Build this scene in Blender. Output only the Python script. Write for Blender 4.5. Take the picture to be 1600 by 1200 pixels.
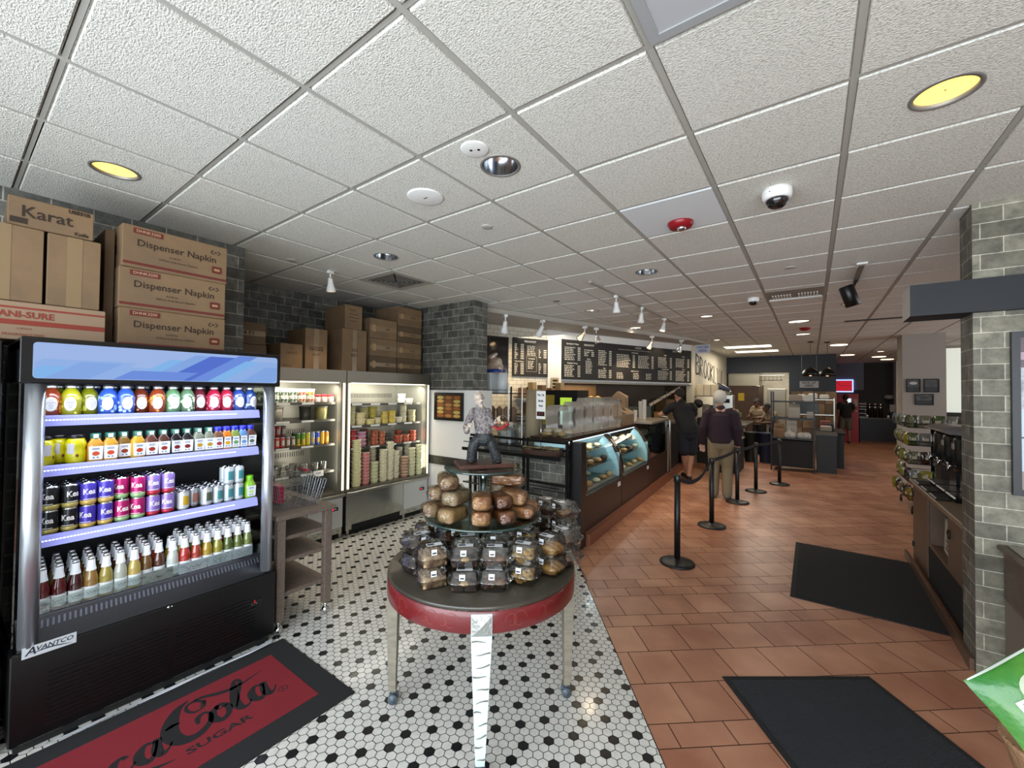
import bpy, bmesh, math, random
from mathutils import Vector, Matrix, noise
for o in list(bpy.data.objects): bpy.data.objects.remove(o)
S = bpy.context.scene
COL = S.collection
# ------------------------------------------------------------------ camera
YAW, PITCH, ROLL, FPX, EYE = .62698, .018167, .01041, 646.17, 1.75
Fw = Vector((-math.sin(YAW)*math.cos(PITCH), math.cos(YAW)*math.cos(PITCH), math.sin(PITCH)))
r0 = Vector((math.cos(YAW), math.sin(YAW), 0)); u0 = r0.cross(Fw)
Rt = r0*math.cos(ROLL)+u0*math.sin(ROLL); Up = -r0*math.sin(ROLL)+u0*math.cos(ROLL)
cam = bpy.data.cameras.new('camera'); co = bpy.data.objects.new('camera', cam); COL.objects.link(co)
cam.sensor_width = 36; cam.lens = FPX/1600*36; cam.clip_start = .02; cam.clip_end = 200
co.matrix_world = Matrix(((Rt.x, Up.x, -Fw.x, 0), (Rt.y, Up.y, -Fw.y, 0), (Rt.z, Up.z, -Fw.z, EYE), (0, 0, 0, 1)))
S.camera = co
# ------------------------------------------------------------------ world, daylight, exposure
S.view_settings.view_transform = 'Standard'; S.view_settings.look = 'None'
S.view_settings.gamma = 1; S.view_settings.exposure = 0.0; S.view_settings.use_curve_mapping = False
S.cycles.max_bounces = 7; S.cycles.diffuse_bounces = 4; S.cycles.glossy_bounces = 3
S.cycles.transparent_max_bounces = 24; S.cycles.transmission_bounces = 4
S.cycles.caustics_reflective = False; S.cycles.caustics_refractive = False
S.cycles.use_denoising = True
try: S.cycles.sample_clamp_indirect = 4
except Exception: pass
W = bpy.data.worlds.new('world'); S.world = W; W.use_nodes = True
wb = W.node_tree.nodes['Background']; wb.inputs[0].default_value = (.80, .90, 1, 1); wb.inputs[1].default_value = 1.6
def area(name, loc, to, sx, sy, power, col=(1, 1, 1), spread=None):
    l = bpy.data.lights.new(name, 'AREA'); l.shape = 'RECTANGLE'; l.size = sx; l.size_y = sy; l.energy = power; l.color = col
    if spread: l.spread = spread
    o = bpy.data.objects.new(name, l); COL.objects.link(o); o.location = loc
    o.rotation_euler = (Vector(to)-Vector(loc)).to_track_quat('-Z', 'Y').to_euler(); return o
def spot(name, loc, to, power, col, size=1.9, rad=.05, blend=.6):
    l = bpy.data.lights.new(name, 'SPOT'); l.energy = power; l.color = col; l.spot_size = size; l.spot_blend = blend; l.shadow_soft_size = rad
    o = bpy.data.objects.new(name, l); COL.objects.link(o); o.location = loc
    o.rotation_euler = (Vector(to)-Vector(loc)).to_track_quat('-Z', 'Y').to_euler(); return o
DAY = (.86, .94, 1.0); WARM = (1, .78, .50); NEU = (1, .92, .80); COOL = (.80, .86, 1)
# daylight entering by the glazed shopfront behind the camera, and by the side windows of the seating area
area('shopfront_daylight', (.3, -1.92, 1.55), (.3, 5, 1.2), 6.4, 2.6, 330, DAY)
area('dining_daylight', (5.9, 9.5, 1.6), (0, 9.5, 1.2), 7, 2.2, 130, DAY)
area('kitchen_ceiling_light', (-1.0, 17.5, 2.85), (-1.0, 17.5, 0), 1.8, 1.2, 45, NEU)
area('kitchen_hall_light', (-1.3, 13.0, 2.93), (-1.3, 13, 0), 1.1, .9, 28, NEU)

# ------------------------------------------------------------------ materials
def lin(c):
    if isinstance(c, str):
        c = c.lstrip('#'); c = [int(c[i:i+2], 16)/255 for i in (0, 2, 4)]
        c = [x/12.92 if x <= .04045 else ((x+.055)/1.055)**2.4 for x in c]
    return (c[0], c[1], c[2], 1)
MATS = {}
def nd(nt, t, x=0, **kw):
    n = nt.nodes.new(t)
    for k, v in kw.items(): setattr(n, k, v)
    return n
def mat(name, col, rough=.5, metal=0, emit=None, es=1, var=None, bump=None, coat=0, spec=.5, alpha=None):
    """var = (scale, colour2, stretch) noise mix ; bump = (scale, strength)"""
    if name in MATS: return MATS[name]
    m = bpy.data.materials.new(name); m.use_nodes = True; nt = m.node_tree; b = nt.nodes['Principled BSDF']
    b.inputs['Base Color'].default_value = lin(col); b.inputs['Roughness'].default_value = rough; b.inputs['Metallic'].default_value = metal
    b.inputs['Specular IOR Level'].default_value = spec
    if coat: b.inputs['Coat Weight'].default_value = coat; b.inputs['Coat Roughness'].default_value = .08
    if emit is not None: b.inputs['Emission Color'].default_value = lin(emit); b.inputs['Emission Strength'].default_value = es
    if var or bump: tc = nd(nt, 'ShaderNodeTexCoord')
    if var:
        mp = nd(nt, 'ShaderNodeMapping'); st = var[2] if len(var) > 2 else (1, 1, 1); mp.inputs['Scale'].default_value = st
        n = nd(nt, 'ShaderNodeTexNoise'); n.inputs['Scale'].default_value = var[0]; n.inputs['Detail'].default_value = 5
        r = nd(nt, 'ShaderNodeValToRGB'); r.color_ramp.elements[0].position = .35; r.color_ramp.elements[1].position = .65
        r.color_ramp.elements[0].color = lin(col); r.color_ramp.elements[1].color = lin(var[1])
        nt.links.new(tc.outputs['Object'], mp.inputs[0]); nt.links.new(mp.outputs[0], n.inputs['Vector'])
        nt.links.new(n.outputs[0], r.inputs[0]); nt.links.new(r.outputs[0], b.inputs['Base Color'])
    if bump:
        n = nd(nt, 'ShaderNodeTexNoise'); n.inputs['Scale'].default_value = bump[0]; n.inputs['Detail'].default_value = 3
        bp = nd(nt, 'ShaderNodeBump'); bp.inputs['Strength'].default_value = bump[1]; bp.inputs['Distance'].default_value = .01
        nt.links.new(tc.outputs['Object'], n.inputs['Vector']); nt.links.new(n.outputs[0], bp.inputs['Height']); nt.links.new(bp.outputs[0], b.inputs['Normal'])
    MATS[name] = m; return m
def clear(name, col='#ffffff', rough=.05, gloss=.12, bump=None, tint=None, edge=.75, milk=0, aniso=None):
    """thin clear plastic or glass sheet: see-through with a glossy skin that strengthens at grazing angles"""
    if name in MATS: return MATS[name]
    m = bpy.data.materials.new(name); m.use_nodes = True; nt = m.node_tree; nt.nodes.clear()
    out = nd(nt, 'ShaderNodeOutputMaterial'); mx = nd(nt, 'ShaderNodeMixShader'); tr = nd(nt, 'ShaderNodeBsdfTransparent'); gl = nd(nt, 'ShaderNodeBsdfGlossy')
    tr.inputs[0].default_value = lin(tint or col); gl.inputs[0].default_value = lin('#ffffff'); gl.inputs['Roughness'].default_value = rough
    lw = nd(nt, 'ShaderNodeLayerWeight'); lw.inputs[0].default_value = .25
    ma = nd(nt, 'ShaderNodeMath', operation='MULTIPLY_ADD'); ma.inputs[1].default_value = edge; ma.inputs[2].default_value = gloss; ma.use_clamp = True
    nt.links.new(lw.outputs['Fresnel'], ma.inputs[0]); nt.links.new(ma.outputs[0], mx.inputs[0])
    nt.links.new(tr.outputs[0], mx.inputs[1]); nt.links.new(gl.outputs[0], mx.inputs[2]); nt.links.new(mx.outputs[0], out.inputs[0])
    if milk:
        df = nd(nt, 'ShaderNodeBsdfDiffuse'); df.inputs[0].default_value = lin(col); m2 = nd(nt, 'ShaderNodeMixShader'); m2.inputs[0].default_value = milk
        nt.links.new(tr.outputs[0], m2.inputs[1]); nt.links.new(df.outputs[0], m2.inputs[2]); nt.links.new(m2.outputs[0], mx.inputs[1]); tr.inputs[0].default_value = (1, 1, 1, 1)
    if bump:
        tc = nd(nt, 'ShaderNodeTexCoord'); n = nd(nt, 'ShaderNodeTexNoise'); n.inputs['Scale'].default_value = bump[0]; n.inputs['Detail'].default_value = 2
        bp = nd(nt, 'ShaderNodeBump'); bp.inputs['Strength'].default_value = bump[1]; bp.inputs['Distance'].default_value = .02
        mp = nd(nt, 'ShaderNodeMapping'); mp.inputs['Scale'].default_value = aniso or (1, 1, 1); nt.links.new(tc.outputs['Object'], mp.inputs[0]); nt.links.new(mp.outputs[0], n.inputs['Vector']); nt.links.new(n.outputs[0], bp.inputs['Height']); nt.links.new(bp.outputs[0], gl.inputs['Normal']); nt.links.new(bp.outputs[0], lw.inputs['Normal'])
    MATS[name] = m; return m
def brick(name, axis, bw, bh, c1, c2, mortar, msize=.004, rough=.6, bias=0, stain=None, off=.5, shift=(0, 0)):
    """running-bond masonry; axis 'x' = wall running along X, 'y' = along Y (object coordinates)"""
    if name in MATS: return MATS[name]
    m = bpy.data.materials.new(name); m.use_nodes = True; nt = m.node_tree; b = nt.nodes['Principled BSDF']
    tc = nd(nt, 'ShaderNodeTexCoord'); sp = nd(nt, 'ShaderNodeSeparateXYZ'); cb = nd(nt, 'ShaderNodeCombineXYZ')
    nt.links.new(tc.outputs['Object'], sp.inputs[0])
    nt.links.new(sp.outputs[0 if axis == 'x' else 1], cb.inputs[0]); nt.links.new(sp.outputs[2], cb.inputs[1])
    mp = nd(nt, 'ShaderNodeMapping'); mp.inputs['Location'].default_value = (shift[0], shift[1], 0); nt.links.new(cb.outputs[0], mp.inputs[0])
    t = nd(nt, 'ShaderNodeTexBrick'); t.offset = off; t.inputs['Scale'].default_value = 1; t.inputs['Brick Width'].default_value = bw; t.inputs['Row Height'].default_value = bh
    t.inputs['Mortar Size'].default_value = msize; t.inputs['Mortar Smooth'].default_value = .2; t.inputs['Bias'].default_value = bias
    t.inputs['Color1'].default_value = lin(c1); t.inputs['Color2'].default_value = lin(c2); t.inputs['Mortar'].default_value = lin(mortar)
    nt.links.new(mp.outputs[0], t.inputs['Vector'])
    n = nd(nt, 'ShaderNodeTexNoise'); n.inputs['Scale'].default_value = 9; n.inputs['Detail'].default_value = 8; n.inputs['Roughness'].default_value = .7
    nt.links.new(tc.outputs['Object'], n.inputs['Vector'])
    mx = nd(nt, 'ShaderNodeMixRGB', blend_type='OVERLAY'); mx.inputs[0].default_value = 1.0 if stain is None else stain
    cr = nd(nt, 'ShaderNodeValToRGB'); cr.color_ramp.elements[0].position = .36; cr.color_ramp.elements[0].color = (.28, .28, .27, 1); cr.color_ramp.elements[1].position = .64; cr.color_ramp.elements[1].color = (.66, .66, .64, 1); nt.links.new(n.outputs[0], cr.inputs[0])
    nt.links.new(t.outputs['Color'], mx.inputs[1]); nt.links.new(cr.outputs[0], mx.inputs[2]); nt.links.new(mx.outputs[0], b.inputs['Base Color'])
    b.inputs['Roughness'].default_value = rough
    bp = nd(nt, 'ShaderNodeBump'); bp.inputs['Strength'].default_value = .5; bp.inputs['Distance'].default_value = .003; bp.invert = True
    nt.links.new(t.outputs['Fac'], bp.inputs['Height']); nt.links.new(bp.outputs[0], b.inputs['Normal'])
    MATS[name] = m; return m

# ------------------------------------------------------------------ mesh helpers
TEXTCACHE = {}
def text_geo(s, size, align='CENTER', bold=0, shear=0):
    k = (s, size, align, bold, shear)
    if k in TEXTCACHE: return TEXTCACHE[k]
    c = bpy.data.curves.new('t', 'FONT'); c.body = s; c.size = size; c.align_x = align; c.align_y = 'CENTER'; c.resolution_u = 2; c.offset = bold; c.shear = shear
    o = bpy.data.objects.new('t', c); COL.objects.link(o)
    dg = bpy.context.evaluated_depsgraph_get(); me = bpy.data.meshes.new_from_object(o.evaluated_get(dg))
    vs = [v.co.copy() for v in me.vertices]; fs = [tuple(p.vertices) for p in me.polygons]
    bpy.data.objects.remove(o); bpy.data.curves.remove(c); bpy.data.meshes.remove(me)
    TEXTCACHE[k] = (vs, fs); return vs, fs
class MB:
    def __init__(s): s.v = []; s.f = []; s.m = []; s.sm = []
    def add(s, vs, fs, m=0, smooth=False, T=None):
        n = len(s.v)
        for v in vs:
            v = Vector(v)
            if T is not None: v = T @ v
            s.v.append(v)
        for f in fs: s.f.append(tuple(i+n for i in f)); s.m.append(m); s.sm.append(smooth)
        return s
    def box(s, x0, y0, z0, x1, y1, z1, m=0, T=None, b=0):
        if x0 > x1: x0, x1 = x1, x0
        if y0 > y1: y0, y1 = y1, y0
        if z0 > z1: z0, z1 = z1, z0
        if b:
            b = min(b, (x1-x0)*.45, (y1-y0)*.45, (z1-z0)*.45)
            P = []
            for (dz, di) in ((0, b), (b, 0)):
                pass
            rings = []
            for z, i in ((z0, b), (z0+b, 0), (z1-b, 0), (z1, b)):
                xa, xb, ya, yb = x0+i, x1-i, y0+i, y1-i; c = b*.6
                rings.append([(xa+c, ya, z), (xb-c, ya, z), (xb, ya+c, z), (xb, yb-c, z), (xb-c, yb, z), (xa+c, yb, z), (xa, yb-c, z), (xa, ya+c, z)])
            vs = [p for r in rings for p in r]; fs = []
            for k in range(3):
                for j in range(8): a = k*8+j; bb = k*8+(j+1) % 8; fs.append((a, bb, bb+8, a+8))
            fs.append(tuple(range(7, -1, -1))); fs.append(tuple(range(24, 32)))
            return s.add(vs, fs, m, False, T)
        vs = [(x0, y0, z0), (x1, y0, z0), (x1, y1, z0), (x0, y1, z0), (x0, y0, z1), (x1, y0, z1), (x1, y1, z1), (x0, y1, z1)]
        return s.add(vs, [(3, 2, 1, 0), (4, 5, 6, 7), (0, 1, 5, 4), (1, 2, 6, 5), (2, 3, 7, 6), (3, 0, 4, 7)], m, False, T)
    def loft(s, rings, m=0, smooth=True, caps=True, T=None, closed=True):
        n = len(rings[0]); vs = [p for r in rings for p in r]; fs = []
        for k in range(len(rings)-1):
            for j in range(n if closed else n-1):
                a = k*n+j; b = k*n+(j+1) % n; fs.append((a, b, b+n, a+n))
        if caps: fs.append(tuple(range(n-1, -1, -1))); fs.append(tuple(range((len(rings)-1)*n, len(rings)*n)))
        return s.add(vs, fs, m, smooth, T)
    def lathe(s, prof, n=20, c=(0, 0, 0), m=0, smooth=True, caps=True, T=None, sq=None, rib=None):
        rings = []
        for r, z in prof:
            ring = []
            for k in range(n):
                a = 2*math.pi*(k+.5)/n; rr = r
                if sq: rr = r/((abs(math.cos(a))**sq+abs(math.sin(a))**sq)**(1/sq))
                if rib: rr += rib[1]*math.cos(rib[0]*a)
                ring.append((c[0]+rr*math.cos(a), c[1]+rr*math.sin(a), c[2]+z))
            rings.append(ring)
        return s.loft(rings, m, smooth, caps, T)
    def cyl(s, p0, p1, r0, r1=None, n=12, m=0, smooth=True, T=None):
        return s.tube([p0, p1], [r0, r0 if r1 is None else r1], n, m, smooth, T)
    def tube(s, pts, rad, n=8, m=0, smooth=True, T=None, hint=(0, 0, 1), round_ends=False):
        pts = [Vector(p) for p in pts]
        if not isinstance(rad, (list, tuple)): rad = [rad]*len(pts)
        rad = [(r, r) if not isinstance(r, (list, tuple)) else r for r in rad]
        if round_ends:
            d0 = (pts[0]-pts[1]).normalized(); d1 = (pts[-1]-pts[-2]).normalized(); R0 = rad[0]; R1 = rad[-1]
            a = [(pts[0]+d0*min(R0)*q, (R0[0]*w, R0[1]*w)) for q, w in ((.98, .2), (.8, .6), (.45, .89))]
            b = [(pts[-1]+d1*min(R1)*q, (R1[0]*w, R1[1]*w)) for q, w in ((.45, .89), (.8, .6), (.98, .2))]
            pts = [x[0] for x in a]+pts+[x[0] for x in b]; rad = [x[1] for x in a]+rad+[x[1] for x in b]
        rings = []; X = None
        for i, p in enumerate(pts):
            d = (pts[min(i+1, len(pts)-1)]-pts[max(i-1, 0)]).normalized()
            if X is None:
                h = Vector(hint)
                if abs(d.dot(h)) > .95: h = Vector((0, 1, 0)) if abs(d.y) < .9 else Vector((1, 0, 0))
                X = h.cross(d).normalized()
            else: X = (X-d*X.dot(d)).normalized()
            Y = d.cross(X)
            rings.append([p+X*(rad[i][0]*math.cos(2*math.pi*k/n))+Y*(rad[i][1]*math.sin(2*math.pi*k/n)) for k in range(n)])
        return s.loft(rings, m, smooth, True, T)
    def sphere(s, c, r, n=12, m=0, T=None, sc=(1, 1, 1), smooth=True):
        rings = []; k = max(4, n//2)
        for i in range(k+1):
            t = math.pi*(i/k); t = min(max(t, .03), math.pi-.03)
            rings.append([(c[0]+r*sc[0]*math.sin(t)*math.cos(2*math.pi*j/n), c[1]+r*sc[1]*math.sin(t)*math.sin(2*math.pi*j/n), c[2]-r*sc[2]*math.cos(t)) for j in range(n)])
        return s.loft(rings, m, smooth, True, T)
    def prism(s, poly, z0, z1, m=0, T=None, smooth=False):
        n = len(poly); vs = [(p[0], p[1], z0) for p in poly]+[(p[0], p[1], z1) for p in poly]
        fs = [tuple(range(n-1, -1, -1)), tuple(range(n, 2*n))]+[(i, (i+1) % n, (i+1) % n+n, i+n) for i in range(n)]
        return s.add(vs, fs, m, smooth, T)
    def ribbon(s, pts, wid, fn, m=0):
        """flat stroke through 2D pts with a width at each; fn maps (a,b)->3D"""
        if not isinstance(wid, (list, tuple)): wid = [wid]*len(pts)
        L = []; R = []
        for i, p in enumerate(pts):
            a = pts[max(i-1, 0)]; b = pts[min(i+1, len(pts)-1)]; dx, dy = b[0]-a[0], b[1]-a[1]; l = math.hypot(dx, dy) or 1; nx, ny = -dy/l, dx/l; w = wid[i]/2
            L.append((p[0]+nx*w, p[1]+ny*w)); R.append((p[0]-nx*w, p[1]-ny*w))
        vs = [fn(*q) for q in L]+[fn(*q) for q in R]; n = len(pts)
        return s.add(vs, [(i, i+1, i+1+n, i+n) for i in range(n-1)], m)
    def text(s, t, size, fn, m=0, align='CENTER', bold=0, shear=0, sx=1):
        vs, fs = text_geo(t, size, align, bold, shear)
        return s.add([fn(v.x*sx, v.y) for v in vs], fs, m)
    def mesh(s, name, mats):
        me = bpy.data.meshes.new(name); me.from_pydata([tuple(v) for v in s.v], [], s.f)
        for m in (mats if isinstance(mats, (list, tuple)) else [mats]): me.materials.append(m)
        me.polygons.foreach_set('material_index', s.m); me.polygons.foreach_set('use_smooth', s.sm); me.update(); return me
    def build(s, name, mats, parent=None, loc=None, world=True):
        """world=True: vertices are in world coordinates and the object is placed under parent without moving them"""
        off = Vector((0, 0, 0))
        if parent is not None and world:
            p = parent
            while p: off += p.location; p = p.parent
        if loc is not None and parent is None: off = Vector(loc)
        if world and (parent is not None or loc is not None): s.v = [v-off for v in s.v]
        o = bpy.data.objects.new(name, s.mesh(name, mats)); COL.objects.link(o)
        if parent is not None: o.parent = parent
        elif loc is not None: o.location = loc
        return o
def tag(o, label=None, cat=None, group=None, kind=None):
    if label: o['label'] = label
    if cat: o['category'] = cat
    if group: o['group'] = group
    if kind: o['kind'] = kind
    return o
def thing(name, label, cat, loc=(0, 0, 0), rz=0, group=None):
    o = bpy.data.objects.new(name, None); COL.objects.link(o); o.location = loc; o.rotation_euler = (0, 0, rz); o.empty_display_size = .05
    return tag(o, label, cat, group)
def struct(o): o['kind'] = 'structure'; return o
def put(proto, name, label, cat, loc, rz=0, group=None, tilt=None):
    """a copy of a prototype: list of (part name, mesh[, children list]); a single entry gives one mesh object"""
    def kids(lst, par):
        for e in lst:
            c = bpy.data.objects.new(e[0], e[1]); COL.objects.link(c); c.parent = par
            if len(e) > 3: c['label'] = e[3]
            if len(e) > 2 and e[2]: kids(e[2], c)
    o = bpy.data.objects.new(name, proto[0][1] if len(proto) == 1 else None); COL.objects.link(o)
    o.location = loc; o.rotation_euler = (tilt[0], tilt[1], rz) if tilt else (0, 0, rz); o.empty_display_size = .03
    tag(o, label, cat, group)
    if len(proto) > 1: kids(proto, o)
    elif len(proto[0]) > 2 and proto[0][2]: kids(proto[0][2], o)
    return o
def wtext(axis, x, y, z, face=1):
    """mapping of flat text onto a vertical plane: axis 'x+' faces +X, 'y-' faces -Y"""
    if axis == 'x+': return lambda a, b: (x, y+a, z+b)
    if axis == 'x-': return lambda a, b: (x, y-a, z+b)
    if axis == 'y-': return lambda a, b: (x+a, y, z+b)
ORD = ['first', 'second', 'third', 'fourth', 'fifth', 'sixth', 'seventh', 'eighth', 'ninth', 'tenth', 'eleventh', 'twelfth', 'thirteenth', 'fourteenth', 'fifteenth', 'sixteenth', 'seventeenth', 'eighteenth', 'nineteenth', 'twentieth', 'twenty-first', 'twenty-second', 'twenty-third', 'twenty-fourth', 'twenty-fifth', 'twenty-sixth']
rnd = random.Random(7)
H = 2.995

black = mat('black_satin', '#0b0b0c', .35); blackm = mat('black_matte', '#0d0d0d', .7); chrome = mat('chrome', '#d8dadc', .12, 1)
steel = mat('stainless', '#b8b6ae', .28, 1); steeld = mat('stainless_dull', '#8d877b', .42, .9); whitep = mat('white_paint', '#e9e8e4', .5)
wht = mat('white_plastic', '#f2f2ef', .35); navy = mat('navy_paint', '#1d242d', .5); dark = mat('dark_recess', '#0a0a0a', .8)
glass = clear('clear_glass', '#f4fbf8', .02, .06); paper = mat('paper_white', '#f4f4f0', .7); inkm = mat('black_ink', '#141414', .7)
rubber = mat('black_rubber', '#121315', .8, bump=(300, .3))
# ================================================================== SETTING
# hexagon mosaic: one mesh, tiles above a dark grout bed, cut off on the slanted line where the clay tiles begin
BP, BD = Vector((-1.063, 2.748)), Vector((.60, -.80)).normalized()   # seam point and direction
BA, BB = Vector((-2.06, 4.02)), Vector((-.553, 2.023))
BD = (BB-BA).normalized(); SEAM0 = BA-BD*3.0; SEAM1 = BB+BD*6.0
BN = Vector((BD.y, -BD.x))      # points to hex side (-x,-y)
if BN.dot(Vector((-3, 1))-BA) < 0: BN = -BN
def hexside(p, e=0): return (Vector((p[0], p[1]))-BA).dot(BN) > e
def clip(poly, n, p0, e=0):
    out = []
    for i in range(len(poly)):
        a, b = poly[i], poly[(i+1) % len(poly)]; da = (a-p0).dot(n)-e; db = (b-p0).dot(n)-e
        if da >= 0: out.append(a)
        if (da > 0 > db) or (da < 0 < db): t = da/(da-db); out.append(a+(b-a)*t)
    return out
mb = MB(); P = .05; R = P/math.sqrt(3)-.0022; c0 = (-1.158, 1.625)
for i in range(-100, 60):
    for j in range(-90, 60):
        x = c0[0]+i*P*math.sqrt(3)/2; y = c0[1]+(j+(.5 if i % 2 else 0))*P
        if x < -5.3 or y > 4.3 or y < -1.9 or x > 3 or not hexside((x, y), -.03): continue
        poly = [Vector((x+R*math.cos(k*math.pi/3), y+R*math.sin(k*math.pi/3))) for k in range(6)]
        poly = clip(poly, BN, BA, .004)
        if len(poly) < 3: continue
        blk = False
        if i % 2 == 0:
            m_ = i//2; jj = j+0
            if jj % 2 == 0:
                nn = (jj//2) % 3; blk = (nn in (0, 1)) if m_ % 2 == 0 else nn == 2
        n = len(mb.v)
        mb.add([(p.x, p.y, 0) for p in poly], [tuple(range(len(poly)))], 1 if blk else 0)
hexw = mat('hex_white', '#dcdad3', .22, var=(30, '#cfcdc8'), coat=.2); hexb = mat('hex_black', '#1b1c1f', .25, coat=.2)
grout = mat('hex_grout', '#1e1d1b', .9)
gp = clip([Vector(p) for p in ((-5.4, -2.0), (4, -2.0), (4, 4.5), (-5.4, 4.5))], BN, BA, 0)
mb.add([(p.x, p.y, -.0015) for p in gp], [tuple(range(len(gp)))], 2)
struct(mb.build('floor', [hexw, hexb, grout]))
# clay tile floor: rows of square and half tiles laid at 40 degrees
t = math.radians(40.2); UD = Vector((math.cos(t), math.sin(t))); VD = Vector((math.sin(t), -math.cos(t)))
rows = []; v = -2.002
near = [.15, .30, .30, .30, .15, .30, .15, .15, .30, .30]; k = 0; rr = random.Random(3)
# away from the camera: v decreases
seq = [.151, .299, .303, .299, .153, .302, .145, .158, .302, .294]
vv = v; par = 0
for q in range(70):
    hgt = seq[q] if q < len(seq) else rr.choice([.15, .15, .30, .30, .30])
    rows.append((vv-hgt, vv, .107 if q % 2 == 0 else .257)); vv -= hgt
vv = v
for q in range(24):
    hgt = [.30, .15, .30, .30, .15][q % 5]; rows.append((vv, vv+hgt, .257 if q % 2 == 0 else .107)); vv += hgt
mb = MB(); g = .0028
for (a, b, off) in rows:
    for i in range(-30, 85):
        u = off+i*.30
        poly = [UD*uu+VD*v_ for uu, v_ in ((u+g, a+g), (u+.30-g, a+g), (u+.30-g, b-g), (u+g, b-g))]
        c = sum(poly, Vector((0, 0)))/4
        if c.x < -3.1 or c.x > 6.2 or c.y < -2.2 or c.y > 21.5 or (c-BA).dot(BN) > .25: continue
        if c.x < -2.3 and c.y < 12: 
            if c.x < -2.8: continue
        poly = clip(poly, -BN, BA, .002)
        if len(poly) < 3: continue
        if (poly[0]-poly[1]).cross(poly[1]-poly[2]) < 0: poly.reverse()
        mb.add([(p.x, p.y, 0) for p in poly], [tuple(range(len(poly)))], 0)
def clay():
    m = mat('clay_tile', '#93593f', .36); nt = m.node_tree; b = nt.nodes['Principled BSDF']
    tc = nd(nt, 'ShaderNodeTexCoord'); n = nd(nt, 'ShaderNodeTexNoise'); n.inputs['Scale'].default_value = 2.2; n.inputs['Detail'].default_value = 6
    g_ = nd(nt, 'ShaderNodeNewGeometry'); r = nd(nt, 'ShaderNodeValToRGB'); r.color_ramp.elements[0].color = lin('#96624b'); r.color_ramp.elements[1].color = lin('#bf8d70')
    r.color_ramp.elements[0].position = .3; r.color_ramp.elements[1].position = .75
    ad = nd(nt, 'ShaderNodeMath', operation='MULTIPLY_ADD'); ad.inputs[1].default_value = .22
    nt.links.new(g_.outputs['Random Per Island'], ad.inputs[0]); nt.links.new(n.outputs[0], ad.inputs[2])
    sb = nd(nt, 'ShaderNodeMath', operation='SUBTRACT'); sb.inputs[1].default_value = .11; nt.links.new(ad.outputs[0], sb.inputs[0])
    nt.links.new(tc.outputs['Object'], n.inputs['Vector']); nt.links.new(sb.outputs[0], r.inputs[0]); nt.links.new(r.outputs[0], b.inputs['Base Color'])
    return m
gp = clip([Vector(p) for p in ((-6, -2.2), (6.4, -2.2), (6.4, 21.8), (-6, 21.8))], -BN, BA, 0)
mb.add([(p.x, p.y, -.0015) for p in gp], [tuple(range(len(gp)))], 1)
struct(mb.build('floor', [clay(), mat('clay_grout', '#38200f', .9)]))

# ---- ceiling: grid of T-bars with tegular fissured tiles hanging between them; some tiles have round cut-outs for fixtures
X0, Y0, T = -1.0799, .2485, .6096
HOLES = [  # (x, y, radius)
    (-3.222, .558, .10), (.445, 2.379, .10), (-1.384, 1.78, .10), (-3.196, 2.396, .10), (-1.368, 4.214, .10), (.439, 7.227, .10), (-.174, 8.533, .16),
    (-2.699, 5.778, .10), (-2.724, 7.766, .11), (-2.664, 9.566, .11), (-1.366, 7.202, .10), (-1.773, 10.508, .12), (-.137, 10.392, .14), (1.586, 15.579, .20)]
def fissured():
    m = mat('ceiling_tile', '#e6e4dc', .9); nt = m.node_tree; b = nt.nodes['Principled BSDF']
    tc = nd(nt, 'ShaderNodeTexCoord'); mp = nd(nt, 'ShaderNodeMapping'); mp.inputs['Scale'].default_value = (1, 1.6, 1)
    n = nd(nt, 'ShaderNodeTexNoise'); n.inputs['Scale'].default_value = 105; n.inputs['Detail'].default_value = 3; n.inputs['Distortion'].default_value = .5
    nt.links.new(tc.outputs['Object'], mp.inputs[0]); nt.links.new(mp.outputs[0], n.inputs['Vector'])
    bp = nd(nt, 'ShaderNodeBump'); bp.inputs['Strength'].default_value = .9; bp.inputs['Distance'].default_value = .008; nt.links.new(n.outputs[0], bp.inputs['Height']); nt.links.new(bp.outputs[0], b.inputs['Normal'])
    r = nd(nt, 'ShaderNodeValToRGB'); r.color_ramp.elements[0].position = .36; r.color_ramp.elements[0].color = lin('#c2c0b6'); r.color_ramp.elements[1].position = .5; r.color_ramp.elements[1].color = lin('#e6e4dc')
    nt.links.new(n.outputs[0], r.inputs[0]); nt.links.new(r.outputs[0], b.inputs['Base Color']); return m
cmats = [fissured(), mat('ceiling_tile_smooth', '#dde0e2', .85, bump=(120, .15)), mat('ceiling_grid', '#aeaca5', .5), mat('ceiling_plenum', '#3a3835', .9)]
SKIP = {(-5, 4), (-1, -1)}
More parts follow.
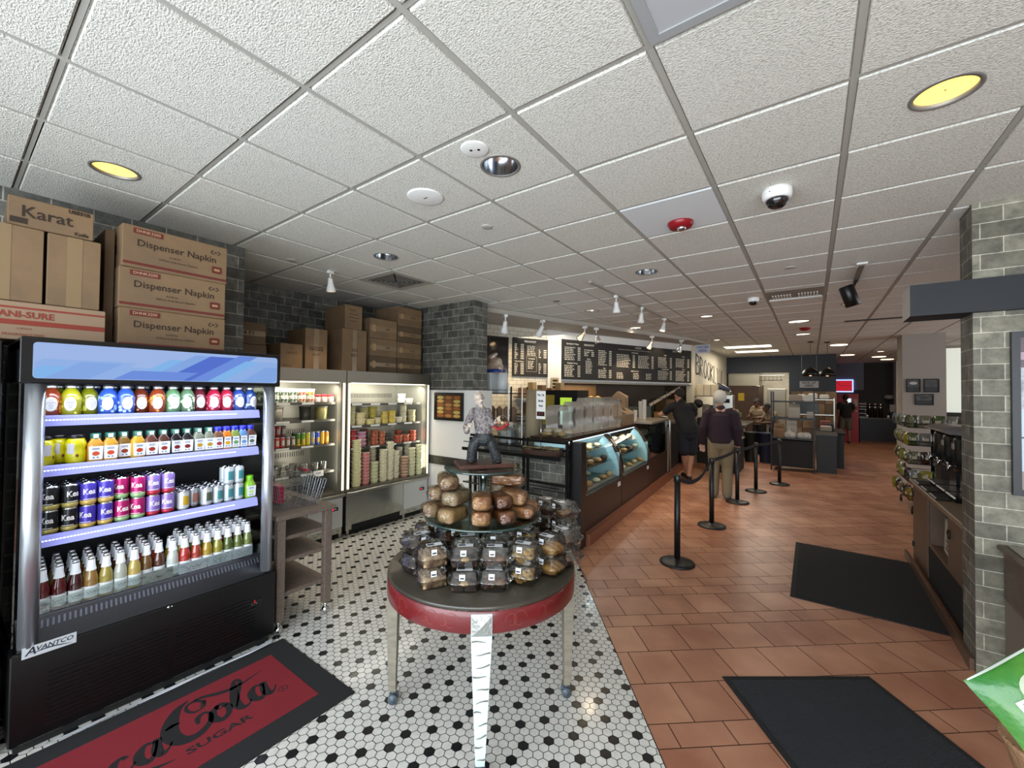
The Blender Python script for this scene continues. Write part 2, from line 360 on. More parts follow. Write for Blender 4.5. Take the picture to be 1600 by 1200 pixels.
def tile(mb, i, j):
    x0, y0 = X0+i*T, Y0+j*T; x1, y1 = x0+T, y0+T; q = .014; zt = H+.004; zb = H-.006
    m = 1 if (i, j) == (0, 4) else 0
    xa, xb, ya, yb = x0+q, x1-q, y0+q, y1-q
    hs = [h for h in HOLES if xa < h[0] < xb and ya < h[1] < yb]
    mb.box(x0+.011, y0+.011, zt+.004, x1-.011, y1-.011, zt+.008, m) if not hs else None
    if not hs:
        bev = .005
        vs = [(xa, ya, zt+.006), (xb, ya, zt+.006), (xb, yb, zt+.006), (xa, yb, zt+.006), (xa+bev, ya+bev, zb), (xb-bev, ya+bev, zb), (xb-bev, yb-bev, zb), (xa+bev, yb-bev, zb)]
        mb.add(vs, [(7, 6, 5, 4), (0, 4, 5, 1), (1, 5, 6, 2), (2, 6, 7, 3), (3, 7, 4, 0)], m)
        return
    h = hs[0]; r = min(h[2], h[0]-xa-.01, xb-h[0]-.01, h[1]-ya-.01, yb-h[1]-.01)
    angs = sorted([2*math.pi*k/32 for k in range(32)]+[math.atan2(cy-h[1], cx-h[0]) % (2*math.pi) for cx in (xa, xb) for cy in (ya, yb)])
    inn, outr = [], []
    for a in angs:
        c, s_ = math.cos(a), math.sin(a); tt = min([(xb-h[0])/c if c > 1e-6 else 9, (xa-h[0])/c if c < -1e-6 else 9, (yb-h[1])/s_ if s_ > 1e-6 else 9, (ya-h[1])/s_ if s_ < -1e-6 else 9])
        inn.append((h[0]+r*c, h[1]+r*s_, zb)); outr.append((h[0]+tt*c, h[1]+tt*s_, zb))
    n = len(angs); up = [(p[0], p[1], zt+.006) for p in outr]
    mb.add(inn+outr+up, [(i_, (i_+1) % n, (i_+1) % n+n, i_+n) for i_ in range(n)]+[(i_+n, (i_+1) % n+n, (i_+1) % n+2*n, i_+2*n) for i_ in range(n)], m)
mb = MB(); I0, I1, J0, J1 = -7, 12, -4, 35
for i in range(I0, I1):
    for j in range(J0, J1):
        tile(mb, i, j)
for i in range(I0, I1+1): x = X0+i*T; mb.box(x-.012, Y0+J0*T, H, x+.012, Y0+J1*T, H+.03, 2)
for j in range(J0, J1+1): y = Y0+j*T; mb.box(X0+I0*T, y-.008, H+.0005, X0+I1*T, y+.008, H+.03, 2)
mb.box(X0+I0*T, Y0+J0*T, H+.30, X0+I1*T, Y0+J1*T, H+.34, 3)
struct(mb.build('ceiling', cmats))

# ---- walls
gb = ('#6d6c66', '#4a4a46', '#9d9b93'); BRX = brick('grey_brick_x', 'x', .2, .1, *gb); BRY = brick('grey_brick_y', 'y', .2, .1, *gb)
def wall(name, x0, y0, z0, x1, y1, z1, m, m2=None):
    mb = MB(); mb.box(x0, y0, z0, x1, y1, z1); o = mb.build(name, [m])
    if m2:
        o.data.materials.append(m2)
        for p in o.data.polygons:
            if abs(p.normal.x) > .5: p.material_index = 1
    return struct(o)
wall('wall_left', -5.5, 1.55, 0, -5.34, 4.5, H+.3, BRY)                    # recess behind the two steel coolers
wall('wall_left', -4.25, -2.1, 0, -4.05, 1.399, H+.3, BRY)
wall('wall_left', -5.5, 1.40, 0, -4.05, 1.55, H+.3, BRX, BRY)
o = wall('wall_back', -5.34, 4.22, 0, -3.70, 4.50, H+.3, BRX, BRY)
mb = MB(); mb.box(-4.62, 4.200, 0, -3.66, 4.221, 1.76); struct(mb.build('trim_1', [whitep]))      # white dado panel
mb = MB(); mb.box(-4.62, 4.185, .70, -3.66, 4.2005, .82); struct(mb.build('trim_2', [mat('dark_rail', '#2b2a26', .5)]))
mb = MB(); mb.box(-3.70, 4.22, 0, -3.60, 4.50, 1.76); struct(mb.build('trim_3', [whitep]))
# knee wall of grey brick behind the bread rack, black top
mb = MB(); mb.box(-3.60, 4.22, 0, -2.26, 4.34, 1.06); struct(mb.build('wall_knee', [BRX]))
wall('wall_left', -6.6, 4.5, 0, -6.5, 12, H+.3, whitep)
wall('wall_left', -6.5, 4.5, 0, -5.34, 4.6, H+.3, whitep)
# angled wall with the menu boards
MP0 = Vector((-4.62, 5.46)); MA = math.radians(23); MD = Vector((math.sin(MA), math.cos(MA))); MN = Vector((math.cos(MA), -math.sin(MA)))
def mw(s, n=0, z=0): p = MP0+MD*s+MN*n; return Vector((p.x, p.y, z))
def mwall(name, s0, s1, n0, n1, z0, z1, m, parent=None):
    mb = MB(); mb.add([mw(s0, n0, z0), mw(s1, n0, z0), mw(s1, n1, z0), mw(s0, n1, z0), mw(s0, n0, z1), mw(s1, n0, z1), mw(s1, n1, z1), mw(s0, n1, z1)],
           [(0, 1, 2, 3), (7, 6, 5, 4), (4, 5, 1, 0), (5, 6, 2, 1), (6, 7, 3, 2), (7, 4, 0, 3)])
    return mb.build(name, [m], parent)
sub = brick('white_subway', 'y', .15, .075, '#e4ded0', '#d8d0be', '#8e887c', .003, .2, stain=.15)
struct(mwall('wall_menu', -1.0, 1.42, -.14, -.02, 0, H+.2, sub))
struct(mwall('wall_menu', 1.40, 1.72, -.14, .03, 0, H+.2, whitep))
struct(mwall('wall_menu', 1.72, 5.85, -.14, -.02, 1.95, H+.2, whitep))
struct(mwall('wall_menu', 1.0, 6.9, -.74, -.62, 0, 1.97, mat('pass_wall', '#4b3d2f', .6)))
struct(mwall('wall_menu', 1.72, 5.85, -.74, -.02, 1.93, 1.97, steeld))
# side wall with brush lettering, then the kitchen front
wall('wall_left', -2.50, 10.78, 0, -2.36, 15.8, H+.3, mat('cream_wall', '#d8cfb8', .6))
mb = MB(); mb.box(-3.2, 15.8, 2.45, .60, 16.0, H+.3); mb.box(-.58, 15.8, 0, .60, 16.0, 2.45); struct(mb.build('wall_kitchen', [navy]))
wall('wall_kitchen', -2.36, 18.9, 0, .60, 19.0, H+.3, brick('kitchen_tile', 'x', .15, .075, '#cfc8b4', '#c6bda6', '#9a927f', .003, .3, stain=.2))
wall('wall_kitchen', -1.62, 16.1, 0, -1.52, 18.9, 2.1, mat('brown_panel', '#4a3222', .6))
wall('wall_kitchen', -2.5, 15.9, 0, -2.36, 19, H+.3, mat('kitchen_brown', '#4a3222', .6))
wall('wall_far', .60, 20.75, 0, 7.5, 20.9, H+.3, mat('charcoal_wall', '#35342f', .7))
mb = MB(); mb.box(.60, 20.70, 1.95, 1.62, 20.75, H+.3); struct(mb.build('trim_4', [mat('grey_blue_panel', '#6f7480', .6)]))
wall('wall_far', .58, 16.0, 0, .60, 20.9, H+.3, navy)
wall('wall_far', 2.46, 20.1, 0, 2.66, 20.75, H+.3, whitep)
# white column with pictures
wall('column_white', 1.50, 11.5, 0, 2.13, 12.1, H, mat('column_paint', '#a9a29b', .6))
# right side: seating room seen past the pillar
wall('wall_right', 6.0, -2.1, 0, 6.1, 20.9, H+.3, whitep)
# right grey brick pillar: front face towards the door
PBX = brick('pillar_brick_x', 'x', .2, .1, '#8d897a', '#625e52', '#bdb9ac', .003, .6, shift=(.025, .045)); PBY = brick('pillar_brick_y', 'y', .2, .1, '#77766f', '#5b5a54', '#b4b1a7', .003, .55, shift=(.02, .045))
wall('wall_right', .84, 3.88, 0, 3.4, 4.15, H+.3, PBX, PBY)
# shopfront behind the camera: frames and glass
mb = MB()
for x in (-4.1, -2.9, -1.3, .3, 1.9, 3.5, 5.2, 6.0): mb.box(x-.05, -2.1, 0, x+.05, -2.0, H+.3, 0)
mb.box(-4.1, -2.1, 0, 6.1, -2.0, .15, 0); mb.box(-4.1, -2.1, 2.85, 6.1, -2.0, H+.3, 0)
struct(mb.build('window_1', [mat('shopfront_frame', '#2a2a2a', .4)]))
mb = MB(); mb.box(-4.1, -2.055, .15, 6.1, -2.045, 2.85, 0); struct(mb.build('window_2', [clear('shop_glass', '#ffffff', .02, .04)]))
# lowered plaster ceiling over the servery
mb = MB(); e0 = Vector((-3.90, 4.55)); e1 = Vector((-2.20, 9.7))
poly = [e0, e1, Vector((-2.0, 10.9)), Vector((-2.36, 10.9)), Vector((-6.5, 8.5)), Vector((-6.5, 4.55))]
mb.prism([tuple(p) for p in poly], 2.93, H-.01, 0); struct(mb.build('ceiling', [mat('plaster_ceiling', '#b8b0a4', .8)]))
# navy fascia beam round the pillar, white end
mb = MB(); mb.box(.54, 3.83, 2.285, 3.4, 4.12, 2.495, 0); o = mb.build('beam', [mat('beam_navy', '#10161e', .6), mat('beam_end', '#c9c5bc', .4)])
for p in o.data.polygons:
    if p.normal.x < -.5: p.material_index = 1
struct(o)
# ================================================================== CEILING FIXTURES
trimr = mat('downlight_trim', '#8f8c88', .4, .4); conem = mat('downlight_cone', '#c4c8cc', .18, 1)
def lens(name, col, e): return mat(name, col, .5, emit=col, es=e)
yel = lens('lens_yellow', '#ffd676', 1.5); white_l = lens('lens_white', '#fff2dd', 2.2)
def downlight(x, y, r, kind, label, group=None):
    t = thing('downlight', label, 'ceiling light', (x, y, H), group=group)
    mb = MB(); zb = -.006
    prof = [(r-.004, zb+.012), (r-.004, zb-.004), (r+.010, zb-.004), (r+.012, zb-.002), (r+.012, zb+.0005)]
    mb.lathe(prof, 36, (0, 0, 0), 0, True, False); mb.build('trim_ring', [trimr], t, world=False)
    mb = MB()
    if kind == 'off':
        mb.lathe([(r-.004, zb), (r*.93, .035), (r*.8, .07), (r*.55, .10), (r*.3, .115), (.005, .12)], 36, (0, 0, 0), 0, True, False); mb.build('reflector', [conem], t, world=False)
    elif kind == 'yellow':
        mb.lathe([(r-.004, zb), (r*.97, .004), (r*.97, .012)], 36, (0, 0, 0), 1, True, False); mb.lathe([(r*.97, .006), (r*.6, .004), (.004, .003)], 36, (0, 0, 0), 0, True, False)
        mb.build('lens', [yel, trimr], t, world=False)
    else:
        mb.lathe([(r-.004, zb), (r*.96, .006), (r*.9, .014)], 36, (0, 0, 0), 1, True, False); mb.lathe([(r*.94, .002), (r*.4, .0), (.004, .0)], 36, (0, 0, 0), 0, True, False)
        mb.build('lamp', [white_l, conem], t, world=False)
        spot('downlight_beam', (x, y, H-.05), (x, y, 0), {'white': 42, 'warm': 42, 'soft': 20}[kind], WARM if kind == 'warm' else NEU, 2.3, .07, .8)
    return t
downlight(-3.222, .558, .10, 'yellow', 'round recessed light glowing yellow above the stacked napkin cartons')
downlight(.445, 2.379, .10, 'yellow', 'large round yellow glowing recessed light near the grey brick pillar')
downlight(-1.384, 1.78, .10, 'off', 'unlit chrome recessed light beside the small two-holed ceiling disc')
downlight(-3.196, 2.396, .10, 'off', 'unlit chrome recessed light next to the square air vent')
downlight(-1.368, 4.214, .10, 'off', 'unlit chrome recessed light in the ceiling left of the red alarm')
downlight(.439, 7.227, .10, 'yellow', 'yellow glowing recessed light just below the black cylinder spotlight')
downlight(-.174, 8.533, .16, 'white', 'bright white round downlight just behind the slotted ceiling vent')
downlight(-1.366, 7.202, .10, 'soft', 'small dim recessed light right of the white track lamps')
for (x, y), l in zip([(-2.699, 5.778), (-2.724, 7.766), (-2.664, 9.566)], ['first bright downlight over the glass display cases', 'second bright downlight over the glass display cases', 'farthest bright downlight over the glass display cases']):
    downlight(x, y, .11 if y > 6 else .10, 'warm', l, 'downlights over the display cases')
downlight(-1.773, 10.508, .12, 'warm', 'warm downlight over the counter end near the lettered cream wall')
downlight(-.137, 10.392, .14, 'white', 'bright round downlight over the black wire shelf')
downlight(1.586, 15.579, .20, 'white', 'bright round downlight left of the white column')
spot('warm_pool', (-1.9, 7.2, 2.9), (-1.7, 7.2, 0), 55, WARM, 1.5, .06, .8)
def disc(name, x, y, r, h, label, cat, m, extra=None):
    mb = MB(); mb.lathe([(r, -.0055), (r, -.006-h*.6), (r*.9, -.006-h), (.003, -.006-h)], 32, (0, 0, 0), 0, True, False)
    if extra: extra(mb, -.006-h)
    return tag(mb.build(name, [m, dark], None, (x, y, H), world=False), label, cat)
def holes(mb, z):
    for dx in (-.018, .018): mb.cyl((dx, dx*.5, z-.001), (dx, dx*.5, z+.004), .008, n=10, m=1)
def slot(mb, z): mb.box(-.016, -.003, z-.001, .016, .003, z+.002, 1)
disc('cover_plate', -1.393, 1.577, .072, .006, 'small round white cover plate with two dark holes in the ceiling', 'cover plate', wht, holes)
disc('ceiling_speaker', -1.996, 1.792, .115, .008, 'large flat white round ceiling plate with a small central slot', 'ceiling plate', wht, slot)
disc('sprinkler_cap', -1.977, 2.387, .045, .006, 'small plain grey round cap in the ceiling behind the large white plate', 'sprinkler cap', mat('cap_grey', '#bdbab2', .5))
disc('sprinkler_cap', -.165, 4.84, .05, .006, 'small grey round cap in the ceiling in front of the slotted vent', 'sprinkler cap', mat('cap_grey', '#bdbab2', .5))
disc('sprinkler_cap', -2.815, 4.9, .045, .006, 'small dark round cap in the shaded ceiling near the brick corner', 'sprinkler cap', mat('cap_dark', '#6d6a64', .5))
disc('sprinkler_cap', -4.05, 1.95, .05, .006, 'small grey round cap in the ceiling above the left recess', 'sprinkler cap', mat('cap_grey', '#bdbab2', .5))
# red strobe alarm
red = mat('alarm_red', '#8e1420', .3)
t = thing('fire_alarm', 'red round fire alarm strobe on the smooth pale ceiling tile', 'fire alarm', (-.77, 3.129, H-.006))
mb = MB(); mb.lathe([(.088, 0), (.088, -.012), (.075, -.035), (.05, -.042), (.004, -.043)], 32, (0, 0, 0), 0, True, False); mb.build('housing', [red], t, world=False)
mb = MB(); mb.lathe([(.034, -.036), (.03, -.052), (.018, -.065), (.003, -.068)], 20, (0.01, -.01, 0), 0); mb.build('strobe_lens', [clear('strobe', '#ffffff', .03, .3)], t, world=False)
mb = MB(); mb.box(-.012, -.022, -.050, .032, .002, -.040, 0); mb.build('flash_tube', [chrome], t, world=False)
def dome_cam(x, y, sc, label):
    t = thing('security_camera', label, 'security camera', (x, y, H-.006))
    mb = MB(); mb.lathe([(.078*sc, 0), (.08*sc, -.018*sc), (.078*sc, -.05*sc), (.066*sc, -.062*sc)], 32, (0, 0, 0), 0, True, True); mb.build('housing', [wht], t, world=False)
    mb = MB(); mb.lathe([(.062*sc, -.060*sc), (.060*sc, -.075*sc), (.048*sc, -.098*sc), (.028*sc, -.112*sc), (.003, -.116*sc)], 32, (0, 0, 0), 0, True, True); mb.build('dome', [mat('dome_smoke', '#101114', .06, coat=1)], t, world=False)
    mb = MB(); mb.sphere((-.03*sc, -.065*sc, -.03*sc), .009*sc, 8); mb.build('screw', [blackm], t, world=False)
dome_cam(-.167, 2.946, 1, 'white dome security camera with black lens nearest the pillar')
dome_cam(-.607, 6.129, .85, 'farther white dome security camera left of the slotted vent')
# square air vent
def vent(x0, y0, x1, y1, label, name='air_vent'):
    cx, cy = (x0+x1)/2, (y0+y1)/2; t = thing(name, label, 'air vent', (cx, cy, H)); hx, hy = (x1-x0)/2, (y1-y0)/2
    mb = MB(); w = .07
    for a in ((-hx, -hy, hx, -hy+w), (-hx, hy-w, hx, hy), (-hx, -hy+w, -hx+w, hy-w), (hx-w, -hy+w, hx, hy-w)): mb.box(a[0], a[1], -.016, a[2], a[3], -.0065)
    mb.build('frame', [mat('vent_frame', '#b0aca3', .5)], t, world=False)
    mb = MB(); n = 6
    for k in range(n):
        f = 1-(k+.4)/n; a, b = (hx-w)*f, (hy-w)*f; e = .012; z0 = -.014-.002*k
        for q in ((-a, -b, a, -b+e), (-a, b-e, a, b), (-a, -b, -a+e, b), (a-e, -b, a, b)): mb.box(q[0], q[1], z0-.004, q[2], q[3], z0+.002)
    mb.build('louvre', [mat('vent_louvre', '#8f8c86', .4, .3)], t, world=False)
    mb = MB(); mb.box(-hx+w, -hy+w, -.008, hx-w, hy-w, -.0065); mb.build('backing', [dark], t, world=False)
vent(-4.10, 2.70, -3.49, 3.29, 'square white louvred air vent in the ceiling above the left coolers')
t = thing('air_vent', 'long slotted ceiling vent with white lamp strip ahead of the bright downlight', 'air vent', (-.17, 6.15, H))
mb = MB(); mb.box(-.29, -.29, -.012, .29, .29, -.0065); mb.build('frame', [mat('vent_tan', '#8d877d', .6)], t, world=False)
mb = MB(); 
for k in range(16):
    if k in (7, 8): continue
    mb.box(-.23+k*.03, -.05, -.022, -.215+k*.03, .13, -.012)
mb.build('grille', [whitep], t, world=False)
mb = MB(); mb.box(-.28, .17, -.035, .28, .27, -.012, b=.01); mb.build('lamp_cover', [wht], t, world=False)
# pale light panel at the top edge of the view
t = thing('troffer_light', 'grey recessed square light panel cut by the top of the picture', 'ceiling light', (X0+1.5*T, Y0+1.5*T, H))
mb = MB(); hx = T/2-.012
for a in ((-hx, -hx, hx, -hx+.035), (-hx, hx-.035, hx, hx), (-hx, -hx+.035, -hx+.035, hx-.035), (hx-.035, -hx+.035, hx, hx-.035)): mb.box(a[0], a[1], -.014, a[2], a[3], -.0065)
mb.build('frame', [mat('panel_frame', '#9fa1a3', .4)], t, world=False)
mb = MB(); mb.box(-hx+.035, -hx+.035, -.0095, hx-.035, hx-.035, -.0065); mb.build('diffuser', [mat('panel_diffuser', '#b4b6ba', .4)], t, world=False)
for k, (x, y) in enumerate([(-1.35, 12.3), (-1.28, 13.75)]):
    t = thing('troffer_light', ['nearer', 'farther'][k]+' of two glowing rectangular ceiling panels before the navy kitchen front', 'ceiling light', (x, y, H))
    mb = MB(); mb.box(-.55, -.28, -.016, .55, .28, -.007); mb.build('frame', [whitep], t, world=False)
    mb = MB(); mb.box(-.52, -.25, -.02, .52, .25, -.0165); mb.build('diffuser', [lens('panel_glow', '#fff4de', 3)], t, world=False)
    if k: area('panel_light', (x, y, H-.05), (x, y, 0), 1, .5, 25, NEU)
# ---- track lamps
def track(p0, p1, label, nm, z=H-.007):
    mb = MB(); a = Vector((p0[0], p0[1], 0)); b = Vector((p1[0], p1[1], 0)); d = (b-a).normalized(); n = Vector((-d.y, d.x, 0))*.018
    for zz0, zz1, w in ((z-.02, z, 1),):
        vs = [a-n+Vector((0, 0, zz0)), a+n+Vector((0, 0, zz0)), b+n+Vector((0, 0, zz0)), b-n+Vector((0, 0, zz0)), a-n+Vector((0, 0, zz1)), a+n+Vector((0, 0, zz1)), b+n+Vector((0, 0, zz1)), b-n+Vector((0, 0, zz1))]
        mb.add(vs, [(0, 1, 2, 3), (7, 6, 5, 4), (4, 5, 1, 0), (5, 6, 2, 1), (6, 7, 3, 2), (7, 4, 0, 3)])
    return tag(mb.build(nm, [mat('track_rail', '#a9a69e', .5)], None, (a.x, a.y, z)), label, 'light track')
def track_lamp(x, y, label, tilt, az, on=True, z=H-.027, group='white track lamps', sc=1, glassy=False):
    t = thing('track_lamp', label, 'track light', (x, y, z), az, group)
    mb = MB(); mb.box(-.018*sc, -.03*sc, -.03*sc, .018*sc, .03*sc, 0); mb.cyl((0, 0, -.03*sc), (0, 0, -.07*sc), .008*sc, n=8); mb.build('mount', [wht], t, world=False)
    R_ = Matrix.Translation((0, 0, -.075*sc)) @ Matrix.Rotation(tilt, 4, 'X')
    mb = MB(); mb.lathe([(.004, .0), (.022*sc, -.002), (.026*sc, -.035*sc), (.03*sc, -.07*sc), (.042*sc, -.105*sc), (.048*sc, -.14*sc), (.045*sc, -.141*sc), (.04*sc, -.125*sc)], 20, (0, 0, 0), 0, True, False, R_)
    mb.build('shade', [clear('lamp_glass', '#eaeaea', .1, .35) if glassy else wht], t, world=False)
    mb = MB(); mb.lathe([(.040*sc, -.128*sc), (.02*sc, -.124*sc), (.003, -.122*sc)], 16, (0, 0, 0), 0, True, False, R_)
    mb.build('bulb', [lens('bulb_warm', '#ffd9a0', 7) if on else lens('bulb_dim', '#d8cdb8', .6)], t, world=False)
    if on:
        d = Matrix.Rotation(az, 3, 'Z') @ (R_.to_3x3() @ Vector((0, 0, -1))); p = Vector((x, y, z-.075*sc))+d*.15*sc
        spot('track_beam', p, p+d, 30, WARM, 1.7, .04)
track((-1.991, 4.208), (-1.915, 7.665), 'white lighting track with three lamps left of the chrome recessed lights', 'light_track')
track_lamp(-1.985, 4.95, 'white track lamp pointing down, nearest of the middle track', .15, 0, False)
track_lamp(-1.965, 5.85, 'second white lamp of the middle track, glowing', .3, .6)
track_lamp(-1.945, 6.9, 'third white lamp of the middle track, glowing', .3, 2.6)
track((-3.86, 4.60), (-2.25, 9.60), 'long white lighting track along the plaster ceiling edge', 'light_track', 2.928)
EDG = lambda f: (-3.86+1.61*f, 4.60+5.0*f)
for f, l, ti, az, on, gl in [(.075, 'glowing white track lamp aimed at the wall screen, nearest of the servery track', .5, .9, True, 0), (.215, 'second white lamp of the servery track, aimed left', .7, 1.2, True, 0), (.40, 'third lamp of the servery track, clear and turned up', .8, 1.4, True, 1), (.455, 'fourth lamp of the servery track, close beside the third', .3, -.5, False, 1),
       (.77, 'fifth lamp of the servery track, clear and half lit', .5, 1.2, True, 1), (.97, 'last lamp of the servery track near the far end of the menu board', .4, 1.2, False, 1)]:
    x, y = EDG(f); track_lamp(x, y, l, ti, az, on, 2.907, 'white track lamps', 1.3, gl)
track_lamp(-4.05, 2.35, 'single glowing white track lamp above the stacked cartons in the recess', .12, .3, True, 2.985, None)
# black cylinder spotlight on a stem
t = thing('spotlight', 'black cylinder spotlight hanging tilted from a short ceiling track', 'spotlight', (.386, 5.043, H))
mb = MB(); mb.box(-.04, -.03, -.022, .04, .09, -.007); mb.build('mount', [wht], t, world=False)
mb = MB(); mb.box(-.02, .0, -.03, .02, .75, -.008); mb.build('track', [mat('track_grey', '#77736c', .5)], t, world=False)
mb = MB(); mb.cyl((0, .6, -.03), (-.04, .6, -.14), .012, n=10); mb.build('stem', [blackm], t, world=False)
Rm = Matrix.Translation((-.08, .56, -.10)) @ (-(Vector((Rt.x, Rt.y, 0))*.30-Vector((Fw.x, Fw.y, 0))*.10+Vector((0, 0, -1.0)))).to_track_quat('Z', 'Y').to_matrix().to_4x4()
mb = MB(); mb.lathe([(.003, .01), (.06, .01), (.066, 0), (.066, -.21), (.06, -.212), (.058, -.19)], 28, (-.02, 0, 0), 0, True, False, Rm); mb.build('can', [black], t, world=False)
mb = MB(); mb.lathe([(.058, -.192), (.03, -.186), (.003, -.185)], 24, (-.02, 0, 0), 0, True, False, Rm); mb.build('lens', [lens('spot_warm', '#ffcf9a', 4)], t, world=False)
# small far ceiling things
for (x, y, l) in [(-.1, 9.4, 'small red alarm in the ceiling over the black shelf')]:
    mb = MB(); mb.lathe([(.09, 0), (.08, -.03), (.04, -.05), (.003, -.051)], 20, (0, 0, 0), 0, True, False); tag(mb.build('fire_alarm', [red], None, (x, y, H-.006), world=False), l, 'fire alarm')
for (x, y, l) in [(-.02, 11.9, 'left of two black dome pendant lamps over the pickup shelf'), (.30, 12.2, 'right of two black dome pendant lamps over the pickup shelf')]:
    t = thing('pendant_lamp', l, 'pendant lamp', (x, y, H-.006), group='black dome pendants')
    mb = MB(); mb.lathe([(.06, 0), (.055, -.02), (.003, -.022)], 16); mb.build('canopy', [black], t, world=False)
    mb = MB(); mb.cyl((0, 0, -.02), (0, 0, -.62), .004, n=6); mb.build('cord', [black], t, world=False)
    mb = MB(); mb.lathe([(.02, -.60), (.05, -.615), (.12, -.66), (.165, -.73), (.175, -.80), (.165, -.80), (.155, -.74), (.11, -.68)], 28, (0, 0, 0), 0, True, False); mb.build('shade', [black], t, world=False)
    mb = MB(); mb.sphere((0, 0, -.76), .045, 12); mb.build('bulb', [lens('bulb_pendant', '#ffb98a', 4 if x < 0 else .3)], t, world=False)
t = thing('pendant_lamp', 'black drum pendant lamp hanging behind the grey pillar edge', 'pendant lamp', (2.55, 9.4, H-.006))
mb = MB(); mb.lathe([(.10, 0), (.10, -.02), (.003, -.022)], 16); mb.build('canopy', [black], t, world=False)
mb = MB(); mb.cyl((0, 0, -.02), (0, 0, -.86), .006, n=6); mb.build('cord', [black], t, world=False)
mb = MB(); mb.lathe([(.02, -.85), (.24, -.87), (.25, -1.06), (.235, -1.06), (.225, -.89)], 28, (0, 0, 0), 0, True, False); mb.build('shade', [black], t, world=False)
mb = MB(); mb.lathe([(.235, -1.055), (.1, -1.045), (.003, -1.045)], 24, (0, 0, 0), 0, True, False); mb.build('diffuser', [lens('drum_glow', '#ffe2b0', 2)], t, world=False)
for k, (x, y) in enumerate([(.55, 13.0), (.9, 16.4), (1.75, 17.6), (2.1, 19.0)]):
    mb = MB(); mb.lathe([(.17, -.0005), (.17, -.012), (.16, -.014), (.003, -.014)], 20, (0, 0, 0), 0, True, False)
    tag(mb.build('ceiling_light', [lens('far_glow', '#ffe9c4', 3)], None, (x, y, H-.006), world=False), ['first', 'second', 'third', 'farthest'][k]+' small round glowing light toward the far soda counter', 'ceiling light', 'far round ceiling lights')
    spot('far_beam', (x, y, H-.05), (x, y, 0), 22, WARM, 2.2, .06, .8)
for k, x in enumerate((.62, 1.02, 1.45)):
    pass
mb = MB()
mb.box(.45, 8.82, H-.018, 2.5, 8.93, H-.0065, 0); tag(mb.build('linear_diffuser', [mat('slot_dark', '#4b4843', .7)], None, (1.4, 8.87, H-.01)), 'long dark slot air diffuser across the ceiling before the white column', 'air diffuser')
# ================================================================== BLACK DRINKS COOLER
def emitonly(name, col, e):
    m = mat(name, '#101010', .15, emit=col, es=e); return m
CX, CY0, CY1 = -3.03, .215, 1.395
t = thing('display_cooler', 'black open drinks cooler with lit blue header and silver side posts', 'cooler', (-3.4, .80, 0)); coolA = t
blk = mat('cooler_black', '#070708', .32); inb = mat('cooler_inner', '#0a0b10', .45)
mb = MB()
mb.box(CX-.62, CY0, .05, CX, CY1, .485, 0, b=.008); mb.box(CX-.75, CY0, .05, CX-.62, CY1, 1.97, 0)
mb.box(CX-.62, CY0, 1.93, CX-.02, CY1, 1.97, 0)
mb.box(CX-.62, CY0, .485, CX-.62+.02, CY1, 1.93, 0)
mb.build('body', [blk], t)
mb = MB(); mb.box(CX-.60, CY0+.05, .50, CX-.595, CY1-.05, 1.75, 0)
for k in range(3): mb.box(CX-.594, CY0+.05, .62+k*.04, CX-.592, CY1-.05, .64+k*.04, 0)
mb.build('back_panel', [inb], t)
mb = MB(); mb.add([(CX-.002, CY0+.02, .487), (CX-.002, CY1-.02, .487), (CX-.14, CY1-.02, .60), (CX-.14, CY0+.02, .60), (CX-.14, CY0+.02, .487), (CX-.14, CY1-.02, .487)], [(0, 1, 2, 3), (3, 2, 5, 4)])
mb.build('sill', [mat('sill_black', '#15161a', .25)], t)
mb = MB()
for k in range(52):
    y = CY0+.10+k*.0195
    mb.add([(CX-.075, y, .5485), (CX-.075, y+.008, .5485), (CX-.108, y+.012, .5755), (CX-.108, y+.004, .5755)], [(0, 1, 2, 3)])
mb.build('air_grille', [mat('grille_light', '#5b5d66', .4, .6)], t)
mb = MB(); mb.box(CX-.62, CY0+.02, .56, CX-.12, CY1-.02, .585, 0); mb.build('deck', [mat('deck_dark', '#24252b', .4)], t)
mb = MB(); mb.box(CX-.60, CY0, 1.765, CX+.012, CY1, 1.99, 0, b=.006); mb.build('header', [blk], t)
# lit header panel with printed blue shards
PY0, PY1, PZ0, PZ1, PX = .255, 1.372, 1.79, 1.965, CX+.0135
def rr_poly(w, h, r, n=5):
    out = []
    for cx, cy, a0 in ((w-r, h-r, 0), (-w+r, h-r, 90), (-w+r, -h+r, 180), (w-r, -h+r, 270)):
        for k in range(n+1): a = math.radians(a0+90*k/n); out.append((cx+r*math.cos(a), cy+r*math.sin(a)))
    return out
pw, ph = (PY1-PY0)/2, (PZ1-PZ0)/2; pc = ((PY0+PY1)/2, (PZ0+PZ1)/2)
base = [Vector(p) for p in rr_poly(pw, ph, .016)]
mb = MB(); mb.add([(PX, pc[0]+p.x, pc[1]+p.y) for p in base], [tuple(range(len(base)))], 0)
shards = [(-1.0, .55, .35, 1), (-.75, .5, .16, 2), (-.45, .4, .22, 1), (-.2, .7, .08, 3), (-.08, .9, .26, 2), (.06, .9, .19, 4), (.30, 1.0, .11, 5), (.46, .8, .2, 3), (.6, .8, .3, 1), (.78, .6, .2, 2), (-.92, .35, .1, 3), (.18, .45, .04, 4), (-.3, .3, .3, 5)]
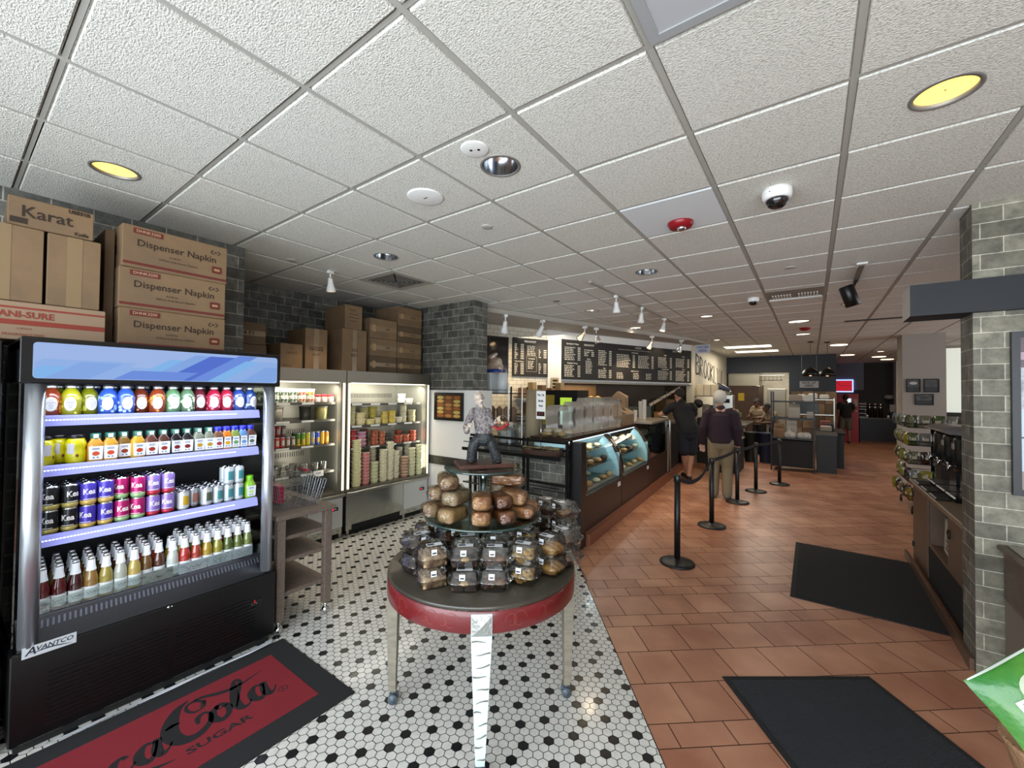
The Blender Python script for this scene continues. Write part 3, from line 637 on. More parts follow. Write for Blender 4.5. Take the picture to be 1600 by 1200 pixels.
for k, (c, hh, w, mi) in enumerate(shards):
    x0 = c*pw-ph*1.3; top = -ph+2*ph*hh; sh = 1.55*(top+ph)
    poly = [Vector((x0, -ph)), Vector((x0+w, -ph)), Vector((x0+w+sh, top)), Vector((x0+sh, top))]
    for n_, p_ in ((Vector((1, 0)), Vector((-pw+.004, 0))), (Vector((-1, 0)), Vector((pw-.004, 0))), (Vector((0, 1)), Vector((0, -ph+.003))), (Vector((0, -1)), Vector((0, ph-.003)))): poly = clip(poly, n_, p_)
    if len(poly) > 2: mb.add([(PX+.0006+.0003*k, pc[0]+p.x, pc[1]+p.y) for p in poly], [tuple(range(len(poly)))], mi)
mb.build('lit_panel', [*[emitonly('hdr%d' % i_, c_, .92) for i_, c_ in enumerate(('#9db8ea', '#8fb2ea', '#82a8e6', '#7fb6ee', '#4f6fd0', '#6a8ee0'))]], t)
for k, (y, nm) in enumerate([(CY0+.055, 'left'), (CY1-.052, 'right')]):
    mb = MB(); mb.cyl((CX-.03, y, .50), (CX-.03, y, 1.765), .035, n=24); mb.build('side_post', [mat('post_silver', '#c7ccd4', .3, .85)], t)
for y in (CY0+.005, CY1-.013):
    mb = MB(); mb.box(CX-.60, y, .50, CX-.05, y+.006, 1.765); mb.build('side_glass', [clear('side_glass', '#eef4f4', .03, .10)], t)
lipm = mat('shelf_lip', '#9ea2ee', .3, emit='#8f95f0', es=.30); dotm = lens('led_dots', '#dfe6ff', 1.3)
SHZ = [1.600, 1.345, .992]; SX = -3.15
for z in SHZ:
    mb = MB(); mb.box(-3.60, CY0+.09, z-.012, SX, CY1-.09, z, 0); s_ = mb.build('shelf', [mat('shelf_dark', '#1b1c22', .35)], t)
    mb = MB(); y0, y1 = CY0+.085, CY1-.085
    mb.add([(SX+.001, y0, z+.004), (SX+.001, y1, z+.004), (SX+.018, y1, z-.004), (SX+.018, y0, z-.004), (SX+.030, y1, z-.05), (SX+.030, y0, z-.05), (SX+.001, y1, z-.045), (SX+.001, y0, z-.045)],
           [(0, 3, 2, 1), (3, 5, 4, 2), (5, 7, 6, 4), (7, 0, 1, 6)], 0)
    k = y0+.01
    while k < y1-.15: mb.add([(SX+.0225, k, z-.017), (SX+.0225, k+.009, z-.017), (SX+.0245, k+.009, z-.023), (SX+.0245, k, z-.023)], [(0, 3, 2, 1)], 1); k += .0125
    mb.build('lit_price_strip', [lipm, dotm], s_)
for z in SHZ+[1.775]:
    area('cooler_led', (SX+.01 if z < 1.7 else -3.09, .80, z-.055 if z < 1.7 else 1.755), (SX-.12, .80, z-.35), 1.0, .03, 1.1 if z < 1.7 else 1.6, COOL)
mb = MB(); mb.box(-3.165, CY0+.06, .60, -3.160, CY1-.04, .66, 0); mb.build('front_glass', [clear('edge_glass', '#eef4f4', .03, .10)], t)
# louvres, badge, controls on the base panel
mb = MB()
for k in range(12):
    for (a, b) in ((CY0+.12, .80), (.84, 1.27)): mb.box(CX-.001, a, .10+k*.022, CX+.006, b, .109+k*.022)
mb.build('louvre', [mat('louvre_black', '#0f0f10', .28)], t)
mb = MB(); mb.box(CX, CY0+.035, .455, CX+.004, CY0+.215, .507, 0)
mb.text('A', .052, wtext('x+', CX+.0045, CY0+.062, .483), 1, bold=.0008, shear=.25); mb.text('VANTCO', .030, wtext('x+', CX+.0045, CY0+.140, .487), 1, bold=.0006, shear=.25)
sw = [(x_*.14-.07, -.018+.010*math.sin(x_*3.3+.3)) for x_ in [i/12 for i in range(13)]]
mb.ribbon(sw, [.001+.005*math.sin(math.pi*i/12) for i in range(13)], wtext('x+', CX+.0046, CY0+.130, .484), 1)
mb.build('badge', [mat('badge_silver', '#c8ccd2', .3, .3), mat('badge_ink', '#1d2733', .5)], t)
mb = MB(); mb.box(CX, 1.235, .30, CX+.003, 1.31, .335, 0); mb.text('-8.', .022, wtext('x+', CX+.0036, 1.262, .323), 1); mb.cyl((CX+.003, 1.25, .308), (CX+.005, 1.25, .308), .004, n=8, m=2); mb.cyl((CX+.003, 1.275, .308), (CX+.005, 1.275, .308), .004, n=8, m=2)
mb.build('control_display', [blackm, lens('red_digits', '#ff2030', 3), mat('button_grey', '#6a6a6a', .5)], t)
mb = MB(); mb.cyl((CX-.002, .80, .478), (CX+.012, .80, .478), .006, n=10); mb.cyl((CX+.010, .815, .480), (CX+.016, .815, .480), .004, n=8); mb.build('lock', [chrome], t)
mb = MB(); mb.box(CX-.70, CY0+.02, .0, CX-.04, CY1-.02, .05); mb.build('plinth', [blackm], t)
# neighbour at the very left
t = thing('display_cooler', 'black glass-sided cooler at the far left edge beside the lit drinks cooler', 'cooler', (-3.45, -.25, 0))
mb = MB(); mb.box(-3.85, -.60, .02, -3.10, .17, 1.97, 0, b=.01); mb.build('body', [blk], t)
mb = MB(); mb.box(-3.10, -.56, .30, -3.092, .13, 1.90, 0); mb.build('door_glass', [mat('door_glass_black', '#0a0c10', .05, coat=.5)], t)
mb = MB(); mb.cyl((-3.06, .10, .9), (-3.06, .10, 1.55), .012, n=10); mb.cyl((-3.10, .10, .92), (-3.06, .10, .92), .008, n=8); mb.cyl((-3.10, .10, 1.53), (-3.06, .10, 1.53), .008, n=8); mb.build('handle', [mat('handle_dark', '#3a3d44', .25, .8)], t)

# ------------------------------------------------------------------ drink prototypes
def cylmap(r, z, a0=0): return lambda a, b: (r*math.sin(a/r+a0), -r*math.cos(a/r+a0), z+b)   # faces -Y
capm = mat('cap_tin', '#cfd2d6', .3, .9)
def lemonade(c1, c2, lab='#e9e9f2'):
    """dome-shouldered glass lemonade bottle with full wrap and white oval label, facing +X after rz"""
    k = 'lem'+c1+c2; r = .041
    mb = MB(); prof = [(.036, 0), (r, .006), (r, .085), (.039, .105), (.031, .125), (.021, .138), (.019, .147)]
    n = 28; rings = []
    mb.lathe(prof, n, (0, 0, 0), 0)
    rg = random.Random(hash(c1) % 99 if False else len(c1)+int(c1[1:3], 16))
    for q in range(26):     # fruit blobs on the wrap
        a = rg.uniform(0, 6.28); z = rg.uniform(.012, .10); s_ = rg.uniform(.006, .011)
        pts = [(s_*math.cos(w*math.pi/4), s_*math.sin(w*math.pi/4)) for w in range(8)]
        mb.add([cylmap(r+.0006, z, a)(p[0], p[1]) for p in pts], [tuple(range(8))], 1)
    body = mb.mesh('wrapped_glass', [mat('lem_'+c1, c1, .2, coat=.6), mat('lem2_'+c2, c2, .25, coat=.5)])
    mb = MB(); f = cylmap(r+.0014, .060); N = 20
    # oval grid so that the label bends round the bottle
    vs = [(0, 0)]; fs = []
    for ring in (.5, 1):
        for w in range(N): vs.append((.0245*ring*math.cos(2*math.pi*w/N), .037*ring*math.sin(2*math.pi*w/N)))
    fs += [(0, 1+w, 1+(w+1) % N) for w in range(N)]+[(1+w, 1+N+w, 1+N+(w+1) % N, 1+(w+1) % N) for w in range(N)]
    mb.add([f(*v) for v in vs], fs, 0); g_ = cylmap(r+.0020, .060)
    for z, w in ((.020, .008), (.008, .015), (0, .018), (-.010, .010), (-.020, .006)): mb.add([g_(-w, z), g_(0, z), g_(w, z), g_(w, z+.0022), g_(0, z+.0022), g_(-w, z+.0022)], [(0, 1, 4, 5), (1, 2, 3, 4)], 1)
    lb = mb.mesh('label', [mat('lab_'+lab, lab, .4, emit=None), mat('lab_ink', '#55586c', .6)])
    mb = MB(); mb.lathe([(.0225, .143), (.0232, .146), (.0232, .158), (.021, .160), (.003, .160)], 20); cp = mb.mesh('cap', [capm])
    return [('wrapped_glass', body), ('label', lb), ('cap', cp)]
def juice(liq, fruit, cap='#1f5a4c', square=False):
    w = .034
    mb = MB(); mb.lathe([(w*.94, 0), (w, .005), (w, .085), (w*.97, .095), (w*.62, .115), (w*.56, .128)], 24, sq=4 if square else 3.2)
    body = mb.mesh('bottle', [mat('juice_'+liq, liq, .12, coat=.7)])
    mb = MB(); f = lambda a, b: (a, -w-.0008, .047+b); mb.add([f(-.026, -.036), f(.026, -.036), f(.029, .036), f(-.029, .036)], [(0, 1, 2, 3)], 0)
    f2 = lambda a, b: (a, -w-.0016, .047+b); mb.add([f2(.015*math.cos(q*.5236), -.004+.012*math.sin(q*.5236)) for q in range(12)], [tuple(range(12))], 1)
    for z in (.023, .017): mb.add([f2(-.014, z), f2(.014, z), f2(.014, z+.003), f2(-.014, z+.003)], [(0, 1, 2, 3)], 2)
    for x_ in (-.008, .007): mb.add([f2(x_-.004, -.028), f2(x_+.004, -.028), f2(x_+.004, -.022), f2(x_-.004, -.022)], [(0, 1, 2, 3)], 2)
    lb = mb.mesh('label', [mat('jl_white', '#eceff5', .4), mat('fruit_'+fruit, fruit, .5), mat('lab_ink2', '#4a5a90', .6)])
    mb = MB(); mb.lathe([(.0205, .120), (.0225, .124), (.0225, .150), (.020, .152), (.003, .152)], 20, rib=(20, .0004)); cp = mb.mesh('cap', [mat('jc_'+cap, cap, .35)])
    if not square:
        mb2 = MB(); mb2.add([(-.010, -.0234, .126), (.010, -.0234, .126), (.010, -.0234, .147), (-.010, -.0234, .147)], [(0, 1, 2, 3)], 0); st = mb2.mesh('neck_seal', [mat('seal', '#cfe3dc', .5)])
        return [('bottle', body), ('label', lb), ('cap', cp), ('neck_seal', st)]
    return [('bottle', body), ('label', lb), ('cap', cp)]
def can(col, band, txt=None, r=.033, h=.122, tcol='#f3f0ee', pic=None):
    mb = MB(); mb.lathe([(r*.80, 0), (r*.93, .004), (r, .012), (r, .026)], 28, m=1, caps=True); mb.lathe([(r, .026), (r, h-.016), (r*.92, h-.008)], 28, m=0, caps=False)
    if txt:
        for a0 in (0, math.pi): mb.text(txt, .040, cylmap(r+.0006, .070, a0), 2, bold=.0012, sx=.85)
        mb.add([cylmap(r+.0005, .030)(q*.008-.024, z) for z in (0, .003) for q in range(7)], [(q, q+1, q+8, q+7) for q in range(6)], 2)
    if pic: mb.add([cylmap(r+.0006, .030)(q*.006-.018, z) for z in (0, .055) for q in range(7)], [(q, q+1, q+8, q+7) for q in range(6)], 3)
    body = mb.mesh('body', [mat('can_'+col, col, .28, .25), mat('canb_'+band, band, .28, .25), mat('cant_'+tcol, tcol, .4), mat('canp_'+(pic or '#ffffff'), pic or '#ffffff', .4)])
    mb = MB(); mb.lathe([(r*.92, h-.008), (r*.86, h-.003), (r*.84, h), (r*.80, h-.001), (r*.78, h-.005), (.003, h-.005)], 24, caps=False); mb.tube([(0, -.004, h-.0035), (0, .012, h-.003)], .006, 8)
    return [('body', body), ('lid', mb.mesh('lid', [mat('can_lid', '#d5d8dc', .2, 1)]))]
def sodabottle(liq, lab='#e4e8ea'):
    mb = MB(); mb.lathe([(.027, 0), (.030, .006), (.030, .115), (.027, .135), (.018, .165), (.0135, .19), (.0130, .225)], 20)
    body = mb.mesh('bottle', [mat('soda_'+liq, liq, .07, coat=1)])
    mb = MB(); n = 9; f = cylmap(.0306, .052)
    mb.add([f((q/(n-1)-.5)*.075, z) for z in (-.028, .032) for q in range(n)], [(q, q+1, q+n+1, q+n) for q in range(n-1)], 0)
    f = cylmap(.0312, .052); sw = [((q/14-.5)*.045, .006*math.sin(q*1.5)) for q in range(15)]; mb.ribbon(sw, .0022, f, 1); sw = [((q/8-.5)*.035, -.011) for q in range(9)]; mb.ribbon(sw, .0014, f, 1)
    lb = mb.mesh('label', [mat('sl_'+lab, lab, .5), mat('sl_ink', '#5c7370', .6)])
    mb = MB(); rings = []
    for z, r in ((.165, .0215), (.19, .0165), (.222, .0150)):
        rings.append([(r*math.sin(a)*1.02, -r*math.cos(a)*1.02, z) for a in [(-1.9+3.8*q/12) for q in range(13)]])
    mb.loft(rings, 0, True, False, closed=False); nk = mb.mesh('neck_label', [mat('sl_'+lab, lab, .5)])
    mb = MB(); mb.lathe([(.0145, .224), (.0155, .228), (.0145, .233), (.012, .236), (.003, .2365)], 16, rib=(16, .0005)); cp = mb.mesh('cap', [capm])
    return [('bottle', body), ('label', lb), ('neck_label', nk), ('cap', cp)]
RZ = math.pi/2   # prototypes face -Y; on the cooler they face +X
# ---- shelf 1: lemonades
z = SHZ[0]+.0005
cols = [('#8e3a1e', '#d98a3a', 'red-brown', 'dim'), ('#a9a81e', '#d8dc50', 'bright yellow', ''), ('#7d8218', '#b6b83a', 'dull lime', ''), ('#2f55b0', '#8fb2ee', 'deep blue', ''), ('#3358b8', '#a5c0f2', 'clear blue', ''), ('#6b2f1c', '#c07a30', 'brown-orange', ''), ('#8a3a1c', '#d89038', 'amber', ''),
        ('#5f8a60', '#b8dcae', 'pale green', ''), ('#5c7a5c', '#cfe6c4', 'pale mint', ''), ('#6a2630', '#a05060', 'dark wine', ''), ('#a3203c', '#e07088', 'crimson', ''), ('#a8233e', '#e07a90', 'red', ''), ('#2c4690', '#9ab0e4', 'navy', ''), ('#24407e', '#a8bce8', 'dark blue', '')]
ys = [.345, .425, .515, .62, .705, .79, .865, .945, 1.005, 1.075, 1.135, 1.19, 1.245, 1.295]
ys = [.335+(1.275-.335)*q/13 for q in range(14)]
for q, ((c1, c2, nm, _), y) in enumerate(zip(cols, ys)):
    put(lemonade(c1, c2), 'lemonade_bottle', f'{nm} lemonade bottle with white oval label, {ORD[q]} from left on top cooler shelf', 'bottle', (SX-.048-(.03 if q in (2, 5, 9) else 0), y, z), RZ+rnd.uniform(-.25, .35), 'lemonade bottles on the top cooler shelf')
for q in range(13):
    c1, c2, nm, _ = cols[(q*5+2) % 14]
    put(lemonade(c1, c2), 'lemonade_bottle', 'lemonade bottle standing in the row behind the front ones on top shelf', 'bottle', (SX-.14, .37+q*.072, z), RZ, 'lemonade bottles behind on the top cooler shelf')
# ---- shelf 2: juices
z = SHZ[1]+.0005
yl = can('#d8d018', '#c9c216', None)
def yjug():
    mb = MB(); mb.lathe([(.036, 0), (.041, .006), (.041, .06), (.037, .075), (.041, .09), (.041, .105), (.033, .125), (.026, .132)], 24); b = mb.mesh('bottle', [mat('yj', '#d6cf14', .25, coat=.5)])
    mb = MB(); f = cylmap(.0416, .02); mb.add([f(a, z_) for z_ in (.03, .085) for a in (-.03, -.015, 0)], [(0, 1, 4, 3), (1, 2, 5, 4)], 0); mb.add([f(.012+.006*math.cos(w), .02+.009*math.sin(w)) for w in [x*.785 for x in range(8)]], [tuple(range(8))], 1)
    l = mb.mesh('label', [mat('yj_lab', '#d4d2e2', .5), mat('yj_pic', '#6a3a1a', .5)])
    mb = MB(); mb.lathe([(.030, .130), (.031, .133), (.031, .148), (.029, .150), (.003, .150)], 20); c = mb.mesh('lid', [mat('yj_cap', '#1c1820', .3)])
    return [('bottle', b), ('label', l), ('lid', c)]
yj = yjug()
for q, (dx, y) in enumerate([(-.04, .315), (-.10, .375), (-.045, .432)]):
    put(yj, 'tea_jar', ['bright yellow drink jar partly behind the left silver post', 'dim yellow drink jar set back with black lid', 'yellow drink jar with lilac label panel and black lid'][q], 'jar', (SX+dx-.005, y, z), RZ+[.6, 0, -.3][q], 'yellow drink jars on the second shelf')
js = [('#c8902a', '#d0481c', 'orange juice'), ('#cf962c', '#d0481c', 'orange juice'), ('#7a5a20', '#8a3416', 'shadowed orange juice'), ('#c79a28', '#c8401c', 'golden orange juice'), ('#5c2f22', '#a02818', 'brown apple juice'), ('#4c2a20', '#98281c', 'dark apple juice'), ('#120c10', '#7a1420', 'black cherry juice'), ('#140d12', '#7a1824', 'dark cranberry juice'), ('#7c8272', '#c89a20', 'grey lemonade juice'), ('#767c6c', '#b8921c', 'pale lemonade juice')]  # shadowed orange juice is a darker copy, shade put into its colours
for q, (a, b, nm) in enumerate(js):
    put(juice(a, b), 'juice_bottle', f'{nm} bottle with green cap, {ORD[q]} green cap from left on second shelf', 'bottle', (SX-.042-(.02 if q == 2 else 0), .505+q*.0585, z), RZ+rnd.uniform(-.1, .1), 'green-capped juice bottles')
js = [('#6e4a34', '#a8323c', 'berry'), ('#c8701c', '#e0a414', 'mango'), ('#7a8a3c', '#6c9a5c', 'green'), ('#5c86b4', '#6a9ad0', 'pale blue'), ('#5c3428', '#5a6a5a', 'plain-labelled brown')]
for q, (a, b, nm) in enumerate(js):
    put(juice(a, b, '#2a2fb0', True), 'smoothie_bottle', f'{nm} smoothie bottle with blue cap, {ORD[q]} blue cap from left on second shelf', 'bottle', (SX-.042, 1.082+q*.049, z), RZ, 'blue-capped smoothie bottles')
# ---- shelf 3: cans
z = SHZ[2]+.0005
cc = [('#18181c', '#b8a860', 'black'), ('#18181c', '#b8a860', 'black'), ('#4a3cb0', '#d0b060', 'violet'), ('#4a3cb0', '#d0b060', 'violet'), ('#a81c64', '#9ac088', 'magenta'), ('#b01c68', '#9ac088', 'magenta'), ('#8c74c4', '#b02c40', 'lilac'), ('#9078c8', '#b02c44', 'lilac')]
for q, (a, b, nm) in enumerate(cc):
    pr_ = can(a, b, 'Kea'); y = .345+q*.0688
    for lv in (0, 1):
        put(pr_, 'soda_can', f'{nm} Kea can with white lettering, {ORD[q]} column from left, {["lower", "upper"][lv]} tier in front', 'can', (SX-.042-(.03 if (q == 4 and lv) else 0), y, z+lv*.1225), RZ+rnd.uniform(-.7, .5), 'lettered cans in two tiers')
        for d in (1, 2):
            put(pr_, 'soda_can', f'{nm} can standing behind in the {ORD[q]} column, {["lower", "upper"][lv]} tier', 'can', (SX-.042-d*.068-(.03 if (q == 4 and lv) else 0), y, z+lv*.1225), RZ, 'cans behind the front lettered cans')
wc = [('#c4c6cc', '#c4a020', 'yellow'), ('#9c9ea6', '#a06a58', 'faded orange'), ('#bcbfc6', '#4c5a4a', 'leaf'), ('#b8c2c8', '#3c8c94', 'teal'), ('#b8c4ca', '#3c8c94', 'teal'), ('#b8c4ca', '#3c8c94', 'teal')]
for q, (a, b, nm) in enumerate(wc):
    pr_ = can(a, a, None, .030, .115, pic=b); y = .905+q*.0615
    put(pr_, 'seltzer_can', f'slim pale can with {nm} picture, {ORD[q]} pale can from left in front row', 'can', (SX-.040-(.04 if q == 1 else 0), y, z), RZ+.3, 'pale cans on the third shelf')
    for d in (1, 2, 3): put(pr_, 'seltzer_can', f'pale can in the rows behind the {ORD[q]} pale front can', 'can', (SX-.040-.064*d-(.04 if q == 1 else 0), y-.004, z), RZ, 'pale cans behind on the third shelf')
    if q >= 4:
        for d in (0, 1): put(pr_, 'seltzer_can', f'upper pale teal can, {["left", "right"][q-4]} of the raised pair, {["front", "back"][d]} row', 'can', (SX-.040-.064*d, y, z+.1155), RZ+.2, 'raised pale teal cans')
put(juice('#8ac028', '#c8e890', '#7ad020', True), 'green_juice_bottle', 'bright green juice bottle with lime cap at right end of third shelf', 'bottle', (SX-.045, 1.283, z), RZ)
# ---- deck: long-neck soda bottles
z = .5855
liq = ['#5a0e18', '#541018', '#3a1016', '#8c6a34', '#9a8a40', '#a8aca0', '#b09a50', '#6a4a20', '#4a2418', '#b8beb8', '#a83028', '#983828', '#a08428', '#8a8430', '#4c5c28', '#5c6a30', '#687438']
liqn = ['deep red', 'dark red', 'maroon', 'ginger', 'pale gold', 'clear', 'straw', 'brown', 'dark brown', 'clear', 'red', 'rosy red', 'amber', 'olive gold', 'green', 'pale green', 'lime']
lp = [sodabottle(c) for c in liq]
nb = 0
for q in range(17):
    y = .325+q*.0597
    for d in range(4):
        if q in (9,) and d > 1: continue
        x = SX-.052-d*.072-(.03 if q in (7, 8) else 0)
        if d == 0 and q in (2,): y += .0
        put(lp[(q+(d*3 if d else 0)) % 17] if d < 2 else lp[(q*3+d) % 17], 'soda_bottle', (f'{liqn[q]} long-neck soda bottle with pale label, {ORD[q]} from left in front row' if d == 0 else f'long-neck soda bottle in the {["second", "third", "fourth"][d-1]} row back, {ORD[q]} column from left'), 'bottle', (x, y+d*.004, z), RZ+rnd.uniform(-.15, .15), 'long-neck soda bottles on the cooler deck')
# carriers round some of them
car = mat('carrier_white', '#e4e8f2', .5); card = mat('carrier_grey', '#8f908c', .6)
for q, (y0, y1, m, ink, l) in enumerate([(.295, .35, car, '#a03a5a', 'white bottle carrier with pink print behind the left silver post'), (.715, .855, card, '#5c6460', 'grey bottle carrier with dark print in the middle of the deck'), (.888, 1.032, car, '#b04a48', 'white bottle carrier with red print right of the middle'), (1.036, 1.172, car, '#5a7a5a', 'white bottle carrier with green print, second from right'), (1.176, 1.30, car, '#4a7a8a', 'white bottle carrier with blue print at the right end')]):
    xb = SX-.018
    mb = MB(); mb.box(xb, y0, z, xb+.002, y1, z+.076); mb.box(xb-.14, y0, z, xb, y0+.002, z+.05); mb.box(xb-.14, y1-.002, z, xb, y1, z+.05)
    w = (y1-y0)*.62; f = wtext('x+', xb+.0028, (y0+y1)/2, z+.036)
    mb.ribbon([((k/16-.5)*w, .009*math.sin(k*1.3)+.002*k/4) for k in range(17)], [.0015+.002*abs(math.sin(k*1.3)) for k in range(17)], f, 1); mb.ribbon([((k/9-.5)*w*.9, -.012+.003*math.sin(k*2.)) for k in range(10)], .002, f, 1); mb.ribbon([((k/9-.5)*w*.5, -.022) for k in range(10)], .0015, f, 1)
    tag(mb.build('bottle_carrier', [m, mat('cink'+ink, ink, .6)], None, (xb, (y0+y1)/2, z)), l, 'bottle carrier', 'cardboard carriers on the cooler deck')
# ================================================================== STEEL OPEN COOLERS IN THE RECESS
FX = -4.5
def steel_cooler(y0, y1, label, disp_y, shelves):
    t = thing('open_cooler', label, 'cooler', (-4.9, (y0+y1)/2, 0), group='steel open coolers in the recess')
    mb = MB()
    mb.box(FX-.80, y0, .48, FX-.74, y1, 1.98); mb.box(FX-.74, y0, .48, FX, y0+.05, 1.98); mb.box(FX-.74, y1-.05, .48, FX, y1, 1.98)
    mb.box(FX-.74, y0+.05, 1.84, FX, y1-.05, 1.98); mb.box(FX-.74, y0+.05, .48, FX-.01, y1-.05, .55)
    mb.build('cabinet', [steeld], t)
    mb = MB(); mb.box(FX-.70, y0+.05, .55, FX-.695, y1-.05, 1.84); mb.build('back_panel', [mat('cool_back', '#b9b6aa', .35, .5)], t)
    mb = MB()
    for zz in (.92, 1.20, 1.64):
        for k in range(44): mb.box(FX-.694, y0+.10+k*(y1-y0-.22)/44, zz, FX-.692, y0+.108+k*(y1-y0-.22)/44, zz+.06)
    mb.build('air_slots', [mat('slot_dark2', '#5e5b52', .6)], t)
    for yy in (y0+.051, y1-.056): mb = MB(); mb.box(FX-.69, yy, .55, FX-.02, yy+.005, 1.84); mb.build('side_liner', [mat('cool_side', '#c4c3b6', .25, .55)], t)
    mb = MB(); mb.box(FX-.72, y0+.02, .06, FX-.012, y1-.02, .48); mb.box(FX-.012, y1-.42, .14, FX-.006, y1-.03, .47); mb.build('lower_panel', [mat('cool_lower', '#a8a8a2', .16, .9)], t)
    mb = MB(); mb.box(FX-.011, y1-.44, .13, FX-.004, y1-.02, .475, 0); mb.build('access_panel', [mat('access_grey', '#c2c4c2', .4, .2)], t)
    mb = MB(); mb.box(FX-.68, y0+.06, .0, FX-.03, y1-.06, .06); mb.box(FX-.03, y0+.10, .055, FX-.008, y1-.5, .12)
    for yy in (y0+.03, y1-.45, y1-.06): mb.box(FX-.05, yy, 0, FX-.01, yy+.03, .13, 1)
    mb.build('base', [dark, steel], t)
    mb = MB(); mb.tube([(FX+.02, y0+.01, .515), (FX+.02, y1-.01, .515)], .010, 8); mb.box(FX-.012, y0+.01, .485, FX+.012, y1-.01, .50); mb.build('bumper_rail', [steel], t)
    mb = MB(); mb.box(FX-.001, y1-.16, .335, FX+.004, y1-.08, .375, 0)
    mb.cyl((FX+.004, y1-.145, .355), (FX+.007, y1-.145, .355), .008, n=10, m=1); mb.text('-11', .022, wtext('x+', FX+.0045, y1-.115, .355), 2); mb.text('REFRIGERATION', .010, wtext('x+', FX-.003, y1-.12, .40), 3); mb.build('control_display', [blackm, lens('red_dot', '#ff2040', 3), lens('disp_white', '#e8d0d0', 1), inkm], t)
    for yy in (y0+.03, y1-.03): 
        mb = MB(); mb.box(FX-.002, yy-.012, .56, FX+.010, yy+.012, 1.83, 0); mb.build('lit_edge_strip', [lens('tube_glow', '#fff6dc', 1.1)], t)
    mb = MB(); mb.box(FX-.06, y0+.08, 1.825, FX-.02, y1-.08, 1.838, 0); mb.build('lamp_tube', [lens('tube_glow2', '#fff6dc', 2)], t)
    area('cooler_lamp', (FX-.10, (y0+y1)/2, 1.81), (FX-.40, (y0+y1)/2, .9), y1-y0-.2, .05, 9, (1, .95, .82))
    area('cooler_side_lamp', (FX-.04, y1-.075, 1.2), (FX-.5, y1-.6, 1.2), .03, 1.1, 2.5, (1, .95, .82))
    for z in shelves:
        mb = MB(); mb.box(FX-.66, y0+.07, z-.012, FX-.10, y1-.08, z, 0); s_ = mb.build('shelf', [mat('shelf_wire', '#b4b2a6', .3, .6)], t)
        mb = MB(); mb.box(FX-.10, y0+.07, z-.022, FX-.094, y1-.08, z+.004, 0); 
        for k in range(4): mb.box(FX-.0935, y0+.13+k*.27, z-.020, FX-.092, y0+.27+k*.27, z+.002, 1)
        mb.build('price_rail', [mat('rail_dark', '#5a5750', .4, .5), wht], s_)
    return t
SHC = [1.576, 1.302, 1.028]; SHB = [1.600, 1.400, 1.112, .80]
steel_cooler(2.85, 4.17, 'right-hand steel open cooler full of stacked deli tubs', 0, SHC)
steel_cooler(1.42, 2.84, 'left-hand steel open cooler with canned drinks and soup tubs', 0, SHB)
# round deli tubs
def tub(col, h, r=.055, lid='#f1efe4', clearlid=True, taper=.82):
    mb = MB(); mb.lathe([(r*taper, 0), (r*taper*1.02, .002), (r*.97, h-.008)], 18, m=0, caps=True)
    mb.lathe([(r, h-.009), (r*1.03, h-.006), (r*1.03, h-.001), (r*.98, h), (r*.9, h-.003), (.003, h-.003)], 18, m=1, caps=False)
    return [('deli_tub', mb.mesh('deli_tub', [mat('tub_'+col, col, .35, coat=.3), mat('tublid_'+lid, lid, .3)]))]
def tstack(col, h, n, x, y, z, name, where, r=.05, lid='#f1efe4', grp=None):
    pr_ = tub(col, h, r, lid)
    for k in range(n): put(pr_, 'deli_tub', f'{name} tub, {ORD[k]} up, {where}' if n > 1 else f'{name} tub {where}', 'deli tub', (x+rnd.uniform(-.002, .002), y+rnd.uniform(-.002, .002), z+.0005+k*(h+.0006)), rnd.uniform(0, 6), grp)
G = 'deli tubs in the right steel cooler'
# bottom deck
zd = .5505; fx = FX-.085
D = [('#e2daa0', .052, 11, 0, 3.055, 'yellow', 'the tall yellow stack at left', .06, '#f7f3d2'), ('#e2daa0', .052, 8, -.13, 2.99, 'yellow', 'the stack behind the tall yellow one', .055, '#f7f3d2'), ('#d07a78', .040, 10, -.02, 3.20, 'pink', 'the pink stack on the bottom deck', .052, '#edbcb4'), ('#c8a284', .045, 8, -.16, 3.17, 'beige', 'the beige stack behind the pink one', .052, '#ead6c0'),
     ('#c6c894', .044, 6, -.01, 3.325, 'greenish', 'the short greenish stack', .052, '#f0efd2'), ('#dad2ac', .046, 9, .0, 3.453, 'cream', 'the cream stack beside the greenish one', .053, '#f6f1dc'), ('#d2c9a2', .050, 9, -.16, 3.40, 'pale', 'the pale stack set back at centre', .052, '#f0ead0'),
     ('#dcd4ae', .050, 10, -.02, 3.573, 'off-white', 'the tallest off-white stack', .054, '#f7f2dc'), ('#d4ccac', .075, 5, -.03, 3.684, 'large pale', 'the stack right of the tallest one', .05, '#f2ecd6'), ('#ab8468', .040, 7, .0, 3.805, 'brown', 'the short brown stack', .054, '#e8ccb2'), ('#d4cdb2', .080, 5, -.16, 3.84, 'tall whitish', 'the stack behind the brown one', .052, '#f2ecd8'),
     ('#cfcb9e', .048, 8, .0, 3.935, 'light green', 'the light green stack near the right end', .054, '#f3efd2'), ('#cfc8a8', .055, 9, -.16, 3.99, 'whitish', 'the rear stack near the right end', .05, '#f1ebd4'), ('#dadcae', .046, 9, .01, 4.065, 'lime-lidded', 'the last stack at the right end', .053, '#f6f4cc')]
for c, h, n, dx, y, nm, wh, r, lid in D: tstack(c, h, n, fx+dx-.01, y, zd, nm, wh, r, lid, G)
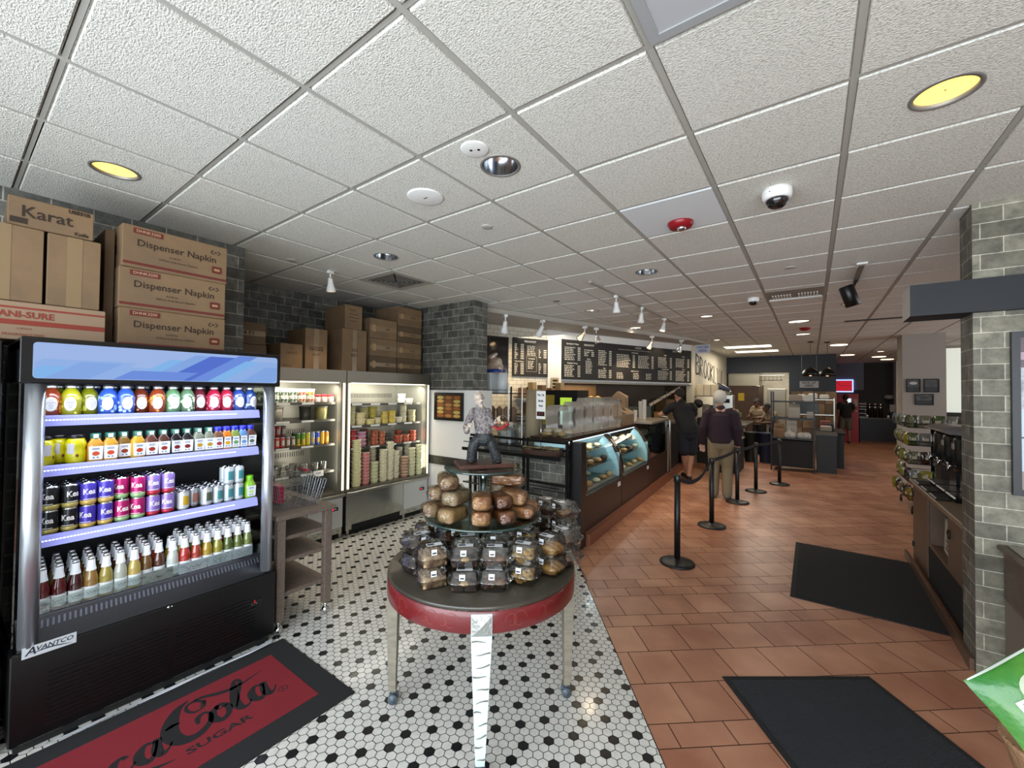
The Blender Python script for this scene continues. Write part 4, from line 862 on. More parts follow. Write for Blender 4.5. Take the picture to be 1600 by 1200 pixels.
# shelf 3 (red and orange tubs)
z = SHC[2]; fx3 = FX-.165
for c, h, n, dx, y, nm, wh, r, lid in [('#b82c2a', .075, 3, 0, 3.04, 'red', 'the tall red stack on the third shelf', .05, '#e8b0ac'), ('#b87c96', .047, 4, 0, 3.165, 'purple-banded', 'the purple stack on the third shelf', .062, '#ecd0da'), ('#8c3a22', .05, 4, -.13, 3.29, 'dark red', 'the dark red stack set back', .055, '#945542'), ('#a8502e', .05, 4, 0, 3.357, 'rust', 'the rust stack on the third shelf', .052, '#bd866a'),
    ('#b0582e', .044, 4, 0, 3.475, 'orange-brown', 'the orange-brown stack', .048, '#c8957a'), ('#2c2a24', .04, 3, -.05, 3.60, 'black olive', 'the dark stack at centre', .055, '#6a675c'), ('#b4482a', .05, 2, 0, 3.745, 'salsa red', 'the left salsa pair', .062, '#cc8468'), ('#b85230', .05, 2, 0, 3.875, 'salsa orange', 'the middle salsa pair', .055, '#d0906e'), ('#ac4426', .05, 3, 0, 4.0, 'salsa', 'the right salsa stack', .055, '#c8826a'), ('#9c3420', .05, 3, -.14, 3.86, 'deep red salsa', 'the rear salsa stack', .055, '#ba7058')]:
    tstack(c, h, n, fx3+dx, y, z, nm, wh, r, lid, G)
z = SHC[1]
for c, h, n, dx, y, nm, wh, r, lid in [('#dad09a', .085, 3, 0, 3.02, 'cream salad', 'the leftmost stack on the second shelf', .052, '#f3ecc8'), ('#d8cc9c', .08, 2, 0, 3.145, 'potato salad', 'the stack second from left', .066, '#f2eac8'), ('#dccc86', .07, 1, 0, 3.285, 'short pasta salad', 'third from left in front on the second shelf', .066, '#f4eac0'), ('#d8ca86', .07, 3, -.14, 3.29, 'pasta salad', 'the rear stack third from left', .066, '#f3e8bc'), ('#d8cd9a', .085, 1, 0, 3.405, 'egg salad', 'fourth from left in front on the second shelf', .05, '#f2eac8'),
    ('#dcc95a', .075, 3, -.14, 3.43, 'bright yellow', 'the rear yellow stack on the second shelf', .06, '#f3e89a'), ('#d2b858', .055, 3, 0, 3.512, 'mustard', 'the mustard stack', .052, '#ecdc94'), ('#d8be52', .085, 2, 0, 3.63, 'golden', 'the golden stack', .058, '#f0e090'), ('#dccc8c', .085, 2, -.13, 3.72, 'pale golden', 'the stack behind the golden one', .055, '#f3eabc'), ('#dcd6c0', .078, 1, 0, 3.75, 'white', 'alone between the golden and cream stacks', .052, '#f6f2e4'), ('#dad2ac', .085, 3, -.05, 3.87, 'cream', 'the taller stack near the right end', .052, '#f6f1dc'), ('#d0c290', .085, 2, 0, 3.985, 'tan salad', 'the last stack on the second shelf', .054, '#eee4c0')]:
    tstack(c, h, n, fx3+dx, y, z, nm, wh, r, lid, G)
z = SHC[0]
for c, h, n, dx, y, nm, wh, r, lid in [('#e6e0ca', .062, 2, -.05, 3.84, 'white', 'the left pair on the top shelf', .055, '#f8f4e6'), ('#e4dec8', .060, 1, 0, 3.935, 'low white', 'alone at right on the top shelf', .052, '#f7f3e6')]:
    tstack(c, h, n, fx3+dx, y, z, nm, wh, r, lid, G)
# left steel cooler: cream cheese tubs, jars, soup tubs, cans
def labeltub(c, a):
    mb = MB(); mb.lathe([(.040, 0), (.041, .003), (.046, .066)], 20, m=0); mb.lathe([(.047, .066), (.048, .068), (.048, .076), (.003, .077)], 20, m=1, caps=False)
    for a0 in (-.9, 0, .9): mb.add([cylmap(.0455, .035, a0)(*p) for p in ((-.014, -.02), (.004, -.02), (.016, .012), (-.004, .012))], [(0, 1, 2, 3)], 2)
    for a0 in (-.45, .45): mb.add([cylmap(.0455, .035, a0)(*p) for p in ((-.012, -.006), (.012, -.006), (.012, .003), (-.012, .003))], [(0, 1, 2, 3)], 2)
    return [('tub', mb.mesh('tub', [mat('ct'+c, c, .4), mat('ctl', '#efeede', .35), mat('cta'+a, a, .4)]))]
z = SHB[0]; xs = FX-.155
tt = [('#c9cdb8', '#3c5a46', 'green-printed'), ('#cfd2c0', '#3a4c40', 'dark-green-printed'), ('#cfd2c4', '#46604c', 'green-and-white'), ('#d6cdb4', '#b04c38', 'red-printed'), ('#d8d0a8', '#b8943a', 'yellow-printed')]
for q in range(7):
    for lv in (0, 1):
        a = tt[min(4, max(0, q-2))] if lv else tt[[0, 1, 1, 2, 2, 3, 3][q]]
        put(labeltub(a[0], a[1]), 'cream_cheese_tub', f'{a[2]} white spread tub, {ORD[q]} column, {["lower", "upper"][lv]} layer on the left cooler top shelf', 'tub', (xs, 1.905+q*.0965, z+lv*.0775), RZ, 'spread tubs on the top shelf of the left cooler')
def redjar():
    mb = MB(); mb.lathe([(.036, 0), (.04, .004), (.04, .06), (.034, .072)], 20, m=0); f = cylmap(.0407, .034); mb.add([f(-.024+.012*q, z_) for z_ in (-.022, .022) for q in range(5)], [(q, q+1, q+6, q+5) for q in range(4)], 1)
    b = mb.mesh('jar', [mat('rj', '#d8b8a4', .15, coat=.5), wht]); mb = MB(); mb.lathe([(.038, .070), (.040, .072), (.040, .092), (.003, .093)], 20, caps=False); return [('jar', b), ('lid', mb.mesh('lid', [mat('rj_lid', '#b8202a', .35)]))]
rj = redjar()
for q in range(3): put(rj, 'red_lidded_jar', f'{["left", "middle", "right"][q]} of three red-lidded jars on the left cooler top shelf', 'jar', (xs, 2.565+q*.0815, z+.0005), RZ, 'red-lidded jars')
z = SHB[1]
for q, (y, c, dx) in enumerate([(2.02, '#8e8b80', -.13), (2.12, '#8b887d', 0), (2.50, '#6d6a58', -.14), (2.62, '#9a9258', 0)]):  # set-back vegetable soup has its shade put into a darker colour
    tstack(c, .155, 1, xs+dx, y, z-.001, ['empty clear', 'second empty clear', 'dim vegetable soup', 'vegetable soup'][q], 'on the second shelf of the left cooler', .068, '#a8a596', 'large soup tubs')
z = SHB[2]+.0005; xc = FX-.145
cn = [('#b03a3c', 'red'), ('#c04848', 'red'), ('#c04c4c', 'red'), ('#8a7468', 'grey-brown'), ('#7c6c60', 'grey-brown'), ('#4a7a22', 'green'), ('#5a8a20', 'green'), ('#c8c020', 'yellow-green'), ('#8a96b0', 'blue-grey'), ('#3450b4', 'blue'), ('#d0a028', 'gold'), ('#b87828', 'orange')]
for q, (c, nm) in enumerate(cn):
    tall = q >= 5; pr_ = can(c, c if q not in (5, 6) else '#b8a020', None, .028 if tall else .031, .150 if tall else .118, pic='#d8cfc4' if not tall else '#d8b040')
    y = 2.06+q*.0565+(.0 if tall else 0)
    put(pr_, 'drink_can', f'{"tall " if tall else ""}{nm} drink can, {ORD[q]} from left on the left cooler third shelf', 'can', (xc, y, z), RZ+.2, 'drink cans in the left steel cooler')
    if not tall and q < 4: put(pr_, 'drink_can', f'dark drink can on the upper tier, {ORD[q]} from left on the left cooler third shelf', 'can', (xc-.05, y-.02, z+.1185), RZ, 'drink cans in the left steel cooler')
    if tall: put(pr_, 'drink_can', f'tall {nm} can standing behind, {ORD[q]} column of the left cooler third shelf', 'can', (xc-.07, y, z), RZ+.2, 'drink cans in the left steel cooler')
def cup():
    mb = MB(); mb.lathe([(.028, 0), (.040, .10)], 18, m=0, caps=False); mb.lathe([(.042, .100), (.042, .106), (.036, .112), (.003, .113)], 18, m=0, caps=False); b = mb.mesh('cup', [clear('cup_clear', '#e8e8e4', .1, .22)])
    mb = MB(); mb.lathe([(.027, .003), (.036, .07), (.003, .072)], 16); return [('cup', b), ('filling', mb.mesh('filling', [mat('yogurt', '#d9d4cc', .5)]))]
cp_ = cup(); z = SHB[3]+.0005
for q, (y, dx) in enumerate([(2.10, 0), (2.19, -.1), (2.27, 0), (2.35, -.09), (2.43, 0), (2.56, 0), (2.66, 0)]):
    put(cp_, 'parfait_cup', f'clear lidded cup, {ORD[q]} from left on the lowest shelf of the left cooler', 'cup', (FX-.16+dx, y, z), RZ, 'clear lidded cups')
# price card
mb = MB(); mb.box(FX-.085, 2.50, .755, FX-.082, 2.62, .82, 0); mb.text('4.99', .035, wtext('x+', FX-.0815, 2.56, .787), 1); tag(mb.build('price_card', [wht, inkm], None, (FX-.08, 2.56, .755)), 'white price card on the lowest shelf edge of the left cooler', 'price card')
# ================================================================== CARTONS
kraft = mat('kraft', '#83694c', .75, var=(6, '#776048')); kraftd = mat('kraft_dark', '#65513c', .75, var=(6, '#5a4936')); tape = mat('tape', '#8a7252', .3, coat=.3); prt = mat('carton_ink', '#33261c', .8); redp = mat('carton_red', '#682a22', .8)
def carton(x0, x1, y0, y1, z0, z1, label, marks=(), m=kraft, rot=0, group=None, tapev=True, name='carton'):
    cx, cy = (x0+x1)/2, (y0+y1)/2; t = thing(name, label, 'cardboard box', (cx, cy, z0), rot, group); hx, hy, h = (x1-x0)/2, (y1-y0)/2, z1-z0
    mb = MB(); mb.box(-hx, -hy, .0006, hx, hy, h-.0006, 0, b=.004)
    mb.box(-hx, -.001, h-.0008, hx, .001, h-.0002, 1); mb.build('box', [m, dark], t, world=False)
    mb = MB()
    if tapev is True: mb.box(hx, -.03, h*.0+.002, hx+.0012, .03, h-.002, 0)
    elif tapev == 'band': mb.box(hx, -hy+.002, h*.38, hx+.0012, hy-.002, h*.62, 0)
    if mb.v: mb.build('tape', [tape], t, world=False)
    if marks:
        mb = MB()
        for (s_, size, dy, dz, mi, kw) in marks:
            f = lambda a, b: (hx+.0022, dy+a, h*dz+b)
            if s_ == '#': mb.box(hx+.0015, dy-size/2, h*dz-kw/2, hx+.002, dy+size/2, h*dz+kw/2, mi)
            elif s_ == 'eye':
                for sgn in (1, -1): mb.ribbon([(sgn*size*math.cos(a), size*.5*math.sin(a)) for a in [(-1.1+2.2*k/8) for k in range(9)]], size*.22, f, mi)
                mb.add([f(size*.3*math.cos(a), size*.2*math.sin(a)) for a in [k*.785 for k in range(8)]], [tuple(range(8))], mi)
            elif s_ == 'stamp':
                mb.add([f(p[0], p[1]) for p in rr_poly(size, size*.8, size*.3)], [tuple(range(24))], mi)
                mb.add([(hx+.0027, dy+p[0]*.55, h*dz+p[1]*.3) for p in rr_poly(size, size*.8, size*.3)], [tuple(range(24))], 3)
            else: mb.text(s_, size, f, mi, bold=kw)
        mb.build('print', [prt, redp, mat('carton_red2', '#8e3a2c', .8), mat('kraft_l', '#a98a62', .75)], t, world=False)
    return t
M_ = []
for k, (z0, z1) in enumerate([(1.991, 2.236), (2.2365, 2.484), (2.4845, 2.742)]):
    mk = [('Dispenser Napkin', .058, .0, .60, 0, .0006), ('6.5x8.5in', .017, -.02, .40, 0, 0), ('24/Pack Kraft Brown Napkins', .017, .0, .30, 0, 0), ('#', .145, -.155, .88, 1, .032), ('#', .545, 0, .10, 1, .016), ('eye', .026, .205, .80, 0, 0), ('stamp', .030, .215, .34, 1, 0)]
    t = carton(-3.85, -3.35, .613, 1.165, z0, z1, ['lowest', 'middle', 'top'][k]+' of three Dispenser Napkin cartons stacked above the drinks cooler', mk, kraft, [0.0, -.012, .025][k], 'dispenser napkin cartons', None, 'napkin_carton')
    mb = MB(); mb.text('DHNK3200', .024, lambda a, b: (.2532, -.155+a, (z1-z0)*.88+b), 0); mb.build('code_label_text', [mat('kraft_text', '#c8a987', .7)], t, world=False)
    mb = MB(); h = z1-z0
    for zz, w in ((.78, .10), (.62, .14), (.5, .11), (.3, .12)): mb.box(-.06-w/2, -.2768, h*zz, -.06+w/2, -.2764, h*zz+.006)
    mb.box(.10, -.2768, h*.32, .14, -.2764, h*.55); mb.build('side_print', [prt], t, world=False)
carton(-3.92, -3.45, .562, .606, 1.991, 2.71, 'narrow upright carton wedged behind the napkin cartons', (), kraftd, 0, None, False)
carton(-3.85, -3.36, .19, .505, 2.592, 2.748, 'Karat cutlery carton lying on the two upright plain cartons', [('Karat', .085, -.02, .52, 0, .001), ('U3531B', .026, .10, .88, 0, .0018), ('Knife', .026, .11, .12, 0, .001), ('#', .06, -.12, .2, 0, .03)], kraft, -.03, None, False, 'karat_carton')
carton(-3.85, -3.35, .02, .305, 2.195, 2.59, 'left of two plain upright cartons above the far-left cooler', (), kraft, .02, None, True)
carton(-3.85, -3.35, .323, .53, 2.195, 2.588, 'right of two plain upright cartons, under the Karat carton', (), kraft, .0, None, True)
carton(-3.88, -3.34, -.12, .555, 1.992, 2.192, 'pinkish SANI-SURE carton with red stripes under the plain upright cartons', [('SANI-SURE', .045, .03, .66, 2, .0012), ('#', .67, 0, .84, 2, .010), ('#', .67, 0, .46, 2, .026), ('12 ROLLS', .014, .03, .30, 2, 0), ('FRAGRANCE FREE', .018, .03, .14, 2, 0)], mat('pink_kraft', '#9a8068', .7), 0, None, False, 'sani_sure_carton')
BX = -4.62
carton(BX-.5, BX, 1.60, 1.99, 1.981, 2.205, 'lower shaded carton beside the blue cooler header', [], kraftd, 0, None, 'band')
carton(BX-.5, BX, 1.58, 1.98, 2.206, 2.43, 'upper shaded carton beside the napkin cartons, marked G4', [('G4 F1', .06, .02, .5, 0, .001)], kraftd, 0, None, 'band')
carton(BX-.35, BX, 2.13, 2.37, 1.981, 2.25, 'small open carton left of the narrow upright carton on the left steel cooler', [('24', .02, 0, .82, 0, 0), ('FRAGILE', .03, 0, .62, 0, 0), ('RCP 12', .03, -.05, .1, 0, 0)], kraft, 0, None, False)
carton(BX-.45, BX, 2.41, 2.665, 1.981, 2.45, 'narrow upright carton with a broad tape strip on the left steel cooler', [('GOZE', .06, 0, .5, 0, .001), ('36-47', .04, 0, .36, 0, 0)], kraft, -.04, None, True)
carton(BX-.45, BX, 2.85, 3.19, 1.981, 2.505, 'tall upright carton marked 305 in the middle above the steel coolers', [('305', .06, 0, .5, 0, 0), ('0821', .05, 0, .38, 0, 0)], kraft, 0, None, True)
carton(BX-.45, BX, 2.88, 3.12, 2.506, 2.80, 'printed carton standing on top of the tall upright carton', [('7 Boxed', .03, -.02, .8, 0, 0), ('#', .12, 0, .62, 0, .006), ('#', .15, 0, .48, 0, .006), ('#', .10, 0, .34, 0, .006)], kraft, 0, None, False)
for k, (z0, z1) in enumerate([(1.981, 2.195), (2.196, 2.43), (2.431, 2.69)]):
    carton(BX-.5, BX, 3.24, 3.665, z0, z1, ['bottom', 'middle', 'top'][k]+' carton of the three-high stack on the right steel cooler', [('4 9', .045, .06, .5, 0, .0012), ('#', .05, -.15, .5, 3, .09)], kraft if k else kraftd, [0, .01, -.01][k], 'three-high carton stack', 'band')
for k, (z0, z1) in enumerate([(1.981, 2.195), (2.196, 2.42), (2.421, 2.645), (2.646, 2.915)]):
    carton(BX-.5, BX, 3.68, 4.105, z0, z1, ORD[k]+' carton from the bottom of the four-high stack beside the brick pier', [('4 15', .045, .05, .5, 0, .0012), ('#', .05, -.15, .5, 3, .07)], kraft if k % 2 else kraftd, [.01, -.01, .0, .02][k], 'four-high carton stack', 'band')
# ================================================================== FRAMED BAGEL PICTURE
t = thing('framed_picture', 'black-framed picture of rows of bagels on the white wall beside the steel cooler', 'picture', (-4.12, 4.20, 1.34))
mb = MB(); x0, x1, z0, z1 = -4.40, -3.85, 1.335, 1.725; w = .035
for a in ((x0, z0, x1, z0+w), (x0, z1-w, x1, z1), (x0, z0+w, x0+w, z1-w), (x1-w, z0+w, x1, z1-w)): mb.box(a[0], 4.165, a[1], a[2], 4.198, a[3])
mb.build('frame', [black], t)
mb = MB(); mb.box(x0+w, 4.18, z0+w, x1-w, 4.19, z1-w, 0)
bc = ['#9a5a24', '#b87a3c', '#c9a054', '#7d4420', '#c4b060', '#a86830']
for c_ in range(3):
    for r_ in range(6):
        cx = x0+w+.08+c_*.16; cz = z0+w+.03+r_*.051
        mb.add([(cx+.068*math.cos(a), 4.1792-.0002*((c_+r_) % 2), cz+.023*math.sin(a)) for a in [k*.5236 for k in range(12)]], [tuple(range(12))], 1+(r_*2+c_) % 6)
mb.build('print', [mat('bagel_bg', '#5e3a1c', .5)]+[mat('bagel'+c, c, .5) for c in bc], t)
# ================================================================== WOODEN CART WITH WIRE BASKET
t = thing('wooden_cart', 'grey-brown wooden trolley on casters beside the black drinks cooler', 'cart', (-3.45, 1.66, 0))
wood = mat('cart_wood', '#6f6157', .6, var=(9, '#5f5249', (1, 8, 8))); wy0, wy1, wx0, wx1, wz = 1.425, 1.835, -3.80, -3.07, .845
mb = MB(); mb.box(wx0-.02, wy0-.02, wz-.035, wx1+.02, wy1+.02, wz, 0, b=.006); mb.build('top', [wood], t)
for z in (.28, .52, .70-.02):
    mb = MB(); mb.box(wx0+.02, wy0+.02, z-.028, wx1-.02, wy1-.02, z, 0, b=.004); mb.build('shelf', [wood], t)
for x in (wx0, wx1-.055):
    for y in (wy0, wy1-.055):
        mb = MB(); mb.box(x, y, .085, x+.055, y+.055, wz-.035, 0, b=.004); l = mb.build('leg', [wood], t)
        mb = MB(); mb.cyl((x+.027, y+.027, .085), (x+.027, y+.027, .055), .014, n=12); mb.sphere((x+.027, y+.027, .03), .029, 14); mb.build('caster', [chrome], l)
def basket(x0, x1, y0, y1, z0, h, label, flare=.04):
    t = thing('wire_basket', label, 'basket', ((x0+x1)/2, (y0+y1)/2, z0)); wr = mat('basket_wire', '#8f939c', .3, .9)
    mb = MB(); r = .0018
    def ring(z, e, rr=r): mb.tube([(x0-e, y0-e, z), (x1+e, y0-e, z), (x1+e, y1+e, z), (x0-e, y1+e, z), (x0-e, y0-e, z)], rr, 5, 0, False)
    for k in range(7): ring(z0+.004+h*k/6, flare*k/6, .003 if k == 6 else r)
    n = 14
    for k in range(n+1):
        f = k/n; x = x0+(x1-x0)*f; xt = x0-flare+(x1-x0+2*flare)*f
        mb.tube([(xt, y0-flare, z0+h), (x, y0, z0+.004), (x, y1, z0+.004), (xt, y1+flare, z0+h)], r, 4, 0, False)
    for k in range(9):
        f = k/8; y = y0+(y1-y0)*f; yt = y0-flare+(y1-y0+2*flare)*f
        mb.tube([(x0-flare, yt, z0+h), (x0, y, z0+.004), (x1, y, z0+.004), (x1+flare, yt, z0+h)], r, 4, 0, False)
    mb.build('basket', [wr], t)
    for yy, hh in ((y0-flare, .0), (y1+flare, .0)):
        mb = MB(); mb.tube([(x0+.12, yy, z0+h), (x0+.12, yy+(.04 if yy < y1 else -.04), z0+h+.055), (x1-.12, yy+(.04 if yy < y1 else -.04), z0+h+.055), (x1-.12, yy, z0+h)], .003, 6); hd = mb.build('handle', [wr], t)
        mb = MB(); mb.tube([(x0+.15, yy+(.04 if yy < y1 else -.04), z0+h+.055), (x1-.15, yy+(.04 if yy < y1 else -.04), z0+h+.055)], .009, 8); mb.build('grip', [mat('grip_red', '#a02038', .4)], hd)
    return t
basket(-3.62, -3.16, 1.49, 1.77, .8455, .19, 'shiny wire shopping baskets with red grips nested on the wooden trolley')
mb = MB(); mb.box(-3.50, 1.55, .853, -3.36, 1.60, .99, 0, b=.004); tag(mb.build('red_carton', [mat('pinkred', '#b02c48', .4)], None, (-3.43, 1.575, .853)), 'pinkish red packet standing inside the wire basket', 'packet')
# ================================================================== FLOOR MATS
def matmesh(name, corners, label, m, h=.009, parts=None):
    cx = sum(c[0] for c in corners)/4; cy = sum(c[1] for c in corners)/4
    t = thing(name, label, 'floor mat', (cx, cy, 0)); mb = MB(); mb.prism(corners, .0005, h*.55, 0); mb.build('rubber_edge', [rubber], t)
    e = .035; inner = []
    for k in range(4):
        a, b, c = Vector(corners[k-1]), Vector(corners[k]), Vector(corners[(k+1) % 4]); inner.append(b+(a-b).normalized()*e+(c-b).normalized()*e)
    mb = MB(); mb.prism([tuple(p) for p in inner], h*.5, h, 0); mb.build('pile', [m], t); return t
def ribbed(name, col, ang, sc=90):
    m = mat(name, col, .95); nt = m.node_tree; b = nt.nodes['Principled BSDF']; tc = nd(nt, 'ShaderNodeTexCoord'); mp = nd(nt, 'ShaderNodeMapping'); mp.inputs['Rotation'].default_value = (0, 0, ang); w = nd(nt, 'ShaderNodeTexWave'); w.inputs['Scale'].default_value = sc; w.inputs['Distortion'].default_value = 1.5
    bp = nd(nt, 'ShaderNodeBump'); bp.inputs['Distance'].default_value = .004; bp.inputs['Strength'].default_value = .8; nt.links.new(tc.outputs['Object'], mp.inputs[0]); nt.links.new(mp.outputs[0], w.inputs[0]); nt.links.new(w.outputs['Fac'], bp.inputs['Height']); nt.links.new(bp.outputs[0], b.inputs['Normal']); return m
matmesh('door_mat', [(-.155, 4.35), (.85, 4.35), (.85, 5.98), (-.155, 5.98)], 'plain black rubber mat alongside the brown side counter', mat('mat_black', '#0e0e10', .9, bump=(200, .5)))
d1 = Vector((.80, .60)); c1 = Vector((-.452, 2.866)); n1 = Vector((.60, -.80))
matmesh('door_mat', [tuple(c1), tuple(c1+n1*1.75), tuple(c1+n1*1.75+d1*.92), tuple(c1+d1*.92)], 'dark ribbed entrance mat at the bottom right, set at an angle', ribbed('mat_ribbed', '#24262b', .64, 45))
t = thing('coca_cola_mat', 'red Coca-Cola mat with black border in front of the black drinks cooler', 'floor mat', (-2.55, .55, 0))
mb = MB(); mb.prism([(-3.0, -.45), (-2.14, -.45), (-2.14, 1.44), (-3.0, 1.44)], .0005, .007, 0); mb.build('rubber_edge', [mat('mat_rubber2', '#17181a', .85, bump=(400, .4))], t)
mb = MB(); mb.prism([(-2.875, -.32), (-2.29, -.32), (-2.29, 1.305), (-2.875, 1.305)], .0068, .0085, 0); mb.build('red_field', [ribbed('mat_red', '#8a1826', 0, 60)], t)
# script lettering: strokes in mat coordinates, a along +Y, b towards -X (up)
mb = MB(); FN = lambda a, b: (-2.585-b, a, .0090)
def sm(pts, n=6):
    out = []
    pts = [(p[0], p[1], p[2]*1.3) for p in pts]; P_ = [pts[0]]+list(pts)+[pts[-1]]
    for i in range(1, len(P_)-2):
        p0, p1, p2, p3 = P_[i-1:i+3]
        for k in range(n):
            t_ = k/n; out.append(tuple(.5*((2*p1[j])+(-p0[j]+p2[j])*t_+(2*p0[j]-5*p1[j]+4*p2[j]-p3[j])*t_*t_+(-p0[j]+3*p1[j]-3*p2[j]+p3[j])*t_**3) for j in range(3)))
    out.append(tuple(pts[-1])); return out
def strk(ox, oy, sc, pts):
    q = sm([(ox+p[0]*sc, oy+p[1]*sc, p[2]*sc) for p in pts]); mb.ribbon([(p[0], p[1]) for p in q], [p[2] for p in q], FN)
def capC(ox, oy, s):
    strk(ox, oy, s, [(1.45, 1.75, .05), (1.65, 2.1, .12), (1.45, 2.45, .12), (1.1, 2.4, .10), (1.0, 2.0, .12), (1.2, 1.65, .10), (1.6, 1.75, .08), (1.75, 2.2, .08)])
    strk(ox, oy, s, [(1.25, 2.75, .06), (.75, 2.45, .26), (.3, 1.7, .46), (.1, .9, .5), (.3, .2, .4), (.8, 0, .28), (1.35, .35, .20), (1.6, .9, .12), (1.45, 1.25, .12), (1.15, 1.1, .18), (1.05, .7, .10)])
def lo_o(ox, oy, s):
    strk(ox, oy, s, [(.55, 1.25, .16), (.2, .9, .26), (.1, .4, .30), (.35, .05, .22), (.7, .3, .2), (.85, .8, .24), (.7, 1.2, .18), (.45, 1.2, .14), (.5, .95, .08), (.9, 1.0, .05)])
def lo_c(ox, oy, s): strk(ox, oy, s, [(.75, 1.0, .2), (.65, 1.2, .12), (.35, 1.0, .24), (.15, .45, .30), (.35, .05, .22), (.75, .25, .08), (.95, .5, .05)])
def lo_a(ox, oy, s):
    strk(ox, oy, s, [(.8, 1.1, .12), (.5, 1.2, .16), (.2, .8, .28), (.15, .3, .30), (.4, .05, .2), (.7, .5, .08), (.9, 1.15, .1)])
    strk(ox, oy, s, [(.95, 1.25, .22), (.75, .5, .32), (.8, .08, .26), (1.05, .15, .10), (1.3, .5, .05)])
def lo_l(ox, oy, s): strk(ox, oy, s, [(.1, .4, .05), (.5, 1.2, .08), (.95, 2.3, .16), (.8, 2.6, .12), (.55, 2.0, .26), (.2, .8, .34), (.25, .15, .26), (.55, .1, .1), (.8, .4, .05)])
s_ = .108
capC(.17, -.085, s_); lo_o(.36, -.085, s_); lo_c(.465, -.085, s_); lo_a(.565, -.085, s_)
strk(0, 0, 1, [(.705, .075, .010), (.735, .085, .018), (.765, .080, .006)])
capC(.70, -.085, s_*1.06); lo_o(.87, -.075, s_); lo_l(.975, -.075, s_); lo_a(1.055, -.075, s_)
strk(0, 0, 1, [(.86, .205, .010), (.90, .20, .018), (.96, .165, .022), (1.02, .145, .020), (1.10, .15, .012), (1.20, .18, .002)])
strk(0, 0, 1, [(.33, -.11, .004), (.42, -.14, .018), (.54, -.12, .022), (.62, -.15, .014), (.68, -.165, .004)])
mb.text('R', .030, lambda a, b: FN(1.205+a, -.09+b), 0); mb.ribbon([(1.205+.024*math.cos(a), -.09+.024*math.sin(a)) for a in [k*.35 for k in range(19)]], .004, FN)
mb.text('ZERO', .062, lambda a, b: FN(.50+a*1.25, -.19+b), 0, bold=.0015); mb.text('SUGAR', .062, lambda a, b: FN(.865+a*1.45, -.165+b), 0, bold=.0015)
mb.build('lettering', [mat('mat_letter', '#120f12', .9)], t)
# ================================================================== TIERED BAKERY TABLE
TX, TY, TZ, TR = -1.528, 1.838, .785, .52
t = thing('display_table', 'round bakery table with dark red painted apron, carved legs on casters and glass tiers', 'table', (TX, TY, 0))
A0 = math.atan2(-TY, -TX)      # direction towards the camera
mb = MB(); mb.lathe([(.003, TZ-.022), (TR-.01, TZ-.022), (TR, TZ-.018), (TR, TZ-.004), (TR-.005, TZ), (.003, TZ)], 72, (TX, TY, 0), 0, True, False)
mb.build('tabletop', [mat('top_olive', '#3f3a31', .32, var=(5, '#332f28'), coat=.3)], t)
mb = MB(); mb.lathe([(TR-.004, TZ-.0225), (TR+.001, TZ-.03), (TR+.001, TZ-.118), (TR-.006, TZ-.124), (TR-.02, TZ-.118), (TR-.02, TZ-.03)], 72, (TX, TY, 0), 0, True, False)
fa = lambda a, b: (TX+(TR+.0022)*math.cos(A0+a/TR), TY+(TR+.0022)*math.sin(A0+a/TR), TZ-.07+b)
for c_ in (-.50, -.31, .30, .62, -.86, 1.0, -1.15):
    for sgn, r_ in ((1, .038), (-1, .031)):
        mb.ribbon([(c_*TR*1.0+sgn*(.02+r_*math.cos(a)*(1-a*.09)), r_*math.sin(a)*(1-a*.07)*1.1) for a in [k*.35 for k in range(16)]], [.0022]*16, fa, 1)
ap = mb.build('apron', [mat('apron_red', '#6e1c20', .3, var=(4, '#5f1a1c'), coat=.3), mat('scroll_line', '#8c463c', .4)], t)
legm = mat('leg_taupe', '#8b8474', .45, var=(14, '#7a7365', (1, 1, 3))); legw = mat('leg_white_daylit', '#c9dbe2', .25, coat=.3)  # white legs have cool daylight mixed into their paint colour
